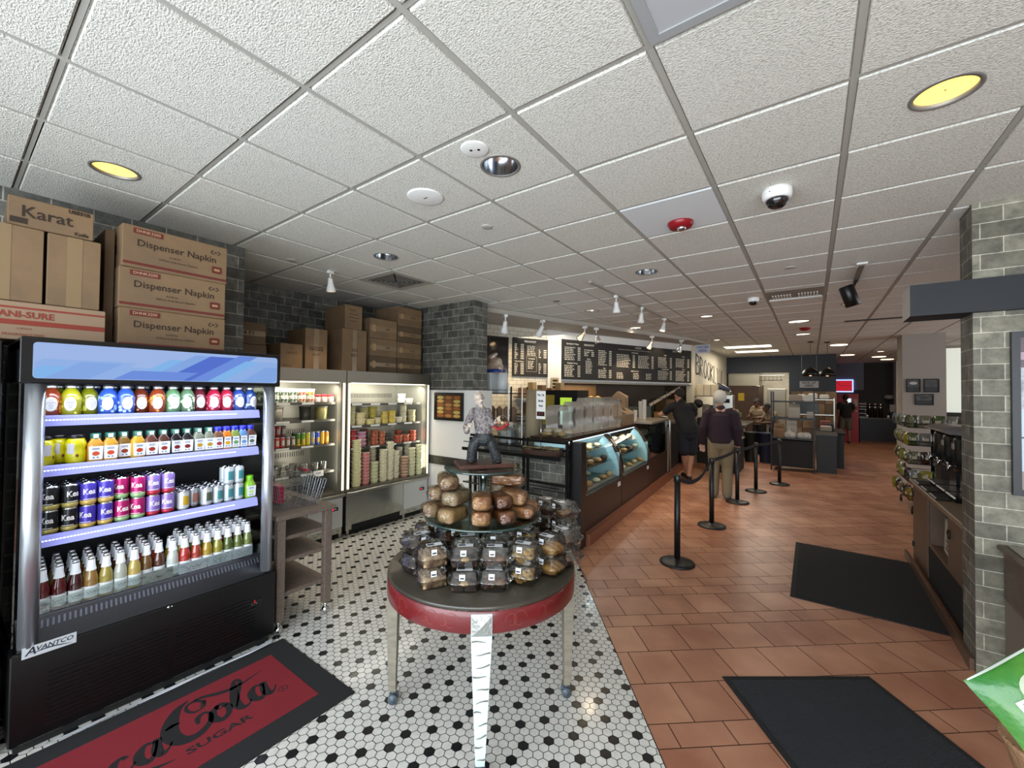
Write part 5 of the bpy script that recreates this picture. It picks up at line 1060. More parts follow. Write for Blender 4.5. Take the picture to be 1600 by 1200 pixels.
for q in range(4):
    a = A0+q*math.pi/2; d = Vector((math.cos(a), math.sin(a), 0)); n = Vector((-d.y, d.x, 0)); front = q in (0, 2)
    mb = MB(); top = TZ-.028; C0 = Vector((TX, TY, 0))
    def sq(r, z, hw, dep): return [C0+d*(r+dep)-n*hw+Vector((0, 0, z)), C0+d*(r+dep)+n*hw+Vector((0, 0, z)), C0+d*(r-dep)+n*hw+Vector((0, 0, z)), C0+d*(r-dep)-n*hw+Vector((0, 0, z))]
    rr_ = TR-.025
    rings = [sq(rr_-.005, .072, .020, .018), sq(rr_, .10, .022, .020), sq(rr_, .40, .036, .026), sq(rr_, TZ-.135, .047, .030), sq(rr_, TZ-.03, .047, .030)]
    mb.loft(rings, 0, False)
    F = lambda a_, b_, e=.0012: tuple(C0+d*(rr_+.030+e)+n*a_+Vector((0, 0, b_)))
    # carved square with a raised pyramid
    zc = TZ-.082; hh = .045
    mb.add([F(-hh, zc-hh), F(hh, zc-hh), F(hh, zc+hh), F(-hh, zc+hh), F(0, zc, .014)], [(0, 1, 4), (1, 2, 4), (2, 3, 4), (3, 0, 4)], 1)
    lg = mb.build('leg', [legw if front else legm, mat('carved_pewter', '#a7aaa6', .3, .5, bump=(60, .6))], t)
    if q == 0:
        mb = MB(); rg = random.Random(5)
        for k in range(11):
            z = TZ-.15-k*.052; hw = .044-(TZ-.13-z)*.040; e = lambda zz: .0015-max(0, (TZ-.135-zz))*.0102
            sgn = 1 if k % 3 else -1; w = hw*rg.uniform(1.1, 1.7)
            pts = [(sgn*(hw-w*i/6), z+.0025*math.sin(i*.8+k)-.0012*i*(k % 3)) for i in range(7)]
            mb.ribbon(pts, [.0065*(1-i/7.5)+.001 for i in range(7)], lambda a_, b_: tuple(C0+d*(rr_+.030+.0022-max(0, (TZ-.135-b_))*(.0100 if b_ > .4 else .0128))+n*max(-hw, min(hw, a_))+Vector((0, 0, b_))), 0)
        mb.build('painted_bands', [mat('bark_brown', '#6e6252', .5)], lg)
    elif q != 2:
        mb = MB()
        for k in range(7):
            for s_ in (-1, 1):
                z = .16+k*.068; hw = .0255+(z-.10)*.040
                if (k+s_) % 3 == 0: continue
                mb.add([tuple(C0+d*(rr_+.019+(z-.1)*.018+.002)+n*x_+Vector((0, 0, zz))) for x_, zz in ((s_*.003, z), (s_*hw*.8, z), (s_*hw*.8, z+.055), (s_*.003, z+.055))], [(0, 1, 2, 3)], 0)
        mb.build('inlay_tiles', [mat('inlay', '#a39c8b', .4)], lg)
    mb = MB(); mb.cyl(C0+d*(rr_-.005)+Vector((0, 0, .075)), C0+d*(rr_-.005)+Vector((0, 0, .05)), .012, n=10)
    cp0 = C0+d*(rr_-.005)+Vector((0, 0, .028))
    for s_ in (-1, 1): mb.cyl(cp0+n*s_*.010, cp0+n*s_*.024, .027, n=18); mb.cyl(cp0+n*s_*.024, cp0+n*s_*.0255, .012, n=12)
    mb.box(-.012, -.02, -.012, .012, .02, .028, 0, Matrix.Translation(cp0)); mb.build('caster', [mat('caster_grey', '#4e5962', .35)], lg)
mb = MB(); mb.cyl((TX, TY, TZ), (TX, TY, 1.318), .0215, n=24); mb.lathe([(.06, TZ), (.06, TZ+.006), (.03, TZ+.02)], 24, (TX, TY, 0)); 
for z in (1.035, 1.30): mb.lathe([(.022, z-.03), (.05, z-.008), (.055, z), (.02, z+.001)], 24, (TX, TY, 0))
for k in range(3):
    a = A0+.9+k*2.09; mb.tube([(TX+.02*math.cos(a), TY+.02*math.sin(a), .99), (TX+.10*math.cos(a), TY+.10*math.sin(a), 1.035)], .006, 8)
mb.build('pole', [mat('pole_chrome', '#b9c0c6', .15, 1)], t)
gl = clear('tier_glass', '#dcebe4', .02, .10); ge = mat('glass_edge', '#1d3a36', .1, coat=1)
for r, z in ((.332, 1.060), (.224, 1.320)):
    mb = MB(); mb.lathe([(.003, z-.010), (r-.002, z-.010)], 72, (TX, TY, 0), 0, True, False); mb.lathe([(r-.002, z), (.003, z)], 72, (TX, TY, 0), 0, True, False)
    mb.lathe([(r-.002, z-.010), (r, z-.008), (r, z-.002), (r-.002, z)], 72, (TX, TY, 0), 1, True, False)
    mb.build('glass_tier', [gl, ge], t)
# ---- pastries in clear hinged boxes
def pastry_bits(kind):
    mb = MB(); rg = random.Random(sum(map(ord, kind)))
    if kind == 'croissant':
        for k in range(3):
            y0 = -.03+k*.032; pts, rad = [], []
            for i in range(13):
                f = i/12*2-1; pts.append((f*.052, y0+.012*f*f, .020+.006*math.cos(f*2))); rad.append(.007+.014*math.cos(f*1.45)+.0025*(i % 2))
            mb.tube(pts, rad, 10, 0, True, hint=(0, 1, 0))
    elif kind == 'roll':
        for k in range(4):
            for l in range(2):
                y0 = -.042+k*.028; pts = [(-.05+.1*i/9, y0, .014+l*.024) for i in range(10)]
                mb.tube(pts, [.0135+.002*(i % 2) for i in range(10)], 8, 0, True)
                for i in range(4): mb.box(-.04+i*.022, y0-.012, .026+l*.024, -.034+i*.022, y0+.012, .029+l*.024, 1)
    elif kind == 'rugelach':
        for k in range(10):
            a = rg.uniform(0, 3.1); x = rg.uniform(-.038, .038); y = rg.uniform(-.038, .038); z = .014+(k//5)*.022; d_ = Vector((math.cos(a), math.sin(a), 0))
            c = Vector((x, y, z)); mb.tube([c+d_*(i/6-.5)*.05 for i in range(7)], [.006, .011, .0135, .0155, .0135, .011, .006], 8, k % 2)
    elif kind == 'knot':
        for k in range(9):
            x = rg.uniform(-.036, .036); y = rg.uniform(-.036, .036); z = .018+(k//4)*.018
            mb.tube([(x+.014*math.cos(a), y+.014*math.sin(a), z+.006*math.sin(2*a)) for a in [i*.7 for i in range(10)]], [.008+.002*(i % 2) for i in range(10)], 7, k % 2)
    elif kind == 'brownie':
        for i in range(2):
            for j in range(2): mb.box(-.055+i*.056, -.055+j*.056, .004, -.003+i*.056, -.003+j*.056, .042, 0, b=.006)
        mb.sphere((.0, -.045, .035), .016, 10, 1, sc=(1.4, 1, .6))
    elif kind == 'babka':
        for k in range(3):
            pts = [(-.052+.104*i/14, -.034+k*.034+.006*math.sin(i*1.2+k), .026+.006*math.cos(i*1.2)) for i in range(15)]; mb.tube(pts, [.018+.003*(i % 3) for i in range(15)], 9, k % 2)
    elif kind == 'cookie':
        for k in range(12):
            mb.lathe([(.003, 0), (.020, .002), (.023, .006), (.018, .011), (.003, .013)], 12, (rg.uniform(-.033, .033), rg.uniform(-.033, .033), .004+.011*(k//3)), k % 2)
    return mb
PC = {'croissant': ('#b07c30', '#c9974a'), 'roll': ('#7a5136', '#c9ab84'), 'rugelach': ('#8a5c34', '#5a3420'), 'knot': ('#b98a34', '#cba24c'), 'brownie': ('#2e1c14', '#c9a05a'), 'babka': ('#5c3622', '#3c2216'), 'cookie': ('#a37c4c', '#7c5230')}
shell_m = clear('clamshell', '#e6e6e4', .09, .13, bump=(26, .35)); lab_m = mat('sticker', '#e9ebee', .25, coat=.5); bar = mat('barcode', '#44464a', .6); CS = 1.13
CLAM = {}
def clam(kind, fl):
    k = (kind, fl)
    if k in CLAM: return CLAM[k]
    mb = MB(); rib = (16, .0016)
    mb.lathe([(.054, .001), (.058, .004), (.066, .034), (.0735, .038), (.0745, .042)], 48, sq=4, caps=False, rib=rib)
    mb.lathe([(.0745, .043), (.0725, .048), (.064, .052), (.057, .083), (.050, .088), (.003, .090)], 48, sq=4, caps=False, rib=rib)
    sh = mb.mesh('clear_box', [shell_m])
    mb = MB(); lb = []
    if fl: mb.add([(-.034, -.0455, .0905), (.034, -.0455, .0905), (.034, -.012, .0915), (-.034, -.012, .0915)], [(0, 1, 2, 3)], 0); mb.add([(-.03, -.036, .0918), (.0, -.036, .0918), (.0, -.02, .0922), (-.03, -.02, .0922)], [(0, 1, 2, 3)], 1)
    mb.add([(-.020, -.0655, .057), (.004, -.0655, .057), (.004, -.0615, .080), (-.020, -.0615, .080)], [(0, 1, 2, 3)], 0); mb.add([(-.017, -.0662, .062), (.001, -.0662, .062), (.001, -.0650, .069), (-.017, -.0650, .069)], [(0, 1, 2, 3)], 1)
    st = mb.mesh('price_label', [lab_m, bar]); cs = PC[kind]
    ps = pastry_bits(kind).mesh('pastry', [mat('pa'+cs[0], cs[0], .55, bump=(90, .4), var=(30, cs[1] if kind != 'brownie' else '#3c261a')), mat('pb'+cs[1], cs[1], .5, bump=(90, .4))])
    for me in (sh, st, ps):
        for v_ in me.vertices: v_.co *= CS
    CLAM[k] = [('clear_box', sh), ('price_label', st), ('pastry', ps)]; return CLAM[k]
def cl_at(x, y, n, kind, label, da=0, step=.0, fl=True, z0=TZ):
    a = math.atan2(-y, -x)+math.pi/2+da
    for k in range(n):
        ox = -math.sin(a)*0; bx = x+.0*k; d_ = Vector((x, y)).normalized()*(step*k)
        put(clam(kind, fl), 'pastry_box', label[k] if isinstance(label, list) else label, 'pastry box', (bx+d_.x, y+d_.y, z0+.0008+k*.0925*CS*.985), a+rnd.uniform(-.08, .08), 'clear boxes of pastries on the round table')
cl_at(-1.54, 1.46, 2, 'roll', ['lower clear box of striped finger rolls at the front left of the table', 'upper clear box of striped finger rolls at the front left, nearest the rim'], .25)
cl_at(-1.382, 1.532, 2, 'brownie', ['lower box of dark brownies with wide white label at the table front', 'upper box of dark brownies with a yellow cookie at the table front'], 0, .03)
cl_at(-1.50, 1.67, 2, 'croissant', ['lower pale pastry box behind the brownie boxes', 'box of pale croissants behind the brownie boxes'], .1)
cl_at(-1.27, 1.625, 2, 'rugelach', ['lower box of layered brown pastries just right of the front leg', 'upper box of layered pinkish pastries just right of the front leg'], -.15, .02)
cl_at(-1.40, 1.80, 2, 'cookie', ['lower box of pale cookies behind the layered pastries', 'box of pale cookies below the glass tier front edge'], -.05)
cl_at(-1.185, 1.765, 2, 'knot', ['lower box of golden twisted knots at the right front', 'upper box of golden twisted knots at the right front'], -.3)
cl_at(-1.30, 1.945, 2, 'knot', ['lower box of light knots behind the golden ones', 'box of light knots with a tilted label behind the golden ones'], -.5)
cl_at(-1.135, 1.93, 2, 'croissant', ['lower box of ridged croissants at the right of the table', 'upper box of ridged croissants at the right of the table'], -.6)
cl_at(-1.125, 2.09, 2, 'rugelach', ['lower box of brown pastries at the right rim', 'upper box with a dark label at the right rim'], -.8)
cl_at(-1.33, 2.24, 3, 'babka', ['bottom box of the tall three-box stack at the back right', 'middle box of the tall three-box stack at the back right', 'top box of the tall three-box stack at the back right'], -.7)
cl_at(-1.215, 2.225, 3, 'cookie', ['bottom box of the stack beside the tall back-right one', 'middle box of the stack beside the tall back-right one', 'top box of the stack beside the tall back-right one'], -.9)
cl_at(-1.72, 1.525, 2, 'brownie', ['lower box of dark chocolate pastries at the left rim', 'upper box of dark chocolate pastries at the left rim'], .6)
cl_at(-1.80, 1.68, 2, 'babka', ['lower babka box at the left edge, behind the rim boxes', 'upper babka box with slanted white label at the left edge'], .7)
cl_at(-1.665, 1.71, 2, 'rugelach', ['lower box of brown pastries inside the left group', 'upper box of brown striped pastries inside the left group'], .5)
cl_at(-1.83, 1.86, 2, 'babka', ['lower dark box at the back of the left group', 'upper dark box at the back of the left group'], .8)
cl_at(-1.52, 2.06, 1, 'brownie', 'single dark box under the middle of the glass tier', 0)
cl_at(-1.50, 2.23, 2, 'babka', ['lower dark brown box at the back under the glass tier', 'upper dark brown box at the back under the glass tier'], -.3)
# ---- wrapped loaves on the glass tier
film = clear('film', '#f6f2ec', .05, .04, bump=(26, 1.0), edge=.55, aniso=(.35, 1.8, 1.8))
def loaf(c1, c2, L=.20, w=.05, h=.075, sq=3.6):
    mb = MB(); rings = []
    n = 22
    for i in range(13):
        f = i/12*2-1; e = (1-abs(f)**7)**.5*.98+.02; 
        rings.append([(f*L/2, (w*e*math.copysign(abs(math.cos(a))**(2/sq), math.cos(a)))*(1+.04*math.sin(i*2.3+a*3)), h/2+(h/2*e*math.copysign(abs(math.sin(a))**(2/sq), math.sin(a)))) for a in [2*math.pi*k/n for k in range(n)]])
    mb.loft(rings, 0); b = mb.mesh('loaf', [mat('lf'+c1, c1, .6, bump=(40, .8), var=(26, c2))])
    mb = MB(); rings = []
    for i in range(15):
        f = i/14*2-1; e = (1-abs(f)**8)**.5*.98+.02
        rings.append([(f*(L/2+.012), (w*e+.0035)*math.copysign(abs(math.cos(a))**(2/sq), math.cos(a))*(1+.035*math.sin(a*9+i)), h/2+(h/2*e+.003)*math.copysign(abs(math.sin(a))**(2/sq), math.sin(a))*(1+.02*math.sin(a*7+i*2))) for a in [2*math.pi*k/28 for k in range(28)]])
    mb.loft(rings, 0, True, False); fl = mb.mesh('film_wrap', [film]); return [('loaf', b), ('film_wrap', fl)]
L1 = loaf('#9c8668', '#5e3a24'); L2 = loaf('#b09068', '#8a7850', .17); L3 = loaf('#7a4426', '#b08a5e', .15, .048); L4 = loaf('#a8784e', '#7e5232', .20, .04, .065); L5 = loaf('#a8997f', '#85755a', .17, .05); L6 = loaf('#80502f', '#48281a', .15, .045, .07)
LG = 'film-wrapped loaves on the glass tier'; TB = 1.061
def lo_at(pr_, dr, da, z, rz, label):
    a = A0+da; put(pr_, 'wrapped_loaf', label, 'bread', (TX+dr*math.cos(a), TY+dr*math.sin(a), TB+z+.004), a+rz, LG)
lo_at(L3, .23, -.03, 0, 0, 'film-wrapped brown loaf at the very front centre of the glass tier, bottom')
lo_at(L3, .225, -.03, .078, .05, 'film-wrapped glossy brown loaf on top at the front centre of the glass tier')
lo_at(L2, .24, -.72, 0, .1, 'wrapped golden round loaf low at the front left of the tier')
lo_at(L5, .20, -.80, .078, .2, 'wrapped pale loaf in the second layer of the left group')
lo_at(L1, .245, -1.30, 0, .3, 'wrapped reddish loaf low at the left edge of the tier')
lo_at(L1, .215, -1.12, .155, 1.3, 'large wrapped mottled loaf on top of the left group')
lo_at(L1, .21, -1.45, .078, .2, 'wrapped loaf in the second layer at the far left of the tier')
lo_at(L6, .235, .48, 0, -.1, 'wrapped dark seeded loaf low, right of the front centre')
lo_at(L6, .205, .46, .073, -.1, 'wrapped dark loaf on top, right of the front centre')
lo_at(L4, .22, 1.02, 0, .0, 'wrapped brown loaf low in the right group of the tier')
lo_at(L3, .20, .98, .068, .2, 'shiny wrapped brown loaf in the middle of the right group')
lo_at(L4, .22, 1.42, 0, .3, 'wrapped loaf low at the right edge of the tier')
lo_at(L4, .17, 1.45, .068, -.9, 'long golden loaf lying on top at the right of the tier')
lo_at(L4, .15, 1.9, .134, -.5, 'long tan loaf on the very top of the right group')
lo_at(L5, .16, 2.3, .0, .5, 'wrapped pale loaf at the back right of the tier')
lo_at(L5, .14, 2.35, .078, .6, 'grey-brown wrapped loaf on top at the back of the tier')
lo_at(L2, .20, 1.85, .0, .2, 'wrapped loaf at the back right under the long tan one')

# ================================================================== PEOPLE AND THE SCULPTURE
def blob(name, pieces, voxel, m, parent, smooth=2, extra=None):
    """closed tapered tubes fused by voxel remeshing into one continuous surface. piece = [(point, rx, ry)...] or ('s', centre, r, scale)"""
    mb = MB()
    for p in pieces:
        if p[0] == 's': mb.sphere(p[1], p[2], 20, 0, sc=p[3])
        elif p[0] == 'f': mb.tube([q[0] for q in p[1]], [(q[1], q[2]) for q in p[1]], 22, 0, True, hint=(0, 1, 0))
        else: mb.tube([q[0] for q in p], [(q[1], q[2]) for q in p], 18, 0, True, hint=(0, 1, 0) if abs((Vector(p[-1][0])-Vector(p[0][0])).normalized().z) > .7 else (0, 0, 1), round_ends=True)
    if extra: extra(mb)
    me = mb.mesh(name, m); o = bpy.data.objects.new(name, me); COL.objects.link(o); o.parent = parent
    r = o.modifiers.new('fuse', 'REMESH'); r.mode = 'VOXEL'; r.voxel_size = voxel; r.use_smooth_shade = True
    s_ = o.modifiers.new('soft', 'SMOOTH'); s_.iterations = smooth; s_.factor = .5
    dg = bpy.context.evaluated_depsgraph_get(); nm = bpy.data.meshes.new_from_object(o.evaluated_get(dg))
    for p_ in nm.polygons: p_.use_smooth = True
    o.modifiers.clear(); o.data = nm; nm.materials.clear(); nm.materials.append(m); return o
def V(*a): return Vector(a)
def person(label, cat, loc, rz, Ht, J, skin, top, bottom, shoe, hair, longsleeve=False, shorts=False, hairkind='short', name='person', build=1.0, vox=.009, extras=None, hs=1.0):
    """J: joint overrides in a 1.75 m frame, figure faces +Y, x = its right"""
    s = Ht/1.75; B = build
    D_ = dict(pel=V(0, 0, .95), waist=V(0, 0, 1.08), chest=V(0, .01, 1.30), neck=V(0, -.015, 1.475), head=V(0, .02, 1.63), look=0.0,
              sr=V(.185, -.01, 1.415), sl=V(-.185, -.01, 1.415), er=V(.235, -.03, 1.13), el=V(-.235, -.03, 1.13), wr=V(.245, .03, .88), wl=V(-.245, .03, .88), hr=V(0, .1, -1), hl=V(0, .1, -1),
              pr=V(.09, 0, .92), pl=V(-.09, 0, .92), kr=V(.10, .02, .50), kl=V(-.10, .02, .50), ar=V(.10, -.03, .09), al=V(-.10, -.03, .09), tr=V(.12, .13, .035), tl=V(-.12, .13, .035))
    D_.update(J); j = {k: (v*s if isinstance(v, Vector) and k not in ('hr', 'hl') else v) for k, v in D_.items()}
    t = thing(name, label, cat, loc, rz)
    P = []
    w = lambda p, a, b=None: (p, a*s*B, (a if b is None else b)*s*B)
    P.append([w(j['pel']-V(0, 0, .05*s), .15, .11), w(j['pel']+V(0, 0, .03*s), .155, .115), w(j['waist'], .140, .105), w(j['chest']-V(0, 0, .05*s), .160, .115), w(j['chest']+V(0, 0, .06*s), .165, .112), w(j['neck']-V(0, 0, .05*s), .10, .08)])
    P.append([w(j['neck']-V(0, 0, .05*s), .060, .058), w(j['head']-V(0, .01*s, .09*s), .052, .054)])
    lk = j['look']; f = V(math.sin(lk), math.cos(lk), 0); rt = V(math.cos(lk), -math.sin(lk), 0); h = j['head']
    P.append(('s', h+V(0, 0, .02*s)-f*.008*s, .098*s, (.80+.12*abs(f.x), .80+.16*abs(f.y), 1.12)))
    P.append(('s', h-V(0, 0, .055*s)+f*.03*s, .060*s, (.92, .95, 1.0)))
    P.append([(h+f*.078*s+V(0, 0, .025*s), .008*s, .008*s), (h+f*.104*s-V(0, 0, .015*s), .014*s, .012*s)])
    P.append([(h+f*.082*s-V(0, 0, .045*s)-rt*.02*s, .007*s, .008*s), (h+f*.082*s-V(0, 0, .045*s)+rt*.02*s, .007*s, .008*s)])
    for sg in (-1, 1):
        P.append(('s', h+rt*sg*.082*s, .026*s, (.4, .8, 1.2)))
        P.append(('s', h+f*.070*s+rt*sg*.032*s+V(0, 0, .03*s), .018*s, (1, .6, .6)))
    for a in 'rl':
        sh, e, wr_ = j['s'+a], j['e'+a], j['w'+a]
        P.append([w(j['chest']+V(0, 0, .06*s), .07), w(sh, .062), w(sh*.6+e*.4, .050), w(e, .043), w(e*.6+wr_*.4, .042), w(wr_, .028)])
        hd = j['h'+a].normalized(); side = hd.cross(V(0, 1, 0) if abs(hd.y) < .8 else V(1, 0, 0)).normalized(); sg = 1 if a == 'r' else -1
        nrm = hd.cross(side).normalized(); pc = wr_+hd*.05*s
        P.append([(wr_, .024*s, .02*s), (pc, .020*s, .036*s) if abs(side.x) < .5 else (pc, .036*s, .020*s), (wr_+hd*.09*s, .026*s, .022*s)])
        for q, (off, ln) in enumerate([(-.030, .062), (-.010, .075), (.010, .080), (.030, .070)]):
            b0 = wr_+hd*.085*s+side*off*s; P.append([(b0, .0095*s, .0095*s), (b0+hd*ln*.5*s+nrm*.006*s, .0088*s, .0088*s), (b0+hd*ln*.95*s+nrm*.020*s, .0078*s, .0078*s)])
        b0 = wr_+hd*.025*s-side*.025*s; P.append([(b0, .011*s, .011*s), (b0+hd*.035*s-side*.030*s, .0095*s, .0095*s), (b0+hd*.062*s-side*.036*s+nrm*.008*s, .0085*s, .0085*s)])
        hp, k_, an = j['p'+a], j['k'+a], j['a'+a]
        P.append([w(hp, .092, .098), w(hp*.55+k_*.45, .075, .08), w(k_, .054, .056), w(k_*.65+an*.35, .055, .057), w(k_*.25+an*.75, .038, .04), w(an, .032, .034)])
        P.append([w(an-V(0, .03*s, .02*s), .035, .035), w(j['t'+a]+V(0, 0, .01*s), .038, .028)])
    blob('body', P, vox, skin, t)
    g = .014*s
    def infl(lst, e=g): return [(p, a+e, b+e) for p, a, b in lst]
    Sx = [('f', infl([w(j['pel']-V(0, 0, .045*s), .162, .130), w(j['pel']+V(0, 0, .03*s), .160, .128), w(j['waist'], .152, .124), w(j['chest']-V(0, 0, .05*s), .168, .126), w(j['chest']+V(0, 0, .07*s), .165, .112), w(j['neck']-V(0, 0, .05*s), .085, .075)]))]
    for a in 'rl':
        sh, e, wr_ = j['s'+a], j['e'+a], j['w'+a]
        pc = [w(j['chest']+V(0, 0, .06*s), .07), w(sh*.97+j['chest']*.03+V(0, 0, -.004*s), .070), w(sh*.85+e*.15, .066), w(sh*.6+e*.4, .056)]
        pc += [w(e, .050), w(e*.5+wr_*.5, .044), w(wr_, .036)] if longsleeve else [w(sh*.45+e*.55, .058)]
        Sx.append(infl(pc, g*.8))
    Sx.append([w(j['neck']-V(0, 0, .075*s), .100, .085), w(j['neck']-V(0, 0, .035*s), .082, .078), w(j['neck']-V(0, 0, .0), .068, .068)])
    blob('shirt', Sx, vox, top, t)
    Tx = [infl([w(j['pel']-V(0, 0, .07*s), .150, .118), w(j['pel']+V(0, 0, .04*s), .140, .105)], g*.5)]
    for a in 'rl':
        hp, k_, an = j['p'+a], j['k'+a], j['a'+a]
        Tx.append(infl([w(hp, .096, .10), w(hp*.5+k_*.5, .088, .092)]+([w(hp*.12+k_*.88, .088, .090)] if shorts else [w(k_, .070, .074), w(k_*.5+an*.5, .066, .068), w(an+V(0, 0, -.01*s), .062, .066)]), g*.6))
    blob('trousers' if not shorts else 'shorts', Tx, vox, bottom, t)
    for a in 'rl':
        an = j['a'+a]; to = j['t'+a]
        blob('shoe', [[w(an-V(0, .04*s, .045*s), .044, .042), w(an*.4+to*.6-V(0, 0, .012*s), .050, .040), w(to+V(0, .01, 0), .044, .030)]], vox, shoe, t, 1)
    if hairkind:
        Hx = [('s', h+V(0, 0, .040*s)-f*.020*s, .103*s*hs, (.86+.1*abs(f.x), .86+.1*abs(f.y), 1.0)), ('s', h-V(0, 0, .012*s)-f*.045*s, .066*s, (.95, .75, .85))]
        if hairkind == 'cap': Hx.append([(h+V(0, 0, .05*s)+f*.06*s, .06*s, .012*s), (h+V(0, 0, .04*s)+f*.15*s, .05*s, .008*s)])
        ob = blob('hair' if hairkind != 'cap' else 'cap', Hx, vox*.8, hair, t, 1)
    fc = MB()
    for sg in (-1, 1): fc.sphere(h+f*.087*s+rt*sg*.032*s+V(0, 0, .018*s), .0085*s, 8)
    fc.build('eyes', [mat('eye_dark', '#1a1410', .3)], t, world=False)
    if extras: extras(t, j, s, f, rt)
    return t
skin1 = mat('skin_a', '#a87a62', .55); skin2 = mat('skin_b', '#5a3a2a', .55); skin3 = mat('skin_c', '#9a6e58', .55)
person('man in black polo shirt and navy shorts leaning on the glass counter', 'person', (-2.10, 9.02, .0), .62, 1.86,
       dict(pel=V(.02, -.08, .94), waist=V(.0, -.03, 1.08), chest=V(-.03, .06, 1.30), neck=V(-.05, .10, 1.46), head=V(-.07, .17, 1.60), look=-.5, sl=V(-.22, .08, 1.40), sr=V(.15, .03, 1.39), el=V(-.42, .22, 1.20), wl=V(-.36, .46, 1.21), hl=V(.5, .6, 0), er=V(.22, .14, 1.13), wr=V(.05, .36, 1.17), hr=V(-.6, .5, 0),
            pr=V(.10, -.06, .91), pl=V(-.08, -.06, .91), kr=V(.09, -.03, .49), kl=V(-.04, -.02, .49), ar=V(.03, -.06, .08), al=V(.06, .10, .09), tr=V(.08, .10, .035), tl=V(.05, .24, .035)),
       skin1, mat('polo_black', '#0d0d10', .85), mat('shorts_navy', '#12151f', .85), mat('shoe_dark', '#17130f', .6), mat('hair_dark', '#17110d', .8), False, True, 'short', build=1.12)
def paper_hand(t, j, s, f, rt):
    mb = MB(); p = j['wl']+V(-.02, .04, -.10)*s; mb.box(p.x-.02, p.y-.03, p.z-.05, p.x-.015, p.y+.04, p.z+.03)
    tag(mb.build('receipt', [paper], None, world=False), 'small white slip in the left hand of the man in purple', 'paper slip').matrix_world = Matrix.Translation((-1.25, 7.72, 0)) @ Matrix.Rotation(.10, 4, 'Z')
person('elderly man in dark purple sweater and khaki trousers waiting behind the belt posts', 'person', (-1.25, 7.76, 0), .10, 1.78,
       dict(head=V(-.015, .03, 1.625), look=-.1, neck=V(0, .0, 1.465), kr=V(.095, .03, .50), kl=V(-.095, .02, .50), er=V(.26, -.04, 1.14), el=V(-.26, -.04, 1.14), wr=V(.25, .05, .90), wl=V(-.27, .04, .89)),
       mat('skin_pale', '#b08a74', .55), mat('sweater_purple', '#241420', .9), mat('khaki', '#7d7058', .85), mat('sneaker', '#6d665c', .6), mat('hair_white', '#b9b5ae', .8), True, False, 'short', build=1.10, extras=paper_hand, hs=1.17)
person('worker with dark cap, white collar and tan apron behind the black wire shelf', 'person', (-1.22, 13.9, 0), 2.6, 1.68,
       dict(chest=V(0, .05, 1.28), neck=V(0, .07, 1.44), head=V(0, .13, 1.56), el=V(-.26, .1, 1.15), wl=V(-.12, .32, 1.12), er=V(.26, .1, 1.15), wr=V(.12, .32, 1.12), hl=V(.2, 1, 0), hr=V(-.2, 1, 0)), skin2, mat('apron_tan', '#7b6a54', .8), mat('pants_dark', '#1c1a1a', .8), mat('shoe_dark', '#17130f', .6), mat('cap_dark2', '#191113', .8), False, False, 'cap')
person('second worker in tan apron bending forward beside the first', 'person', (-.80, 13.2, 0), 2.2, 1.62,
       dict(chest=V(0, .12, 1.24), neck=V(0, .18, 1.38), head=V(0, .26, 1.49), waist=V(0, .04, 1.07), sr=V(.18, .12, 1.33), sl=V(-.18, .12, 1.33), el=V(-.25, .25, 1.08), wl=V(-.12, .45, 1.06), er=V(.25, .25, 1.08), wr=V(.12, .45, 1.06), hl=V(.2, 1, 0), hr=V(-.2, 1, 0)), skin2, mat('apron_tan', '#7b6a54', .8), mat('pants_dark', '#1c1a1a', .8), mat('shoe_dark', '#17130f', .6), mat('hair_black', '#120e0c', .8), False, False, 'short')
person('customer in dark T-shirt and grey shorts standing at the red drinks machine', 'person', (1.0, 19.30, 0), .25, 1.76,
       dict(wr=V(.14, .34, 1.16), er=V(.26, .06, 1.14), hr=V(0, 1, .1), kl=V(-.12, .02, .5), al=V(-.14, -.03, .09), tl=V(-.15, .12, .035)), skin3, mat('tee_dark', '#1d2327', .85), mat('shorts_grey', '#6b6a60', .85), mat('shoe_grey', '#4a4640', .6), mat('hair_brown', '#3a2a1e', .8), False, True, 'short')
# painted sculpture of a bearded man carrying a basket, on the top glass tier
SZ = 1.3205
t = thing('sculpture', 'small painted sculpture of a leaning bald man in jeans on a brown wooden slab', 'sculpture', (TX, TY, SZ)); Rm = Matrix.Rotation(.30+YAW, 4, 'Z')
mb = MB(); mb.box(-.155, -.10, .0005, .155, .10, .024, 0, Rm, b=.003); mb.build('slab', [mat('slab_wood', '#4f2d20', .35, var=(12, '#3f231a', (1, 6, 6)), coat=.3)], t, world=False)
mb = MB(); mb.box(.135, -.11, .0005, .14, -.105, .06, 0, Rm)
Rs = Matrix.Rotation(.05+YAW, 3, 'Z')
def sp(*l): return [(Rs @ V(a*1.1, b*1.1, c*1.18)+V(0, 0, .024), r*1.1, r2*1.1) for a, b, c, r, r2 in l]
crm = bump_ = None
jeans = mat('sculpt_jeans', '#0f1214', .4, coat=.15, bump=(120, 1.0), var=(60, '#20262a')); shirt_s = mat('sculpt_shirt', '#8d8683', .6, bump=(150, 1.0), var=(70, '#4f4448')); flesh = mat('sculpt_flesh', '#c9b7a6', .55, bump=(160, .8), var=(60, '#8e8278'))
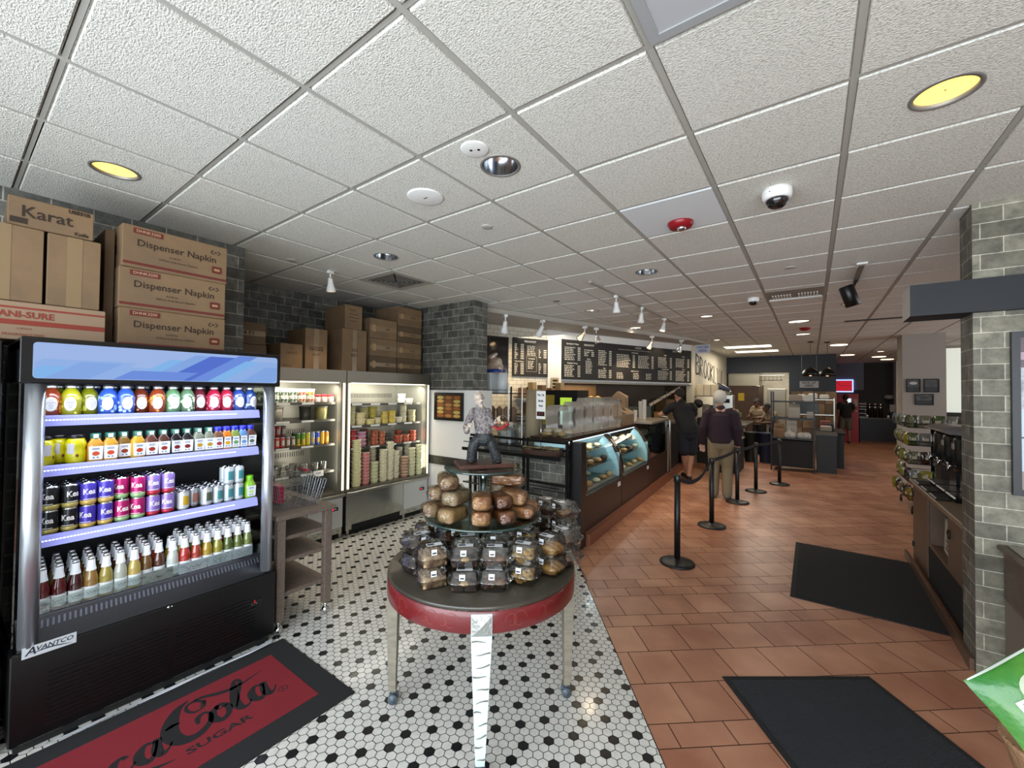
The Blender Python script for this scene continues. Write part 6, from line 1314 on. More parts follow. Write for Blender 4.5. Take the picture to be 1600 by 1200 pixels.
o = blob('head', [sp((-.03, .0, .262, .016, .016), (-.026, .0, .29, .018, .018)), ('s', Rs @ V(-.033, .0, .371)+V(0, 0, .024), .028, (.95, 1.0, 1.15)), sp((-.020, -.02, .305, .005, .005), (-.012, -.027, .298, .005, .005)),
      sp((-.026, -.012, .296, .014, .012), (-.014, -.018, .272, .010, .009), (-.008, -.02, .258, .005, .005)), ('s', Rs @ V(-.061, .002, .366)+V(0, 0, .024), .009, (.6, 1, 1.2)), ('s', Rs @ V(-.005, .004, .368)+V(0, 0, .024), .009, (.6, 1, 1.2))], .0022, flesh, t, 1)
o['label'] = 'bald head with grey beard, tipped back'
blob('shirt', [sp((.0, .0, .135, .046, .034), (-.004, 0, .17, .050, .036), (-.012, 0, .215, .052, .036), (-.020, .0, .25, .040, .030), (-.026, 0, .268, .020, .02)),
      sp((-.055, 0, .245, .020, .02), (-.078, .004, .205, .018, .018), (-.092, .0, .165, .018, .018), (-.088, -.02, .150, .016, .016)),
      sp((.018, -.005, .245, .020, .02), (.032, -.025, .205, .018, .018), (.044, -.045, .188, .015, .015))], .0024, shirt_s, t, 1)
blob('hand', [sp((-.088, -.022, .150, .011, .011), (-.080, -.040, .172, .009, .009))]+[sp((-.082+q*.005, -.040, .170, .0034, .0034), (-.080+q*.006, -.044, .190, .003, .003)) for q in range(4)]+[sp((-.088, -.036, .168, .0036, .0036), (-.098, -.040, .178, .003, .003))], .0017, flesh, t, 1)
blob('hand', [sp((.044, -.046, .188, .010, .010), (.062, -.050, .195, .008, .008))]+[sp((.062, -.052+q*.005, .195, .0034, .0034), (.076, -.05+q*.005, .190, .003, .003)) for q in range(4)]+[sp((.056, -.045, .2, .0036, .0036), (.064, -.043, .212, .003, .003))], .0017, flesh, t, 1)
blob('jeans', [sp((.0, .0, .135, .048, .036), (.0, 0, .11, .050, .038)), sp((-.022, 0, .115, .032, .032), (-.050, -.004, .085, .029, .030), (-.060, -.006, .055, .026, .026), (-.062, .0, .02, .026, .026), (-.062, .0, .006, .028, .028)),
      sp((.022, 0, .115, .032, .032), (.042, -.006, .088, .028, .030), (.055, -.008, .058, .025, .026), (.068, -.004, .02, .025, .025), (.070, -.002, .006, .026, .026))], .0024, jeans, t, 1)
blob('shoe', [sp((-.064, .01, .008, .018, .008), (-.062, -.036, .007, .016, .007))], .0022, mat('sculpt_shoe', '#1a1715', .4), t, 1)
blob('shoe', [sp((.072, .008, .008, .018, .008), (.078, -.036, .007, .016, .007))], .0022, mat('sculpt_shoe', '#1a1715', .4), t, 1)
mb = MB(); c_ = Rs @ V(.104, -.06, .212)+V(0, 0, .024)
mb.lathe([(.022, -.028), (.034, -.012), (.040, .008), (.037, .008), (.030, -.01), (.003, -.02)], 16, tuple(c_), 0, True, False); mb.tube([c_+Rs @ V(.036*math.cos(a), 0, .008+.05*math.sin(a)) for a in [k*math.pi/10 for k in range(11)]], .0025, 6); mb.build('basket', [mat('wicker', '#6b5342', .7, bump=(200, 1))], t, world=False)
blob('red_cloth', [sp((.055, -.085, .178, .018, .006), (.075, -.092, .168, .022, .007), (.10, -.090, .176, .016, .006), (.122, -.075, .190, .010, .006))], .0022, mat('red_cloth', '#b0202e', .5, bump=(80, 1)), t, 1)
mb = MB(); 
for k in range(3): p = c_+Rs @ V(-.02+.018*k, .005, .014); mb.sphere(tuple(p), .012, 10, k % 2, sc=(1.3, .8, 1))
for dx in (-.02, -.012): mb.tube([c_+Rs @ V(dx, 0, .02), c_+Rs @ V(dx-.006, 0, .045), c_+Rs @ V(dx+.004, 0, .056)], [.006, .005, .002], 6, 1)
mb.build('basket_contents', [mat('sc_bread', '#8a5a3a', .6), mat('sc_pale', '#b9a68c', .6)], t, world=False)
# ================================================================== BREAD RACK IN FRONT OF THE KNEE WALL
rk = mat('rack_black', '#101011', .35, .4)
t = thing('bread_rack', 'black metal bread rack with wire shelves against the grey brick knee wall', 'rack', (-2.9, 4.35, 0))
for (x, y) in ((-3.62, 4.09), (-2.78, 4.09), (-2.72, 4.09), (-2.20, 4.09), (-3.62, 4.19), (-2.20, 4.19)):
    mb = MB(); mb.box(x-.013, y-.013, 0, x+.013, y+.013, 1.21 if x > -3.6 else 1.15, 0); mb.build('post', [rk], t)
def wire_shelf(x0, x1, z, lip=.10, y0=3.93, y1=4.19):
    mb = MB()
    mb.tube([(x0, y0, z), (x1, y0, z)], .010, 6, 0, False); mb.tube([(x0, y0, z+lip), (x1, y0, z+lip)], .006, 6, 0, False); mb.tube([(x0, y1, z), (x1, y1, z)], .006, 6, 0, False)
    n = int((x1-x0)/.022)
    for k in range(n+1): x = x0+(x1-x0)*k/n; mb.tube([(x, y1, z+lip), (x, y1, z), (x, y0, z)], .0016, 4, 0, False)
    mb.build('wire_shelf', [rk], t)
for z in (1.01, .60, .25):
    wire_shelf(-3.60, -2.80, z); wire_shelf(-2.70, -2.22, z)
for (a_, b_, c_) in ((3.92, 1.0, 1.04), (4.075, 1.165, 1.195), (4.075, .69, .715), (4.075, .34, .36)): mb = MB(); mb.box(-3.62, a_, b_, -2.19, a_+.015, c_, 0); mb.build('cross_bar', [rk], t)
# brown oval basket of bagged rolls on the rack
t = thing('bread_basket', 'brown oval basket heaped with bagged rolls on the upper shelf of the black rack', 'basket', (-2.48, 4.06, 1.02))
mb = MB(); n = 36
rings = [[(-2.50+(.24+.03*f)*math.cos(a), 4.03+(.10+.02*f)*math.sin(a), 1.022+.07*f+.003*math.sin(a*18)*(f > 0)) for a in [2*math.pi*k/n for k in range(n)]] for f in (0, .33, .66, 1)]
mb.loft(rings, 0); mb.build('basket', [mat('brown_wicker', '#3c2317', .6, bump=(90, 1))], t)
mb = MB(); rg = random.Random(4)
for k in range(26): mb.sphere((-2.50+rg.uniform(-.22, .22), 4.03+rg.uniform(-.07, .07), 1.10+rg.uniform(-.006, .014)), .03, 10, k % 2, sc=(1.3, 1, .6))
mb.build('bagged_rolls', [mat('roll_pale', '#8a7a5a', .25, coat=.4, bump=(60, .8)), mat('roll_tan', '#6e5c40', .25, coat=.4, bump=(60, .8))], t)
# things standing on the knee wall
KZ = 1.0605
mb = MB(); mb.box(-3.60, 4.205, 1.061, -2.20, 4.36, 1.085, 0); tag(mb.build('ledge', [black], None, (-2.9, 4.28, 1.061)), 'black ledge on top of the brick knee wall', 'ledge'); KZ = 1.0855
t = thing('plastic_bin', 'clear square plastic bin of white napkin packs on the knee wall ledge', 'bin', (-3.22, 4.28, KZ))
mb = MB(); mb.lathe([(.115, 0), (.13, .22), (.155, .225), (.155, .232)], 32, (-3.19, 4.35, KZ), 0, True, False, sq=5); mb.build('bin', [clear('bin_clear', '#e6ebec', .1, .2)], t)
mb = MB(); mb.box(-3.27, 4.27, KZ+.003, -3.18, 4.42, KZ+.26, 0, b=.006); mb.box(-3.16, 4.27, KZ+.003, -3.10, 4.40, KZ+.17, 0, b=.006); mb.build('napkin_pack', [mat('pack_white', '#d9dad8', .5)], t)
for q, (x, z1) in enumerate([(-3.30, 2.02), (-3.08, 2.0)]):
    tag((lambda m_: m_.build('white_pole', [wht], None, (x, 4.42, KZ)))(MB().cyl((x, 4.48, KZ-1.08), (x, 4.48, z1-.15 if q else 1.86), .009, n=10)), ['left thin white pole rising behind the brick knee wall', 'right thin white pole rising behind the clear bin'][q], 'pole')
tag((lambda m_: m_.build('paper_roll', [mat('roll_kraft', '#8d7f66', .7)], None, (-2.985, 4.72, .9)))(MB().lathe([(.003, .0), (.10, .0), (.10, .83), (.012, .83), (.012, .80), (.003, .80)], 32, (-2.99, 4.62, .95), 0, True, False)), 'tall upright roll of brown kraft paper behind the small white sign', 'paper roll')
t = thing('counter_sign', 'small white price sign on a thin stem above the bread basket', 'sign', (-2.66, 4.28, KZ))
SGX = -2.66; mb = MB(); mb.cyl((SGX, 4.28, KZ), (SGX, 4.28, 1.44), .005, n=8); mb.lathe([(.05, 0), (.05, .006), (.006, .01)], 20, (SGX, 4.28, KZ)); mb.build('stem', [chrome], t)
mb = MB(); mb.box(SGX-.065, 4.271, 1.42, SGX+.065, 4.277, 1.76, 0)
for s_, z in (('The 1 lb.', .12), ('Bagels', .05), ('Now', -.01)): mb.text(s_, .036, (lambda zz: lambda a, b: (SGX+a*.8, 4.2700, 1.59+zz+b))(z), 1, bold=.0015)
mb.box(SGX-.055, 4.2695, 1.455, SGX+.055, 4.2705, 1.51, 2); mb.text('$3.99', .03, lambda a, b: (SGX+a, 4.2685, 1.483+b), 3); mb.build('card', [paper, inkm, mat('sign_band', '#1b1512', .5), mat('sign_red', '#a02018', .5)], t)
mb = MB(); mb.box(-3.37, 3.95, 1.02, -3.29, 4.02, 1.19, 0, b=.01); mb.box(-3.365, 3.948, 1.09, -3.295, 3.949, 1.185, 1); tag(mb.build('snack_packet', [mat('foil', '#8d8c84', .3, .4), wht], None, (-3.33, 4.0, 1.02)), 'silvery packet with white top leaning on the rack shelf beside the sculpture', 'packet')
# wire rack by the screen with bread bags
t = thing('wire_rack', 'black wire rack standing behind the knee wall below the wall screen', 'rack', (-3.72, 4.85, 0))
for z in (1.72, 1.32, .9):
    mb = MB(); 
    for k in range(12): mb.tube([(-4.05+k*.062, 4.62, z), (-4.05+k*.062, 5.02, z)], .003, 4, 0, False)
    for y in (4.62, 5.02): mb.tube([(-4.06, y, z), (-3.36, y, z)], .008, 6, 0, False); mb.tube([(-4.06, y, z+.05), (-3.36, y, z+.05)], .004, 6, 0, False)
    mb.build('wire_shelf', [rk], t)
for x in (-4.06, -3.36):
    for y in (4.62, 5.02): mb = MB(); mb.cyl((x, y, 0), (x, y, 1.82), .012, n=10); mb.build('post', [rk], t)
t = thing('bread_bag', 'plastic bag of sliced loaves with red and blue print on the wire rack top', 'bread bag', (-3.82, 4.80, 2.03))
blob('bag', [[(V(-.12, 0, .06), .06, .09), (V(.12, 0, .06), .06, .09)], [(V(-.10, .02, .14), .055, .07), (V(.10, .0, .15), .05, .07)], [(V(-.05, 0, .22), .05, .05), (V(.03, .02, .27), .03, .03)]], .012, mat('bag_cream', '#b9a894', .15, coat=.8, bump=(25, 1), var=(11, '#8e6f5c')), t)
mb = MB(); mb.box(-.172, -.092, .0, .172, .092, .045, 0, b=.02); mb.box(-.17, -.094, .16, -.06, -.088, .20, 1); mb.build('print', [mat('print_blue', '#263f8c', .3), mat('print_red', '#a02a28', .4)], t, world=False)
for k, x in enumerate((-3.86, -3.66)):
    mb = MB(); mb.box(x-.085, 4.68, 1.726, x+.085, 4.95, 2.025, 0, b=.01) if k == 0 else mb.lathe([(.003, 0), (.075, 0), (.08, .29), (.003, .30)], 24, (x, 4.82, 1.726))
    tag(mb.build('white_container', [mat('cont_white', '#c4c8c9', .4)], None, (x, 4.8, 1.726)), ['square white container on the wire rack under the bread bag', 'round white container on the wire rack under the bread bag'][k], 'container')
for k in range(5):
    x = -4.0+k*.13; mb = MB(); mb.lathe([(.04, 0), (.05, .16), (.02, .2), (.003, .21)], 14, (x, 4.85, 1.325))
    tag(mb.build('brown_bag', [mat('brown_bag', '#6e5a44', .7, bump=(40, 1))], None, (x, 4.85, 1.325)), 'brown paper goods bag on the middle shelf of the wire rack', 'bag', 'brown bags on the wire rack')
# ---- wall screen and menu boards
def mpanel(name, s0, s1, z0, z1, d0, d1, m, parent): return mwall(name, s0, s1, d0, d1, z0, z1, m, parent)
def mtext(s, n): return lambda a, b: tuple(mw(s+a, n, 0)+Vector((0, 0, b)))
t = thing('wall_screen', 'black television screen on the white tiled wall above the wire rack', 'screen', mw(.23, 0, 2.4)); mpanel('bezel', -.30, .53, 2.06, 2.72, -.01, .035, black, t)
mpanel('display', -.28, .51, 2.08, 2.70, .035, .037, mat('screen_glass', '#0b0c10', .08, coat=.5), t)
board = mat('menu_black', '#16130f', .55); chalk = mat('menu_white', '#c9c4b6', .6)
rgm = random.Random(11)
def lines(mb, s0, s1, ztop, n, dz, price=True, th=.018, sub_=False):
    for k in range(n):
        z = ztop-k*dz; s = s0; end = s1-(.12 if price else 0)-rgm.uniform(0, .35)*(s1-s0)*.6
        while s < end:
            w = rgm.uniform(.025, .07); 
            mb.add([tuple(mw(a, .0262, b)) for a, b in ((s, z), (min(s+w, end), z), (min(s+w, end), z+th), (s, z+th))], [(0, 1, 2, 3)]); s += w+.014
        if price: mb.add([tuple(mw(a, .0262, b)) for a, b in ((s1-.07, z), (s1, z), (s1, z+th), (s1-.07, z+th))], [(0, 1, 2, 3)])
def head(mb, s, z, txt, size=.06): mb.text(txt, size, lambda a, b: tuple(mw(s+a, .0264, z+b)), 0, bold=.0015)
t = thing('menu_board', 'smaller three-column black menu board on white tile beside the wall screen', 'menu board', mw(1.0, 0, 2.4)); mpanel('panel', .63, 1.40, 2.03, 2.73, -.01, .025, board, t)
mb = MB(); head(mb, 1.0, 2.67, 'BREAKFAST', .05)
lines(mb, .66, .86, 2.60, 9, .032); head(mb, .76, 2.30, 'Tofu & Cheese', .032); lines(mb, .66, .86, 2.25, 7, .03); lines(mb, .93, 1.13, 2.58, 6, .032, False); head(mb, 1.03, 2.36, 'Omelettes', .034); lines(mb, .95, 1.08, 2.30, 5, .032, False); lines(mb, 1.19, 1.37, 2.52, 5, .034); lines(mb, 1.19, 1.37, 2.26, 6, .034); 
for a, b in ((.92, 1.14),):
    for (s0, z0, s1, z1) in ((a, 2.40, b, 2.404), (a, 2.12, b, 2.124), (a, 2.12, a+.004, 2.40), (b, 2.12, b+.004, 2.404)): mb.add([tuple(mw(p, .0262, q)) for p, q in ((s0, z0), (s1, z0), (s1, z1), (s0, z1))], [(0, 1, 2, 3)])
mb.build('lettering', [chalk], t)
t = thing('menu_board', 'long black menu board with white columns of text running over the servery', 'menu board', mw(3.7, 0, 2.4)); mpanel('panel', 1.74, 5.70, 2.0, 2.78, -.01, .025, board, t)
mb = MB()
head(mb, 2.0, 2.70, 'Specialty Egg Plates', .040); head(mb, 2.43, 2.70, 'BREAKFAST', .052); head(mb, 2.42, 2.60, 'Egg Sandwiches', .038); head(mb, 2.0, 2.32, 'Breakfast Wraps', .038); head(mb, 2.42, 2.42, 'Platters', .03); head(mb, 3.85, 2.73, 'LUNCH', .055); head(mb, 3.75, 2.62, 'Our Favorites', .036); head(mb, 2.85, 2.25, 'Kids', .034); head(mb, 3.75, 2.22, 'Build Your Own', .036); head(mb, 5.1, 2.73, 'LUNCH', .055); head(mb, 4.75, 2.62, 'Salads', .036); head(mb, 5.4, 2.62, 'Paninis', .036); head(mb, 4.75, 2.30, 'Specialty Wraps', .036); head(mb, 5.4, 2.32, 'Soups', .036)
lines(mb, 1.80, 2.20, 2.62, 8, .034, th=.017); lines(mb, 1.80, 2.20, 2.26, 7, .034, th=.017); lines(mb, 2.30, 2.56, 2.55, 3, .034, True, .017); lines(mb, 2.34, 2.52, 2.37, 8, .034, False, .017); lines(mb, 2.68, 3.05, 2.60, 9, .036); lines(mb, 2.68, 3.05, 2.20, 5, .036)
lines(mb, 3.20, 3.75, 2.55, 8, .036); lines(mb, 3.85, 4.35, 2.55, 8, .036); lines(mb, 3.25, 4.30, 2.67, 1, .03, False, .008)
for s in (3.3, 3.8, 4.2): lines(mb, s-.1, s+.1, 2.16, 4, .036, False)
lines(mb, 4.50, 4.98, 2.55, 7, .036); lines(mb, 4.50, 4.98, 2.24, 6, .036); lines(mb, 5.12, 5.62, 2.55, 6, .036); lines(mb, 5.12, 5.62, 2.26, 7, .036)
mb.build('lettering', [chalk], t)
# ================================================================== DISPLAY CASES (run back along the counter, turned slightly)
CA = math.radians(3.5); CP = Vector((-2.11, 4.42)); CDv = Vector((-math.sin(CA), math.cos(CA))); CN = Vector((math.cos(CA), math.sin(CA)))   # CN points to the customer side
def cw(s, n, z): p = CP+CDv*s+CN*n; return Vector((p.x, p.y, z))
def cbox(name, s0, s1, n0, n1, z0, z1, mats, parent=None, mbin=None, m=0):
    mb = mbin or MB(); vs = [cw(s0, n0, z0), cw(s1, n0, z0), cw(s1, n1, z0), cw(s0, n1, z0), cw(s0, n0, z1), cw(s1, n0, z1), cw(s1, n1, z1), cw(s0, n1, z1)]
    mb.add(vs, [(0, 1, 2, 3), (7, 6, 5, 4), (4, 5, 1, 0), (5, 6, 2, 1), (6, 7, 3, 2), (7, 4, 0, 3)], m)
    return None if mbin else mb.build(name, mats, parent)
mb = MB(); cbox('', -.06, 5.6, -.72, .06, 0, .13, None, None, mb); tag(struct(mb.build('trim_plinth', [mat('clay_plinth', '#7c4a35', .4)])), None, None)
mb = MB(); cbox('', -.22, -.08, -.12, .02, 0, 1.18, None, None, mb); tag(mb.build('end_post', [black], None, cw(-.1, -.05, 0)), 'tall black end post between the bread rack and the curved glass case', 'post')
casew = mat('case_wood', '#221611', .4, var=(7, '#2c1c14', (1, 1, 6))); brn = mat('case_brown_metal', '#54423c', .25, .7); cyan = mat('case_inner', '#a8ccd2', .45)
gcurve = [(-.02, .56), (.0, .62), (-.012, .74), (-.045, .86), (-.10, .98), (-.17, 1.08), (-.25, 1.15)]
def curved_case(s0, s1, label):
    t = thing('display_case', label, 'display case', cw((s0+s1)/2, -.4, .13))
    mb = MB(); cbox('', s0, s1, -.72, -.01, .1305, .55, None, None, mb); mb.build('base', [casew], t)
    mb = MB(); cbox('', s0, s1, -.02, .012, .53, .56, None, None, mb); mb.build('front_rail', [black], t)
    mb = MB(); cbox('', s0, s1, -.74, -.24, 1.155, 1.20, None, None, mb); mb.build('top', [brn], t)
    mb = MB(); cbox('', s0+.03, s1-.03, -.70, -.69, .56, 1.15, None, None, mb); cbox('', s1-.035, s1-.025, -.70, -.03, .56, .9, None, None, mb); vs = [cw(s1-.03, n, z) for n, z in [(-.69, .56)]+gcurve]; mb.add(vs, [tuple(range(len(vs)))]); mb.build('liner', [cyan], t)
    mb = MB(); mb.loft([[cw(s, n, z) for n, z in gcurve] for s in (s0+.03, s1-.03)], 0, True, False, closed=False); mb.build('curved_glass', [clear('case_curved_glass', '#f2fafa', .03, .0, edge=.10)], t)
    for s in (s0, s1-.035):
        mb = MB(); pts = [(n+.012, z) for n, z in gcurve]; q = [(n-.03, z-.01) for n, z in gcurve]
        a = [cw(s, n, z) for n, z in pts]+[cw(s, n, z) for n, z in reversed(q)]; b = [cw(s+.035, n, z) for n, z in pts]+[cw(s+.035, n, z) for n, z in reversed(q)]
        mb.loft([a, b], 0, False); mb.build('rib', [brn], t)
    mb = MB(); cbox('', s0+.04, s1-.04, -.30, -.26, 1.135, 1.15, None, None, mb); mb.build('lamp_strip', [lens('case_tube', '#e2f4ff', 1.8)], t)
    area('case_lamp', cw((s0+s1)/2, -.30, 1.12), cw((s0+s1)/2, -.42, .6), s1-s0-.2, .03, 5.0, (.85, .95, 1))
    for z in (.80, .97):
        mb = MB(); cbox('', s0+.05, s1-.05, -.66, -.13 if z < .9 else -.24, z-.008, z, None, None, mb); mb.build('shelf', [clear('case_shelf', '#cfe4e4', .04, .2)], t)
    mb = MB(); cbox('', s1-.16, s1-.05, -.009, -.004, .44, .50, None, None, mb); mb.build('price_label', [wht], t)
    mb = MB(); cbox('', s0+.04, s1-.04, -.68, -.06, .551, .575, None, None, mb); mb.build('deck', [mat('case_deck', '#5d6a6c', .4)], t)
    return t
curved_case(-.05, 1.30, 'first curved glass pastry case, next to the black end post')
curved_case(1.32, 2.85, 'second curved glass pastry case with white sign on the glass')
mb = MB(); mb.add([cw(2.08, -.085, 1.0), cw(2.28, -.085, 1.0), cw(2.24, -.135, 1.08)], [(0, 1, 2)]); tag(mb.build('case_notice', [paper], None, cw(2.2, -.1, 1.0)), 'small white notice stuck high on the second curved glass case', 'notice')
rg = random.Random(21)
bake = [('#a87846', 'tan'), ('#c8a878', 'pale'), ('#6e4628', 'dark brown'), ('#b88a50', 'golden'), ('#d8c8a8', 'cream-topped'), ('#4a2c1c', 'chocolate')]
for c_i, (s0, s1) in enumerate([(0, 1.30), (1.32, 2.85)]):
    for lv, (z, n0, n1, cnt) in enumerate([(.5755, -.55, -.14, 9), (.8005, -.52, -.22, 9), (.9705, -.50, -.32, 7)]):
        for k in range(cnt):
            s = s0+.14+(s1-s0-.28)*k/(cnt-1); c, nm = rg.choice(bake); n = n1 if k % 2 == 0 else n0+.12
            p = cw(s, n, z); mb = MB(); sh = rg.random()
            if sh < .4: mb.sphere((0, 0, .030), .052, 12, 0, sc=(1.15, 1, .55))
            elif sh < .75: mb.tube([V((i/6-.5)*.13, 0, .028+.004*math.sin(i)) for i in range(7)], [.010, .024, .030, .032, .030, .024, .010], 10, 0)
            else: mb.lathe([(.003, 0), (.042, 0), (.048, .03), (.05, .045), (.03, .06), (.003, .062)], 14, rib=(12, .002))
            tag(mb.build('pastry', [mat('bk'+c, c, .45, bump=(70, .6), coat=.2)], None, p, world=False), f'{nm} pastry, {ORD[k]} along the {["deck", "middle shelf", "top shelf"][lv]} of the {["first", "second"][c_i]} curved case', 'pastry', 'pastries in the curved cases')
        if lv < 2:
            for k in range(3):
                s = s0+.24+(s1-s0-.48)*k/2; p = cw(s, (n0+n1)/2-.02, z); 
# flat glass case after the curved ones, and the till counter
t = thing('display_case', 'tall straight-glass case of salads beyond the curved cases', 'display case', cw(3.6, -.4, .13))
mb = MB(); cbox('', 2.90, 4.35, -.72, -.02, .1305, .60, None, None, mb); mb.build('base', [casew], t)
mb = MB(); cbox('', 2.90, 4.35, -.74, .02, 1.20, 1.235, None, None, mb); mb.build('top', [mat('stone_top', '#7d766e', .3)], t)
mb = MB(); cbox('', 2.92, 4.33, -.015, -.010, .60, 1.20, None, None, mb); mb.build('front_glass', [clear('case_glass', '#f2fafa', .02, .05)], t)
mb = MB(); cbox('', 2.92, 4.33, -.70, -.69, .60, 1.20, None, None, mb); mb.build('liner', [mat('case_dim', '#3c413c', .5)], t)
for z in (.80, 1.0): mb = MB(); cbox('', 2.93, 4.32, -.66, -.10, z-.008, z, None, None, mb); mb.build('shelf', [clear('case_shelf', '#cfe4e4', .04, .2)], t)
mb = MB(); mb.tube([cw(4.36, .02, .02+.11), cw(4.36, .02, 1.18), cw(4.36, -.03, 1.26), cw(4.36, -.2, 1.27)], .018, 10); mb.build('steel_post', [steel], t)
for k in range(8):
    s = 3.05+k*.17; p = cw(s, -.25-(k % 2)*.15, .801 if k % 3 else 1.001); mb = MB(); mb.lathe([(.003, 0), (.05, 0), (.08, .05), (.06, .07), (.003, .085)], 16); c = ['#5a6a38', '#8a4a2c', '#9a8a5a', '#3c4a2a'][k % 4]
    tag(mb.build('salad_bowl', [mat('sb'+c, c, .5, bump=(50, .8))], None, p, world=False), f'{["green", "red-brown", "pale", "dark green"][k % 4]} salad bowl in the straight-glass case, {ORD[k]} from the near end', 'bowl', 'salad bowls')
t = thing('till_counter', 'dark counter with pale steel end panel where the man in the black polo leans', 'counter', cw(5.0, -.4, .13))
mb = MB(); cbox('', 4.40, 5.6, -.42, -.04, .1305, 1.10, None, None, mb); mb.build('cabinet', [mat('cab_dark', '#15110f', .5)], t)
mb = MB(); cbox('', 4.38, 5.65, -.45, .03, 1.10, 1.14, None, None, mb); mb.build('worktop', [mat('stone_top', '#7d766e', .3)], t)
mb = MB(); cbox('', 4.395, 4.60, -.04, .0, .14, 1.05, None, None, mb); mb.build('steel_panel', [mat('panel_pale', '#a79e8c', .4, .3)], t)
# ---- stacks of clear containers and kraft boxes on the cases
ct = clear('container_clear', '#c6beb4', .3, .16, bump=(9, .5), milk=.46)
def clearstack(s, n, z, w, h, label, along=True, dep=.16):
    mb = MB(); p = cw(s, n, z); k_ = 0; cnt = int(w/.018)
    for k in range(cnt):
        x = -w/2+w*(k+.5)/cnt; 
        rings = [[(x+e, dep/2*math.cos(a)*(1-.18*e/.016), h/2+h/2*math.sin(a)*(1-.10*e/.016)) for a in [(j+.5)*2*math.pi/16 for j in range(16)]] for e in (0, .008, .016)]
        rings = [[(r[0], math.copysign(min(abs(r[1])*1.25, dep/2), r[1]), h/2+math.copysign(min(abs(r[2]-h/2)*1.25, h/2), r[2]-h/2)) for r in ring] for ring in rings]
        mb.loft(rings, 0, False, False)
    o = mb.build('container_stack', [ct], None, p, world=False); o.rotation_euler = (0, 0, math.pi/2+CA); return tag(o, label, 'stack of containers', 'clear containers stacked on the cases')
for k, (s, w, h, n) in enumerate([(.22, .34, .38, -.50), (.62, .34, .42, -.46), (.98, .30, .47, -.44), (1.30, .30, .48, -.44), (1.62, .30, .47, -.42), (1.95, .30, .47, -.42), (2.25, .24, .44, -.42)]):
    clearstack(s, n, 1.2005, w, h, f'nested clear plastic containers standing on edge, {ORD[k]} bundle from the bread rack')
mb = MB(); rg = random.Random(8)
for k in range(9): mb.sphere((rg.uniform(-.16, .16), rg.uniform(-.10, .10), .035+(k % 2)*.035), .055, 12, k % 2, sc=(1.2, .9, .55))
tag(mb.build('bagged_rolls', [mat('roll_tan2', '#9a8258', .3, coat=.5, bump=(60, .9)), mat('roll_grey', '#a59a84', .25, coat=.6, bump=(60, .9))], None, tuple(cw(.08, -.40, 1.2005)), world=False), 'heap of plastic-wrapped flat breads on the near end of the first curved case', 'bread', None)
kb = mat('box_kraft', '#7d6851', .7); kbe = mat('box_edge', '#2a1c12', .7)
def takeout(s, n, z, label, rz=0):
    t = thing('takeout_box', label, 'takeout box', cw(s, n, z), math.pi/2+CA+rz, 'kraft takeout boxes on the case')
    mb = MB(); mb.box(-.034, -.15, .0, .034, .09, .20, 0); mb.add([(-.034, -.15, .20), (.034, -.15, .20), (.034, .0, .285), (-.034, .0, .285), (-.034, .09, .20), (.034, .09, .20)], [(0, 1, 2, 3), (3, 2, 5, 4), (0, 3, 4), (1, 5, 2)], 0)
    for x in (-.0345, .0345):
        mb.box(x-.002, -.152, 0, x+.002, -.149, .2, 1)
    mb.build('box', [kb, kbe], t, world=False)
    mb = MB(); mb.add([(-.012, -.1515, .17), (.012, -.1515, .17), (.010, -.1515, .20), (-.010, -.1515, .20)], [(0, 1, 2, 3)]); mb.build('tab', [wht], t, world=False)
for k in range(6): takeout(2.50+k*.085, -.46, 1.2005, f'kraft takeout box with slanted lid, {ORD[k]} in the lower row on the curved case')
for k in range(2): takeout(2.62+k*.085, -.50, 1.487, f'{["left", "right"][k]} kraft takeout box standing on the lower row')
def cuptower(s, n, z, cnt, label, c='#d5d2cc'):
    t_ = MB()
    for k in range(cnt): t_.lathe([(.030, .018*k), (.040, .018*k+.09), (.042, .018*k+.092), (.040, .018*k+.094)], 18, (0, 0, 0), 0, True, k == cnt-1)
    return tag(t_.build('cup_stack', [mat('cupc'+c, c, .5)], None, cw(s, n, z), world=False), label, 'stack of cups', 'paper cups on the counter')
for k, (s, n, c) in enumerate([(3.10, -.35, 3), (3.35, -.40, 6), (3.62, -.30, 17), (3.80, -.42, 15)]): cuptower(s, n, 1.2355, c, ['short', 'low', 'tallest white', 'second tall'][k]+' stack of upturned cups on the straight-glass case')
# ---- back counter behind the cases: shelves, hood, boxes of goods under the menu
def mbox(mb, s0, s1, n0, n1, z0, z1, m=0):
    vs = [mw(s0, n0, z0), mw(s1, n0, z0), mw(s1, n1, z0), mw(s0, n1, z0), mw(s0, n0, z1), mw(s1, n0, z1), mw(s1, n1, z1), mw(s0, n1, z1)]
    mb.add(vs, [(0, 1, 2, 3), (7, 6, 5, 4), (4, 5, 1, 0), (5, 6, 2, 1), (6, 7, 3, 2), (7, 4, 0, 3)], m); return mb
bk = thing('wall_shelves', 'brown wall shelves of goods below the smaller menu board', 'shelf', mw(1.1, .1, 1.3))
for q in range(4):
    t_ = thing('back_cabinet', f'dark back cabinet with steel worktop, {ORD[q]} under the menus from the screen end', 'cabinet', mw(-.05+q*.62, .2, 0), 0, 'back cabinets'); s0 = -.35+q*.62
    mbox(MB(), s0, s0+.60, .05, .42, 0, .92).build('cabinet', [mat('back_cab', '#2a221c', .6)], t_); mbox(MB(), s0, s0+.61, .045, .44, .92, .96).build('worktop', [steeld], t_)
for z in (1.35, 1.66): mbox(MB(), .65, 1.70, .02, .30, z-.02, z).build('shelf', [mat('shelf_brown', '#4a3a2c', .6)], bk)
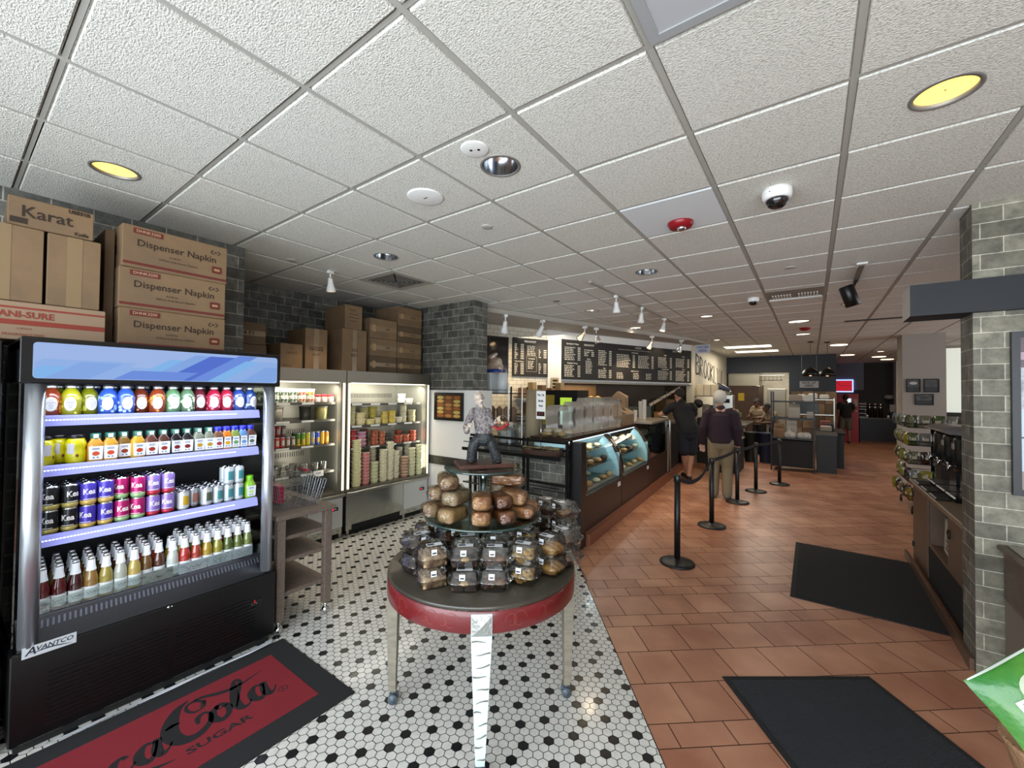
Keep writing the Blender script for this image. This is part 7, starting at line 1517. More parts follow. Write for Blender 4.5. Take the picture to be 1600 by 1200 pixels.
for k in range(9):
    z0 = 1.351 if k % 2 else 1.661; s = .72+k*.105; h = .16+.05*(k % 3); mb = mbox(MB(), s, s+.085, .06, .22, z0, z0+h); c = ['#7a5a3c', '#5e4a34', '#8f7a58'][k % 3]
    tag(mb.build('dry_goods_box', [mat('dg'+c, c, .7)], None, tuple(mw(s+.04, .1, z0))), f'brown goods box, {ORD[k]} along the shelves below the smaller menu', 'box', 'goods boxes under the menus')
for k, (s_, w_, h_, z_, c, l) in enumerate([(3.35, .35, .30, 1.36, '#5f4a34', 'tan carton on the pass counter, nearest the warming shelf'), (3.75, .40, .34, 1.10, '#3a4038', 'dark glass-fronted unit on the pass counter'), (4.2, .40, .34, 1.10, '#475048', 'green-grey unit on the pass counter'), (4.7, .28, .2, 1.10, '#8a6a30', 'golden box on the pass counter'), (5.1, .35, .5, 1.10, '#6b5334', 'tall tan box at the far end of the pass counter')]):
    mb = mbox(MB(), s_, s_+w_, -.55, -.25, z_ if k else 1.1, z_+h_); tag(mb.build('pass_item', [mat('pi'+c, c, .5)], None, tuple(mw(s_+w_/2, -.4, 1.1))), l, 'kitchen goods')
t = thing('pass_counter', 'dark pass counter under the long menu board', 'counter', mw(4.2, -.4, 0)); mbox(MB(), 3.20, 5.45, -.61, -.22, 0, 1.06).build('cabinet', [mat('back_cab', '#2a221c', .6)], t); mbox(MB(), 3.18, 5.47, -.615, -.20, 1.06, 1.098).build('worktop', [steeld], t)
t = thing('metal_trellis', 'black metal trellis with diagonal brace in the pass opening', 'frame', mw(4.7, -.1, 1.1)); mb = MB()
for a_, b_ in (((4.5, 1.10), (4.5, 1.62)), ((4.5, 1.62), (4.95, 1.62)), ((4.95, 1.10), (4.95, 1.90)), ((5.3, 1.10), (5.3, 1.75)), ((4.95, 1.75), (5.3, 1.75))): mb.tube([mw(a_[0], -.11, a_[1]), mw(b_[0], -.11, b_[1])], .014, 6)
mb.build('bar', [black], t); mb = MB(); mb.add([tuple(mw(4.35, -.10, 1.50)), tuple(mw(5.45, -.10, 1.92)), tuple(mw(5.45, -.10, 1.86)), tuple(mw(4.40, -.10, 1.44))], [(0, 1, 2, 3)]); mb.build('brace', [mat('brace_pale', '#a89c88', .5)], t)
# oven / warming shelf seen in the pass below the menu
ov = thing('warming_shelf', 'long warming shelf with glowing trays of bread below the menu board', 'shelf', mw(2.6, -.3, 1.5))
mbox(MB(), 1.80, 3.15, -.60, -.10, 1.50, 1.56).build('shelf', [dark], ov); mbox(MB(), 1.80, 3.15, -.60, -.55, 1.56, 1.90).build('back', [mat('warm_back', '#7a5c34', .5)], ov)
mbox(MB(), 1.80, 3.15, -.60, -.12, .97, 1.50).build('oven_front', [mat('oven_black', '#16130f', .3)], ov)
for k in range(6):
    p = mw(1.95+k*.19, -.22, 1.565); mb = MB(); mb.tube([V(-.07, 0, .05), V(0, 0, .06), V(.07, 0, .05)], [.035, .05, .035], 10); o = tag(mb.build('loaf', [mat('warm_loaf', '#b98c46', .5)], None, p, world=False), f'golden loaf on the warming shelf, {ORD[k]} from the left', 'bread', 'loaves on the warming shelf')
area('pass_lamp', mw(2.5, -.25, 1.90), mw(2.5, -.3, 1.5), 1.2, .15, 7, WARM)
area('servery_lamp', (-3.6, 7.0, 2.8), (-3.9, 7.4, 1.0), 3.4, .6, 12, NEU)
t = thing('drinks_fridge', 'small black fridge with bright green-topped panel behind the clear containers', 'fridge', (-3.35, 5.6, .0))
mb = MB(); mb.box(-3.62, 5.95, .0, -3.02, 6.35, 1.78); mb.build('body', [black], t)
mb = MB(); mb.box(-3.33, 5.945, 1.22, -3.12, 5.949, 1.66, 0); mb.box(-3.33, 5.943, 1.52, -3.12, 5.9445, 1.66, 1); mb.build('lit_panel', [lens('fr_panel', '#a9cfc6', .9), lens('fr_green', '#a4c83c', .8)], t)
mb = MB(); mb.box(-3.66, 5.942, 1.2, -3.44, 5.949, 1.7); mb.build('door_panel', [mat('olive_panel', '#7d7226', .5)], t)
t = thing('notice_strip', 'tall narrow notice with black print hanging beside the smaller menu board', 'notice', mw(1.55, .05, 2.0)); mpanel('sheet', 1.46, 1.64, 1.66, 2.02, .055, .06, mat('notice_tan', '#a89878', .7), t)
mb = MB()
for k in range(5): mbox(mb, 1.49, 1.61, .061, .062, 1.70+k*.062, 1.735+k*.062)
mb.build('print', [inkm], t)
# wall lettering on the cream side wall
mb = MB(); f = lambda a, b: (-2.357, 11.15+a*1.75, 2.24+b*.85-.13*a)
def stk(pts, w=.055): mb.ribbon(pts, [w*(.6+.6*abs(math.sin(i*1.3+1))) for i in range(len(pts))], f)
def letters(word):
    x = 0
    for ch in word:
        L = {'B': [[(0, 0), (0, .6)], [(0, .6), (.16, .55), (.18, .42), (.02, .32), (.2, .25), (.2, .06), (0, 0)]], 'R': [[(0, 0), (0, .6)], [(0, .6), (.16, .52), (.14, .36), (0, .32), (.2, 0)]], 'O': [[(.1, 0), (.0, .2), (.03, .5), (.12, .6), (.2, .4), (.18, .1), (.1, 0)]], 'K': [[(0, 0), (0, .6)], [(.18, .58), (.0, .3), (.2, 0)]],
             'L': [[(0, .6), (0, 0), (.18, .03)]], 'Y': [[(0, .6), (.1, .32), (.2, .6)], [(.1, .32), (.1, 0)]], 'N': [[(0, 0), (.02, .6), (.18, 0), (.2, .62), (.17, -.55), (.1, -.35)]]}[ch]
        for st_ in L: stk([(x+p[0], p[1]) for p in st_])
        x += .27
letters('BROOKLYN'); tag(mb.build('wall_lettering', [inkm], None, (-2.357, 12, 2.2)), 'black brush lettering BROOKLYN painted on the cream side wall', 'lettering')
t = thing('order_sign', 'small white ORDER HERE sign hanging from the ceiling by the cream wall', 'sign', (-1.90, 9.6, 2.7))
mb = MB(); mb.box(-2.05, 9.60, 2.62, -1.75, 9.61, 2.80, 0); mb.text('ORDER', .075, lambda a, b: (-1.90+a, 9.598, 2.745+b), 1, bold=.001); mb.text('HERE', .075, lambda a, b: (-1.90+a, 9.598, 2.67+b), 1, bold=.001); mb.build('card', [mat('sign_pale', '#b9bcc4', .5), mat('sign_blue', '#2a3c8c', .5)], t)
mb = MB()
for x in (-2.02, -1.78): mb.cyl((x, 9.605, 2.80), (x, 9.605, 2.985), .002, n=5)
mb.build('wire', [steel], t)
# ================================================================== BELT POSTS
sts = [(-1.125, 4.484, .906), (-1.073, 6.01, .902), (-.974, 7.57, .88), (-.814, 8.622, .875), (-.508, 9.585, .88)]
lb = ['nearest black belt post on the clay floor', 'second black belt post, beside the khaki trousers', 'third black belt post from the front', 'fourth black belt post from the front', 'farthest black belt post, before the wire shelf']
for k, (x, y, h) in enumerate(sts):
    t = thing('belt_post', lb[k], 'belt post', (x, y, 0), 0, 'queue belt posts'); pm = mat('post_black', '#0e0f11', .45)
    mb = MB(); mb.lathe([(.003, .0005), (.168, .0005), (.172, .006), (.168, .018), (.13, .028), (.045, .036), (.032, .05), (.003, .05)], 40, m=0, caps=False); mb.build('base', [pm], t, world=False)
    mb = MB(); mb.cyl((0, 0, .04), (0, 0, h-.07), .030, n=20); mb.build('pole', [pm], t, world=False)
    mb = MB(); mb.lathe([(.031, h-.075), (.036, h-.07), (.036, h-.006), (.030, h), (.003, h)], 24, caps=False); mb.build('head', [mat('post_head', '#17181b', .3)], t, world=False)
for k in range(4):
    (x0, y0, h0), (x1, y1, h1) = sts[k], sts[k+1]; mb = MB(); n = 12; sag = .02+.12*(k == 0)
    a = Vector((x0, y0, h0-.035)); b = Vector((x1, y1, h1-.035)); d = (b-a).normalized(); a += d*.037; b -= d*.037
    L_ = [a+(b-a)*(i/n)-Vector((0, 0, sag*4*(i/n)*(1-i/n))) for i in range(n+1)]; e = Vector((-d.y, d.x, 0))*.0012
    mb.loft([[p-e+Vector((0, 0, -.024)), p+e+Vector((0, 0, -.024)), p+e+Vector((0, 0, .024)), p-e+Vector((0, 0, .024))] for p in L_], 0, False)
    tag(mb.build('queue_belt', [mat('belt_black', '#101014', .8)], None, tuple(a)), ['slack black belt between the nearest and second posts', 'black belt between the second and third posts', 'black belt between the third and fourth posts', 'black belt between the fourth and farthest posts'][k], 'belt', 'queue belts')
# ================================================================== BLACK WIRE SHELF WITH BAGS, PICKUP AREA
t = thing('pickup_shelf', 'black metal shelf unit with dark base holding paper and plastic bags', 'shelf', (-.36, 11.6, 0)); x0, x1, y0, y1 = -.76, .045, 11.35, 12.0
for (x, y) in ((x0, y0), (x1, y0), (x0, y1), (x1, y1)): mb = MB(); mb.box(x-.014, y-.014, 0, x+.014, y+.014, 1.82, 0); mb.build('post', [rk], t)
for z in (.74, 1.19, 1.58):
    mb = MB()
    for (a, b, c, d_) in ((x0, y0-.01, x1, y0+.01), (x0, y1-.01, x1, y1+.01), (x0-.01, y0, x0+.01, y1), (x1-.01, y0, x1+.01, y1)): mb.box(a, b, z-.015, c, d_, z+.015)
    if z < 1: mb.box(x0, y0, z-.01, x1, y1, z)
    else:
        for k in range(14): mb.box(x0+.02+k*.058, y0, z-.004, x0+.026+k*.058, y1, z)
    mb.build('shelf', [rk], t)
mb = MB(); mb.box(x0+.02, y0+.02, .10, x1-.02, y1-.02, .70); mb.build('base_box', [blackm], t)
pb = mat('paper_bag', '#8f8678', .7, bump=(30, .6)); pbk = mat('kraft_bag', '#7a5c42', .7, bump=(30, .6))
def bag(x, y, z, w, d_, h, m, label, name='paper_bag', cat='bag'):
    mb = MB(); mb.loft([[(x-w/2*f, y-d_/2*g, zz), (x+w/2*f, y-d_/2*g, zz), (x+w/2*f, y+d_/2*g, zz), (x-w/2*f, y+d_/2*g, zz)] for f, g, zz in ((.96, .96, z), (1, 1, z+h*.1), (1.02, .98, z+h*.55), (.98, .55, z+h*.85), (.96, .2, z+h))], 0, False); return tag(mb.build(name, [m], None, (x, y, z)), label, cat)
bag(-.62, 11.55, .741, .20, .25, .33, pbk, 'brown kraft bag with receipt at the left of the black shelf')
blob_m = mat('plastic_bag', '#a9a49c', .3, coat=.5, bump=(20, 1))
for k, (x, y, w, h, l) in enumerate([(-.42, 11.5, .13, .25, 'left knotted white plastic bag on the black shelf'), (-.15, 11.52, .16, .16, 'right slumped white plastic bag on the black shelf')]):
    t = thing('plastic_bag', l, 'bag', (x, y, .741)); blob('bag', [[(V(-w*.4, 0, .06), .07, .09), (V(w*.5, 0, .07), .07, .09)], [(V(0, 0, .1), .08, .08), (V(-.02, 0, h-.03), .035, .03)], [(V(-.02, 0, h-.04), .02, .02), (V(.03, .0, h), .035, .008)]], .014, blob_m, t)
bag(-.38, 11.8, .741, .20, .2, .43, mat('white_bag', '#a39d92', .6), 'tall white carton stack standing at the back of the black shelf', 'carton_stack', 'carton')
bag(-.33, 11.8, 1.197, .22, .2, .34, mat('white_bag', '#a39d92', .6), 'upper white carton on the second black shelf', 'carton', 'carton')
for k, (x, z, w, c) in enumerate([(-.05, 1.595, .20, '#b8b6b0'), (-.30, 1.595, .26, '#8d7f72'), (-.02, 1.205, .14, '#98928a')]):
    bag(x, 11.7, z, w, .22, .15, mat('pk'+c, c, .6), ['white foam packs on top of the black shelf', 'beige pack on top of the black shelf at left', 'pale pack on the second black shelf at right'][k], 'pack', 'pack')
# counter island behind the shelf, bins, kitchen items
def simple(name, cat, label, x0, y0, z0, x1, y1, z1, m, b=.006, grp=None):
    mb = MB(); mb.box(x0, y0, z0, x1, y1, z1, 0, b=b); return tag(mb.build(name, [m], None, ((x0+x1)/2, (y0+y1)/2, z0)), label, cat, grp)
t = thing('pickup_counter', 'navy pickup counter with dark top beside the wall of brown cartons', 'counter', (.35, 13.6, 0))
mb = MB(); mb.box(.10, 12.6, 0, .62, 14.2, .80); mb.build('cabinet', [navy], t); mb = MB(); mb.box(.06, 12.55, .80, .66, 14.25, .84, b=.005); mb.build('worktop', [blackm], t)
t = thing('dark_table', 'low dark cabinet right of the black shelf', 'cabinet', (.2, 11.9, 0)); mb = MB(); mb.box(.09, 11.6, .0, .45, 12.3, .84); mb.build('body', [mat('cab_black', '#141312', .5)], t); mb = MB(); mb.box(.07, 11.58, .84, .47, 12.32, .87); mb.build('top', [mat('top_grey', '#3c3833', .4)], t)
t = thing('pickup_sign', 'white PICK UP HERE sign under the pendant lamps', 'sign', (-.05, 12.5, 1.95)); mb = MB(); mb.box(-.24, 12.5, 1.92, .14, 12.51, 2.08, 0); mb.text('PICK UP', .075, lambda a, b: (-.05+a, 12.498, 2.035+b), 1, bold=.001); mb.text('HERE', .075, lambda a, b: (-.05+a, 12.498, 1.965+b), 1, bold=.001); mb.build('card', [mat('sign_pale2', '#b4b4b0', .5), inkm], t)
mb = MB(); 
for x in (-.2, .1): mb.cyl((x, 12.505, 2.08), (x, 12.505, 2.985), .002, n=5)
mb.build('wire', [steel], t)
rg = random.Random(9)
for k in range(4):
    for c_ in range(5):
        z = .001+c_*.37; x = -.50+k*.275
        simple('carton', 'cardboard box', f'brown carton, {ORD[c_]} up in the {ORD[k]} column of the stacks before the navy wall', x, 15.30, z, x+.265, 15.70, z+.365, kraft if (k+c_) % 2 else kraftd, .004, 'carton stacks before the navy wall')
for k, x in enumerate((-1.29, -.95)):
    mb = MB(); mb.lathe([(.14, .001), (.16, .72), (.17, .73), (.17, .76), (.155, .76), (.145, .70)], 28, (0, 0, 0), 0, True, False); mb.lathe([(.003, .001), (.14, .001)], 28, caps=False)
    tag(mb.build('waste_bin', [mat(['bin_green', 'bin_blue'][k], ['#1c2420', '#1d2a44'][k], .5)], None, (x, 12.45, 0), world=False), ['dark green round bin past the man in purple', 'dark blue round bin past the man in purple'][k], 'bin')
t = thing('low_counter', 'low black counter end with pale edge right of the man in purple', 'counter', (-1.55, 10.6, 0)); mb = MB(); mb.box(-1.95, 10.2, 0, -1.30, 11.2, .70); mb.build('cabinet', [blackm], t); mb = MB(); mb.box(-1.97, 10.18, .70, -1.28, 11.22, .735); mb.build('top', [mat('top_brown', '#4c3c30', .5)], t)
t = thing('prep_table', 'steel prep table crowded with equipment at the kitchen front', 'table', (-1.9, 14.0, 0)); mb = MB(); mb.box(-2.3, 12.9, .86, -1.45, 15.2, .90); mb.build('top', [steeld], t); mb = MB(); mb.box(-2.28, 12.92, .3, -1.5, 15.1, .33); mb.build('shelf', [steeld], t)
for (x, y) in ((-2.27, 12.93), (-1.5, 12.93), (-2.27, 15.15), (-1.5, 15.15)): mb = MB(); mb.cyl((x, y, 0), (x, y, .86), .02, n=8); mb.build('leg', [steeld], t)
for k in range(7): simple('goods', 'kitchen goods', f'small kitchen item on the steel prep table, {ORD[k]} from the front', -2.2+.1*(k % 3), 13.0+k*.3, .901, -2.0+.12*(k % 3), 13.2+k*.3, 1.05+.06*(k % 3), mat('kg%d' % (k % 3), ['#8a8478', '#6a3a2c', '#55523c'][k % 3], .6), .01, 'items on the steel prep table')
t = thing('meat_slicer', 'steel slicer and toaster unit with bright front on the kitchen front counter', 'machine', (-1.75, 11.4, 1.14))
t2 = thing('service_counter', 'service counter behind the purple sweater carrying the steel machine', 'counter', (-2.0, 11.5, 0)); mb = MB(); mb.box(-2.34, 11.25, 0, -1.52, 12.6, 1.14); mb.build('cabinet', [mat('sc_dark', '#231d19', .5)], t2)
mb = MB(); mb.box(-2.02, 11.45, 1.22, -1.58, 11.85, 1.72, 0, b=.01); mb.build('housing', [steel], t); mb = MB(); mb.box(-1.98, 11.44, 1.52, -1.64, 11.449, 1.62); mb.build('slot', [dark], t); mb = MB(); mb.sphere((-1.8, 11.65, 1.76), .16, 16, sc=(1.2, 1, .7)); mb.build('dome', [steeld], t)
mb = MB()
for x in (-1.99, -1.62): mb.cyl((x, 11.6, 1.1405), (x, 11.6, 1.225), .02, n=8)
mb.build('foot', [dark], t)
mb = MB(); mb.tube([V(-2.1, 11.6, 1.86), V(-1.9, 11.6, 1.94), V(-1.65, 11.6, 1.84)], [.06, .09, .04], 12); tag(mb.build('blue_bag', [mat('bag_blue', '#39435c', .4, coat=.4)], None, (-1.9, 11.6, 1.8)), 'dark blue bag lying on top of the steel machine', 'bag')
for k in range(3):
    for c_ in range(6): simple('white_tray_stack', 'stacked trays', f'white takeout tray, {ORD[c_]} from the bottom of the {ORD[k]} pile on the upper shelf', -2.30+k*.155, 11.02, 1.70+c_*.046, -2.155+k*.155, 11.2, 1.744+c_*.046, mat('tray_cream', '#d3c9ae', .5), .004, 'piles of cream trays')
simple('wall_shelf', 'shelf', 'steel wall shelf carrying the cream tray piles', -2.355, 10.98, 1.675, -1.82, 11.24, 1.699, steeld)
mb = MB(); mb.lathe([(.003, 0), (.10, 0), (.11, .03), (.10, .05), (.003, .05)], 24, (0, 0, 0), 0, True, True, Matrix.Rotation(math.pi/2, 4, 'X')); tag(mb.build('round_pan', [black], None, (-2.26, 10.98, 1.50), world=False), 'round black pan hanging left of the man in purple', 'pan')
# kitchen hood and yellow notice
t = thing('extractor_hood', 'stainless extractor hood under the navy fascia of the kitchen', 'hood', (-2.0, 16.6, 2.0)); mb = MB(); mb.box(-2.34, 16.02, 2.03, -1.42, 17.2, 2.46, 0); mb.build('hood', [mat('hood_steel', '#98907c', .35, .85)], t); mb = MB(); mb.box(-1.62, 16.2, 2.018, -1.45, 16.6, 2.028); mb.build('lamp', [lens('hoodlamp', '#fff2d0', 3)], t)
simple('yellow_notice', 'notice', 'bright yellow notice on the brown kitchen panel', -2.02, 15.90, 1.52, -1.84, 15.91, 1.78, mat('ynote', '#c0a020', .6), 0)
simple('brown_board', 'panel', 'dark brown kitchen wall panel under the steel hood', -2.34, 15.92, .0, -1.42, 15.98, 2.02, mat('kitchen_brown', '#4a3222', .6), 0)
simple('white_fridge', 'fridge', 'white upright kitchen fridge seen in the kitchen opening', -1.30, 17.6, 0, -.75, 18.4, 1.95, mat('fridge_white', '#b5b0a2', .4), .02)
t = thing('open_shelf', 'steel open shelf with dark oven and white packs right of the kitchen opening', 'shelf', (0, 14.4, 0))
for z in (.5, 1.2, 1.62): mb = MB(); mb.box(-.42, 14.35, z-.02, .50, 14.8, z); mb.build('shelf', [steel], t)
for x in (-.42, .49): mb = MB(); mb.box(x, 14.33, 0, x+.02, 14.36, 1.66); mb.build('post', [steel], t)
simple('oven', 'oven', 'small dark oven on the steel open shelf', -.36, 14.4, 1.2005, .16, 14.75, 1.52, mat('oven_dark', '#1b201f', .3), .01)
for k in range(3): simple('foam_pack', 'pack', f'white foam pack, {ORD[k]} on top of the steel open shelf', -.34+k*.26, 14.4, 1.6205, -.12+k*.26, 14.7, 1.76+.03*(k % 2), mat('foam_w', '#bdb8ae', .6), .03, 'foam packs')
for k in range(4): simple('counter_item', 'packet', f'small packet on the navy pickup counter, {ORD[k]} from the front', .18+.1*(k % 2), 12.8+k*.3, .841, .40+.05*(k % 2), 13.0+k*.3, .98+.05*(k % 3), mat('ci%d' % (k % 3), ['#a39a8c', '#2c1c30', '#7d4438'][k % 3], .6), .02, 'packets on the pickup counter')
# ================================================================== FAR SODA COUNTER
t = thing('soda_counter', 'long black soda counter against the far charcoal wall', 'counter', (1.9, 20.3, 0)); mb = MB(); mb.box(1.44, 20.0, .08, 2.44, 20.69, .88); mb.build('cabinet', [mat('soda_black', '#0d0e0e', .35)], t); mb = MB(); mb.box(1.44, 19.96, .88, 2.445, 20.69, .93); mb.build('worktop', [mat('soda_top', '#4b443e', .3)], t); mb = MB(); mb.box(1.46, 20.05, 0, 2.44, 20.6, .08); mb.build('plinth', [mat('clay_plinth', '#7c4a35', .4)], t)
t = thing('soda_machine', 'red self-serve soda machine with a lit white touch screen', 'drinks machine', (1.05, 20.2, 0)); mb = MB(); mb.box(.72, 20.02, .0, 1.12, 20.68, 1.80, 0, b=.01); mb.box(1.12, 20.02, 0, 1.42, 20.68, 1.80, 0, b=.01); mb.build('body', [mat('machine_red', '#b02432', .35)], t)
mb = MB(); mb.box(1.0, 20.005, 1.38, 1.20, 20.019, 1.62); mb.build('touch_screen', [lens('touch', '#cfe4ee', 1.1)], t); mb = MB(); mb.box(1.27, 20.005, 1.34, 1.38, 20.019, 1.60); mb.box(1.27, 20.005, 1.12, 1.38, 20.019, 1.18); mb.build('decal', [mat('decal', '#b5a49c', .5)], t)
t = thing('menu_screen', 'red lit screen with blue-white halo on the far grey-blue wall', 'screen', (1.0, 20.68, 2.3)); mb = MB(); mb.box(.64, 20.60, 1.90, 1.27, 20.66, 2.31); mb.build('screen', [lens('scr_red', '#b01828', 1.0)], t)
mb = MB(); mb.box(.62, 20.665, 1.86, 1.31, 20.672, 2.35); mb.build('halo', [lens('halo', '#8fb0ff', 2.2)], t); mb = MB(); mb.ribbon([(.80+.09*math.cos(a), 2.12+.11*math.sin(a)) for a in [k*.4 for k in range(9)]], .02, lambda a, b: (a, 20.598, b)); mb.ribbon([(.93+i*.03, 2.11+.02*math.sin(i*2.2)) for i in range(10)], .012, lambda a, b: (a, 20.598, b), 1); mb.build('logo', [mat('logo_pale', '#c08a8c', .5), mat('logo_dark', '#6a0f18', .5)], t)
for k in range(3):
    t = thing('coffee_urn', f'brown coffee urn, {["left", "middle", "right"][k]} of three on the far soda counter', 'urn', (1.74+k*.155, 20.25, .9305), 0, 'coffee urns on the far counter')
    mb = MB(); mb.lathe([(.003, 0), (.058, 0), (.058, .44), (.045, .47), (.003, .48)], 18); mb.build('body', [mat('urn_brown', '#3a201a', .3, .4)], t, world=False); mb = MB(); mb.lathe([(.059, .36), (.059, .40)], 18, caps=False); mb.lathe([(.046, .47), (.03, .52), (.003, .53)], 16, caps=False); mb.build('lid', [steel], t, world=False)
t = thing('cup_rack', 'rack of lids and cups between the red machine and the coffee urns', 'rack', (1.56, 20.3, .93))
for z in (.9305, 1.06, 1.22, 1.32, 1.42): mb = MB(); mb.box(1.44, 20.1, z, 1.64, 20.4, z+.012); mb.box(1.45, 20.12, z+.012, 1.62, 20.3, z+.07, 1); mb.build('shelf', [steel, mat('lids', '#2b2a2a', .5)], t)
for x in (1.44, 1.635): mb = MB(); mb.box(x, 20.38, .9305, x+.006, 20.4, 1.5); mb.build('post', [steel], t)
simple('white_carton', 'box', 'white box on the right end of the far soda counter', 2.30, 20.2, 1.15, 2.52, 20.4, 1.42, mat('wbox', '#8f8f8b', .5)); simple('box_stand', 'stand', 'dark stand under the white box on the far counter', 2.30, 20.2, .9305, 2.52, 20.4, 1.149, blackm)
for k, x in enumerate((1.66, 2.24)): 
    mb = MB(); mb.lathe([(.003, 0), (.03, 0), (.035, .09), (.003, .10)], 12); tag(mb.build('white_cup', [wht], None, (x, 20.05, .9305), world=False), ['white cup left of the coffee urns', 'white cup right of the coffee urns'][k], 'cup')
t = thing('wall_fan', 'small white wall unit high on the right of the far wall', 'wall unit', (2.3, 20.7, 1.7)); mb = MB(); mb.lathe([(.13, 0), (.14, .03), (.13, .14), (.003, .15)], 20, (2.32, 20.6, 1.62), 0, True, True); mb.build('housing', [mat('unit_grey', '#8d8d88', .5)], t); mb = MB(); mb.box(2.30, 20.6, 1.5, 2.34, 20.745, 1.62); mb.build('bracket', [blackm], t)
# ================================================================== RIGHT SIDE: column pictures, counter, urns, snack rack, fascia, stand
for k, (x0, x1, z0, z1, l) in enumerate([(1.557, 1.765, 1.82, 2.085, 'left upper of three small black-framed photographs on the white column'), (1.81, 2.03, 1.82, 2.085, 'right upper of three small black-framed photographs on the white column'), (1.68, 1.95, 1.565, 1.785, 'lower centre of three small black-framed photographs on the white column')]):
    t = thing('framed_photograph', l, 'picture', ((x0+x1)/2, 11.5, z0), 0, 'photographs on the white column'); w = .014; mb = MB()
    for a in ((x0, z0, x1, z0+w), (x0, z1-w, x1, z1), (x0, z0+w, x0+w, z1-w), (x1-w, z0+w, x1, z1-w)): mb.box(a[0], 11.475, a[1], a[2], 11.499, a[3])
    mb.build('frame', [black], t); mb = MB(); mb.box(x0+w, 11.488, z0+w, x1-w, 11.492, z1-w, 0); mb.box(x0+w, 11.486, z0+w, x1-w, 11.4885, z0+(z1-z0)*.42, 1); mb.add([((x0+x1)/2+.06*math.cos(a), 11.4850, z0+(z1-z0)*.68+.03*math.sin(a)) for a in [i*.628 for i in range(10)]], [tuple(range(10))], 2)
    mb.build('print', [mat('ph_grey', '#6a6c6e', .4, var=(40, '#4a4c4e')), mat('ph_dark', '#34363a', .4, var=(60, '#4a4c50')), mat('ph_light%d' % k, ['#c8cac8', '#55575a', '#4a4c50'][k], .4)], t)
# brown side counter
t = thing('side_counter', 'brown wooden side counter with open newspaper cubby left of the grey pillar', 'counter', (1.2, 5.2, 0)); cwood = mat('counter_wood', '#6b5442', .5, var=(8, '#5c4738', (1, 6, 1))); cwood2 = mat('counter_edge', '#83705a', .45)
mb = MB(); mb.box(.86, 4.16, .80, 1.55, 6.24, .845, 0, b=.006); mb.build('worktop', [cwood2], t)
mb = MB(); mb.box(1.50, 4.20, 0, 1.54, 6.20, .80); mb.box(.89, 6.16, .02, 1.5, 6.20, .80); mb.box(.89, 4.20, .36, 1.5, 4.24, .80); mb.box(.89, 5.42, .02, 1.5, 5.46, .80); mb.box(.89, 4.2, .34, 1.5, 5.42, .37); mb.build('carcass', [cwood], t)
mb = MB(); mb.box(.88, 5.47, .03, .90, 6.15, .79, 0); d_ = mb.build('door', [cwood], t)
for z in (.15, .68): mb = MB(); mb.box(.870, 6.10, z, .882, 6.14, z+.05); mb.build('hinge', [blackm], d_)
mb = MB(); mb.box(.88, 4.24, .37, .90, 4.75, .79, 0); d_ = mb.build('door', [mat('door_tan', '#5e4c3d', .5)], t)
mb = MB(); mb.tube([(.872+.0*math.cos(a), 4.68+.035*math.cos(a), .66+.035*math.sin(a)) for a in [k*.4 for k in range(17)]], .004, 6); mb.build('ring_handle', [blackm], d_)
mb = MB(); mb.box(.885, 4.2, .02, .90, 5.46, .34); mb.build('kick_panel', [dark], t)
mb = MB(); mb.box(.815, 3.90, .0005, .838, 6.20, .075, 0); struct(mb.build('baseboard_right', [mat('skirt_wood', '#5c4434', .4)]))
for k, (y, z, a) in enumerate([(4.98, .46, .15), (5.08, .48, -.1), (5.18, .45, .2)]):
    mb = MB(); mb.box(-.006, -.13, 0, .006, .13, .28, 0, Matrix.Rotation(a, 4, 'X')); 
    for q in range(6): mb.box(-.0075, -.10, .04+q*.035, -.0065, .08-.03*(q % 2), .055+q*.035, 1, Matrix.Rotation(a, 4, 'X'))
    tag(mb.build('newspaper', [mat('newsprint', '#b3ad9c', .8), mat('news_ink', '#4a463e', .8)], None, (.93+.03*k, y, .40), world=False), ['front', 'middle', 'rear'][k]+' folded newspaper standing in the side counter cubby', 'newspaper', 'newspapers in the cubby')
# black tiered dispensers on the counter
for k in range(3):
    y = 5.22+k*.36; t = thing('coffee_dispenser', f'tall black coffee dispenser, {ORD[k]} from the grey pillar on the side counter', 'dispenser', (1.14, y, .8455), 0, 'black coffee dispensers')
    mb = MB(); mb.box(-.16, -.17, 0, .17, .17, .04, 0, b=.01); mb.build('base', [mat('disp_black', '#0c0d0e', .25)], t, world=False)
    mb = MB(); mb.lathe([(.003, .25), (.13, .25), (.135, .27), (.135, .52), (.11, .56), (.003, .57)], 28, (0, 0, 0), 0, caps=False); mb.build('tank', [mat('disp_black', '#0c0d0e', .25)], t, world=False)
    mb = MB(); mb.box(.0, -.12, .04, .12, .12, .26, 0); mb.build('column', [mat('disp_grey', '#1c2022', .3)], t, world=False)
    mb = MB(); mb.cyl((-.13, 0, .29), (-.175, 0, .29), .012, n=8); mb.cyl((-.165, 0, .30), (-.165, 0, .25), .010, n=8); mb.sphere((-.17, 0, .315), .012, 8); mb.build('tap', [chrome], t, world=False)
    mb = MB(); mb.box(-.139, -.035, .44, -.134, .035, .49); mb.build('label', [mat('disp_label', '#a39c90', .5)], t, world=False)
    mb = MB(); mb.box(-.27, -.13, 0, -.165, .13, .018, 0, b=.008)
    for q in range(6): mb.box(-.26, -.11+q*.04, .018, -.175, -.095+q*.04, .021)
    mb.build('drip_tray', [mat('tray_dark', '#2a2724', .4)], t, world=False)
t = thing('dispenser_hood', 'arched grey top over the black dispensers', 'canopy', (1.13, 5.6, 1.42)); mb = MB(); n = 12
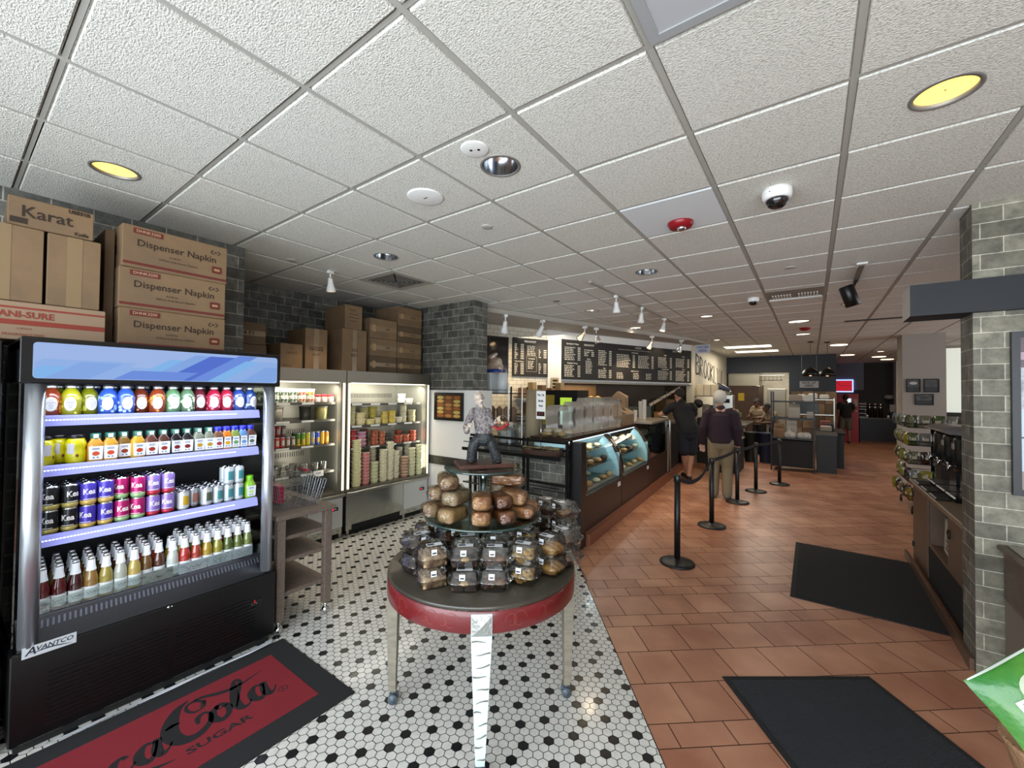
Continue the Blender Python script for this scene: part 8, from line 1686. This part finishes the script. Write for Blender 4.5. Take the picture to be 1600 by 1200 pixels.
mb.loft([[(1.13+.17*math.cos(a), y, 1.418+.05*math.sin(a)) for a in [math.pi*k/n for k in range(n+1)]] for y in (5.06, 6.10)], 0, True, True, closed=True); mb.build('cover', [mat('hood_grey', '#6e6b6b', .35)], t)
# snack rack with bags
t = thing('snack_rack', 'black tiered wire snack rack on casters beyond the side counter', 'rack', (1.5, 8.9, 0)); tiers = [.22, .48, .75, 1.02, 1.28]
for z in tiers:
    mb = MB(); mb.tube([(1.12, 8.35, z+.06), (1.10, 8.9, z+.06), (1.2, 9.5, z+.06), (1.9, 9.55, z+.06), (1.95, 8.3, z+.06), (1.12, 8.35, z+.06)], .008, 6); mb.box(1.15, 8.35, z-.004, 1.9, 9.5, z+.0); mb.build('tier', [rk], t)
mb = MB(); mb.cyl((1.5, 8.9, .08), (1.5, 8.9, 1.42), .025, n=12); mb.build('pole', [rk], t)
for x, y in ((1.2, 8.45), (1.8, 8.45), (1.2, 9.4), (1.8, 9.4)): mb = MB(); mb.cyl((x-.012, y, .045), (x+.012, y, .045), .042, n=16); mb.tube([(x, y, .06), (x, y, .11), (1.5, 8.9, .11)], .010, 6); mb.build('caster', [rk], t)
def pillow(c1, w=.13, h=.18):
    mb = MB(); nx, nz = 8, 8; 
    for sg in (1, -1):
        vs = []; 
        for j in range(nz+1):
            for i in range(nx+1):
                u = i/nx*2-1; v = j/nz*2-1; d_ = .035*(1-u**4)*(1-v**2)**.6+.003*math.sin(u*9+v*7)*(1-v*v); vs.append((u*w/2, -sg*d_, v*h/2+h/2))
        fs = [(j*(nx+1)+i, j*(nx+1)+i+1, (j+1)*(nx+1)+i+1, (j+1)*(nx+1)+i) for j in range(nz) for i in range(nx)]
        mb.add(vs, [f if sg > 0 else f[::-1] for f in fs], 0, True)
    mb.add([(-w*.22, -.038, h*.40), (w*.22, -.038, h*.40), (w*.22, -.037, h*.62), (-w*.22, -.037, h*.62)], [(0, 1, 2, 3)], 1)
    return [('snack_bag', mb.mesh('snack_bag', [mat('sn'+c1, c1, .25, coat=.6, bump=(30, .5)), mat('sn_lab', '#b9b39c', .4)]))]
sb = [('#8a7c26', 'yellow'), ('#6f6c58', 'beige'), ('#54241e', 'red'), ('#39424c', 'blue-grey'), ('#908a34', 'lemon'), ('#46562e', 'green'), ('#40291f', 'brown'), ('#77776f', 'silver')]
rg = random.Random(31); pls = {c: pillow(c) for c, _ in sb}
for ti, z in enumerate(tiers):
    for k in range(13):
        c, nm = sb[(k*3+ti*2+rg.randint(0, 2)) % 8]; 
        if k < 7: x = 1.17+rg.uniform(-.04, .03); y = 8.40+k*.165; rz = -math.pi/2+rg.uniform(-.7, .5)
        else: x = 1.20+(k-7)*.135; y = 8.37+rg.uniform(-.02, .03); rz = rg.uniform(-.5, .5)
        put(pls[c], 'snack_bag', f'{nm} snack bag, {ORD[k]} around the {ORD[ti]} tier from the bottom of the wire rack', 'snack bag', (x, y, z+.004), rz, 'snack bags on the wire rack')
for k in range(6):
    mb = MB(); mb.lathe([(.003, 0), (.045, 0), (.048, .14), (.03, .17), (.03, .19), (.003, .2)], 16); x, y = 1.40+.10*k, 7.55
    tag(mb.build('lidded_jar', [mat('jar_red' if k % 2 else 'jar_blue', '#5a2a24' if k % 2 else '#3a4a6a', .15, coat=.6)], None, (x, y, 1.205), world=False), f'glossy lidded jar, {ORD[k]} along the top shelf behind the black dispensers', 'jar', 'jars behind the dispensers')
simple('jar_stand', 'stand', 'dark stand carrying glossy jars behind the black dispensers', 1.32, 7.42, 0, 2.0, 7.70, 1.204, mat('stand_dark', '#231f1c', .5))
# seating room beyond: window glow, rail
mb = MB(); mb.box(3.30, 14.0, 1.35, 3.36, 15.0, 2.35); struct(mb.build('window_3', [whitep])); mb = MB(); mb.box(2.55, 13.9, 1.28, 6.0, 14.0, 1.36); mb.box(2.75, 13.9, 0, 6.0, 14.0, 1.28); struct(mb.build('wall_dining', [mat('dining_dark', '#1e1c1b', .6)]))
mb = MB(); mb.box(2.62, 14.2, 1.36, 3.0, 14.22, 2.9); struct(mb.build('window_3', [lens('win_pale', '#c6cabf', .9)]))
mb = MB(); mb.box(3.02, 14.2, 1.36, 3.12, 14.26, 2.3); struct(mb.build('window_3', [whitep]))
# framed poster on the pillar face
t = thing('framed_poster', 'tall black-framed poster of a bright outdoor street on the grey brick pillar', 'picture', (1.4, 3.88, 1.155)); x0, x1, z0, z1 = .995, 1.72, 1.150, 2.150; w = .035; mb = MB()
for a in ((x0, z0, x1, z0+w), (x0, z1-w, x1, z1), (x0, z0+w, x0+w, z1-w), (x1-w, z0+w, x1, z1-w)): mb.box(a[0], 3.845, a[1], a[2], 3.878, a[3])
mb.build('frame', [mat('poster_frame', '#15171d', .4)], t)
mb = MB(); mb.box(x0+w, 3.862, z0+w, x1-w, 3.868, z1-w, 0); X0_, X1_ = x0+w, x1-w
def pq(a0, b0, a1, b1, m, e=.8615): mb.add([(X0_+(X1_-X0_)*a0, 3+e, z0+w+(z1-z0-2*w)*b0), (X0_+(X1_-X0_)*a1, 3+e, z0+w+(z1-z0-2*w)*b0), (X0_+(X1_-X0_)*a1, 3+e, z0+w+(z1-z0-2*w)*b1), (X0_+(X1_-X0_)*a0, 3+e, z0+w+(z1-z0-2*w)*b1)], [(0, 1, 2, 3)], m)
pq(0, .90, 1, 1, 1); pq(0, .85, 1, .90, 2, .861); pq(0, .80, 1, .85, 1, .8605); pq(0, .52, 1, .80, 3); pq(0, 0, 1, .12, 4); pq(0, .335, 1, .345, 5, .8600); pq(.03, .1, .12, .55, 6, .8602)
mb.build('print', [mat('po_sky', '#b5c6d6', .2), mat('po_awn', '#4a2c38', .3), mat('po_awn2', '#a88a98', .3), mat('po_street', '#8a8e98', .3, var=(30, '#d0d4da')), mat('po_ground', '#8f7c72', .3), mat('po_line', '#2c3038', .3), mat('po_post', '#8c6a50', .3)], t)
# brown waste station against the pillar
t = thing('waste_station', 'brown wooden waste station with steel-rimmed top against the pillar', 'cabinet', (1.25, 3.6, 0)); stw = mat('station_wood', '#5c4f46', .5, var=(10, '#6a5c50', (1, 1, 5)))
mb = MB(); mb.box(.96, 3.42, 0, 1.9, 3.86, .64, 0); mb.build('cabinet', [mat('station_grey', '#81776d', .6)], t); mb = MB(); mb.box(.955, 3.40, .50, 1.92, 3.86, .80, 0, b=.01); mb.build('drawer_front', [stw], t)
mb = MB(); mb.box(.93, 3.37, .80, 1.95, 3.87, .835, 0, b=.008); mb.build('top_rim', [stw], t); mb = MB(); mb.box(.965, 3.41, .8355, 1.9, 3.83, .842, 0); mb.build('steel_tray', [steel], t)
mb = MB(); mb.box(1.01, 3.415, .06, 1.03, 3.421, .46); mb.build('door_gap', [dark], t)
# green crisp bag on a tan carton stand in the lower right corner
f1, rt1 = Vector((Fw.x, Fw.y, 0)).normalized(), Vector((Rt.x, Rt.y, 0)).normalized()
def bagbody(name, c1, c2, w, h, thick, mats_, parent, T):
    mb = MB(); nx, nz = 14, 16
    for sg in (1, -1):
        vs = []
        for j in range(nz+1):
            for i in range(nx+1):
                u = i/nx*2-1; v = j/nz*2-1; e = max(0, 1-abs(v)**6); d_ = thick*(1-u**4)*(1-v**2)**.5*(.9+.1*math.sin(u*5+v*3))
                vs.append((u*w/2*(1-.03*math.cos(v*3)), -sg*d_, v*h/2))
        fs = [(j*(nx+1)+i, j*(nx+1)+i+1, (j+1)*(nx+1)+i+1, (j+1)*(nx+1)+i) for j in range(nz) for i in range(nx)]
        mb.add(vs, [f if sg > 0 else f[::-1] for f in fs], 0, True, T)
    return mb.build(name, mats_, parent, world=False)

# crowded service counter between the two customers and the kitchen
sc_items = [(-1.62, 11.30, .10, .14, '#c9c3b4', 'white cup stack'), (-1.70, 11.36, .08, .22, '#8a8f90', 'steel canister'), (-1.58, 12.05, .14, .10, '#5c2f22', 'red-brown tray'), (-1.75, 12.10, .16, .16, '#3a3f34', 'dark green tub'), (-1.60, 12.30, .12, .20, '#a89c80', 'tan bottle pack'), (-1.85, 12.35, .16, .26, '#6b6f72', 'grey machine'), (-2.15, 12.1, .18, .30, '#2a2724', 'black mixer'), (-2.18, 11.45, .16, .34, '#8d877b', 'steel kettle')]
for k, (x, y, w, h, c, nm) in enumerate(sc_items):
    mb = MB()
    if k % 2: mb.box(-w/2, -w/2, 0, w/2, w/2, h, 0, b=.01); mb.box(-w*.3, -w/2-.004, h*.3, w*.3, -w/2, h*.6, 1)
    else: mb.lathe([(.003, 0), (w*.38, 0), (w*.5, h*.8), (w*.3, h*.95), (w*.3, h), (.003, h)], 16, m=0)
    tag(mb.build('counter_item', [mat('sci'+c, c, .45), mat('sci_label', '#9a9284', .6)], None, (x, y, 1.1405), world=False), nm+' on the service counter behind the man in purple', 'kitchen goods', 'things on the service counter')
for k in range(5):
    mb = MB(); z = .42+k*.14; mb.box(-1.515, 11.35, z, -1.505, 12.5, z+.09, 0); tag(mb.build('packet_row', [mat(['pr0', 'pr1', 'pr2', 'pr0', 'pr1'][k], ['#6a4030', '#8a8270', '#4a5a3c', '#6a4030', '#8a8270'][k], .6)], None, (-1.51, 11.9, z)), ORD[k]+' row up of flat packets on the aisle side of the service counter', 'packets', 'packet rows on the service counter')
for k in range(6):
    x = -1.36+k*.11; mb = MB(); mb.lathe([(.003, 0), (.05, 0), (.055, .02), (.008, .03), (.008, .16), (.003, .16)], 12); tag(mb.build('ladle', [steel], None, (x, 16.08, 2.20), world=False), 'steel ladle, '+ORD[k]+' along the rail at the kitchen opening', 'ladle', 'ladles at the kitchen opening')
simple('utensil_rail', 'rail', 'steel rail with ladles across the kitchen opening', -1.42, 16.05, 2.365, -.72, 16.10, 2.385, steel, 0)
def cpt(u, v, d): p = Vector((0, 0, EYE))+Fw*d+Rt*((u-800)/FPX*d)+Up*((600-v)/FPX*d); return p
bc_ = cpt(1632, 1102, 1.20); 
Rx = Matrix(((Rt.x, Fw.x, 0, 0), (Rt.y, Fw.y, 0, 0), (0, 0, 1, 0), (0, 0, 0, 1)))
TB_ = Rx @ Matrix.Rotation(-.50, 4, 'Y') @ Matrix.Rotation(-.45, 4, 'X')
t = thing('crisp_bag', 'shiny green crisp bag with white name banner at the lower right corner', 'crisp bag', bc_)
bagbody('bag', 0, 0, .27, .25, .045, [mat('bag_green', '#1c6a22', .3, coat=.3, var=(9, '#4c8028'), bump=(25, .5))], t, TB_)
mb = MB()
def onbag(a, b, e=.001): u = a/.135; v = b/.125; d_ = .045*max(0, 1-u**4)*max(0, 1-v**2)**.5*(.9+.1*math.sin(u*5+v*3)); return tuple(TB_ @ Vector((a, -d_-e, b)))
def patch(pts, m, e): 
    mb.add([onbag(a, b, e) for a, b in pts], [tuple(range(len(pts)))], m)
N = 8
for i in range(N):
    a0 = -.078+.156*i/N; a1 = -.078+.156*(i+1)/N; patch([(a0, .008), (a1, .008), (a1, .046), (a0, .046)], 0, .0015)
c0_ = (0, .02)
mb2 = mb; mb = MB()
for i in range(16):
    a, b = 2*math.pi*i/16, 2*math.pi*(i+1)/16; patch([(0, .055), (.045*math.cos(a), .055+.034*math.sin(a)), (.045*math.cos(b), .055+.034*math.sin(b))], 1, .0011)
mb.build('emblem', [mat('banner_white', '#d8dcd8', .4), mat('disc_grey', '#a9b49a', .4)], t, world=False); mb = mb2
for i in range(14): a0 = -.13+.26*i/14; patch([(a0, .1215), (a0+.0186, .1215), (a0+.0186, .1248), (a0, .1248)], 0, .0015)
mb.text('DEEP RIVER', .0285, lambda a, b: onbag(a, b+.027, .003), 2, bold=.0009, sx=.9)
mb.build('banner', [mat('banner_white', '#d8dcd8', .4), mat('disc_grey', '#a9b49a', .4), mat('banner_ink', '#1a2a20', .5)], t, world=False)
t = thing('wicker_basket', 'tan wicker basket under the green crisp bag at the lower right corner', 'basket', cpt(1688, 1222, 1.25)); o_ = t
zb = t.location.z
mb = MB(); mb.lathe([(.003, -.13), (.105, -.13), (.16, .06), (.168, .07), (.16, .078), (.150, .06), (.10, -.115), (.003, -.115)], 36, (0, 0, 0), 0, True, False, rib=(36, .002)); mb.build('basket', [mat('wicker_tan', '#a5805e', .7, bump=(60, .8))], t, world=False)
t = thing('basket_stand', 'round dark stand holding the tan basket', 'stand', (o_.location.x, o_.location.y, 0))
mb = MB(); mb.lathe([(.003, .0005), (.13, .0005), (.13, .02), (.02, .03), (.02, zb-.15), (.11, zb-.135), (.11, zb-.1305), (.003, zb-.1305)], 28, (0, 0, 0), 0, True, False); mb.build('stand', [black], t, world=False)
# receipt paper strip on the floor under the drinks cooler
mb = MB(); mb.add([(-3.035, .30, .004), (-3.005, .45, .006), (-3.012, .62, .009), (-3.003, .80, .004), (-3.01, 1.0, .008), (-2.99, 1.22, .012), (-2.985, 1.36, .022), (-3.03, 1.38, .018), (-3.04, 1.2, .004), (-3.04, .9, .003), (-3.04, .6, .003)], [tuple(range(11))]); tag(mb.build('plastic_sheet', [mat('sheet', '#c9cbd2', .4, coat=.3)], None, (-3.02, .8, .004)), 'crumpled white paper strip on the floor along the drinks cooler base', 'paper')
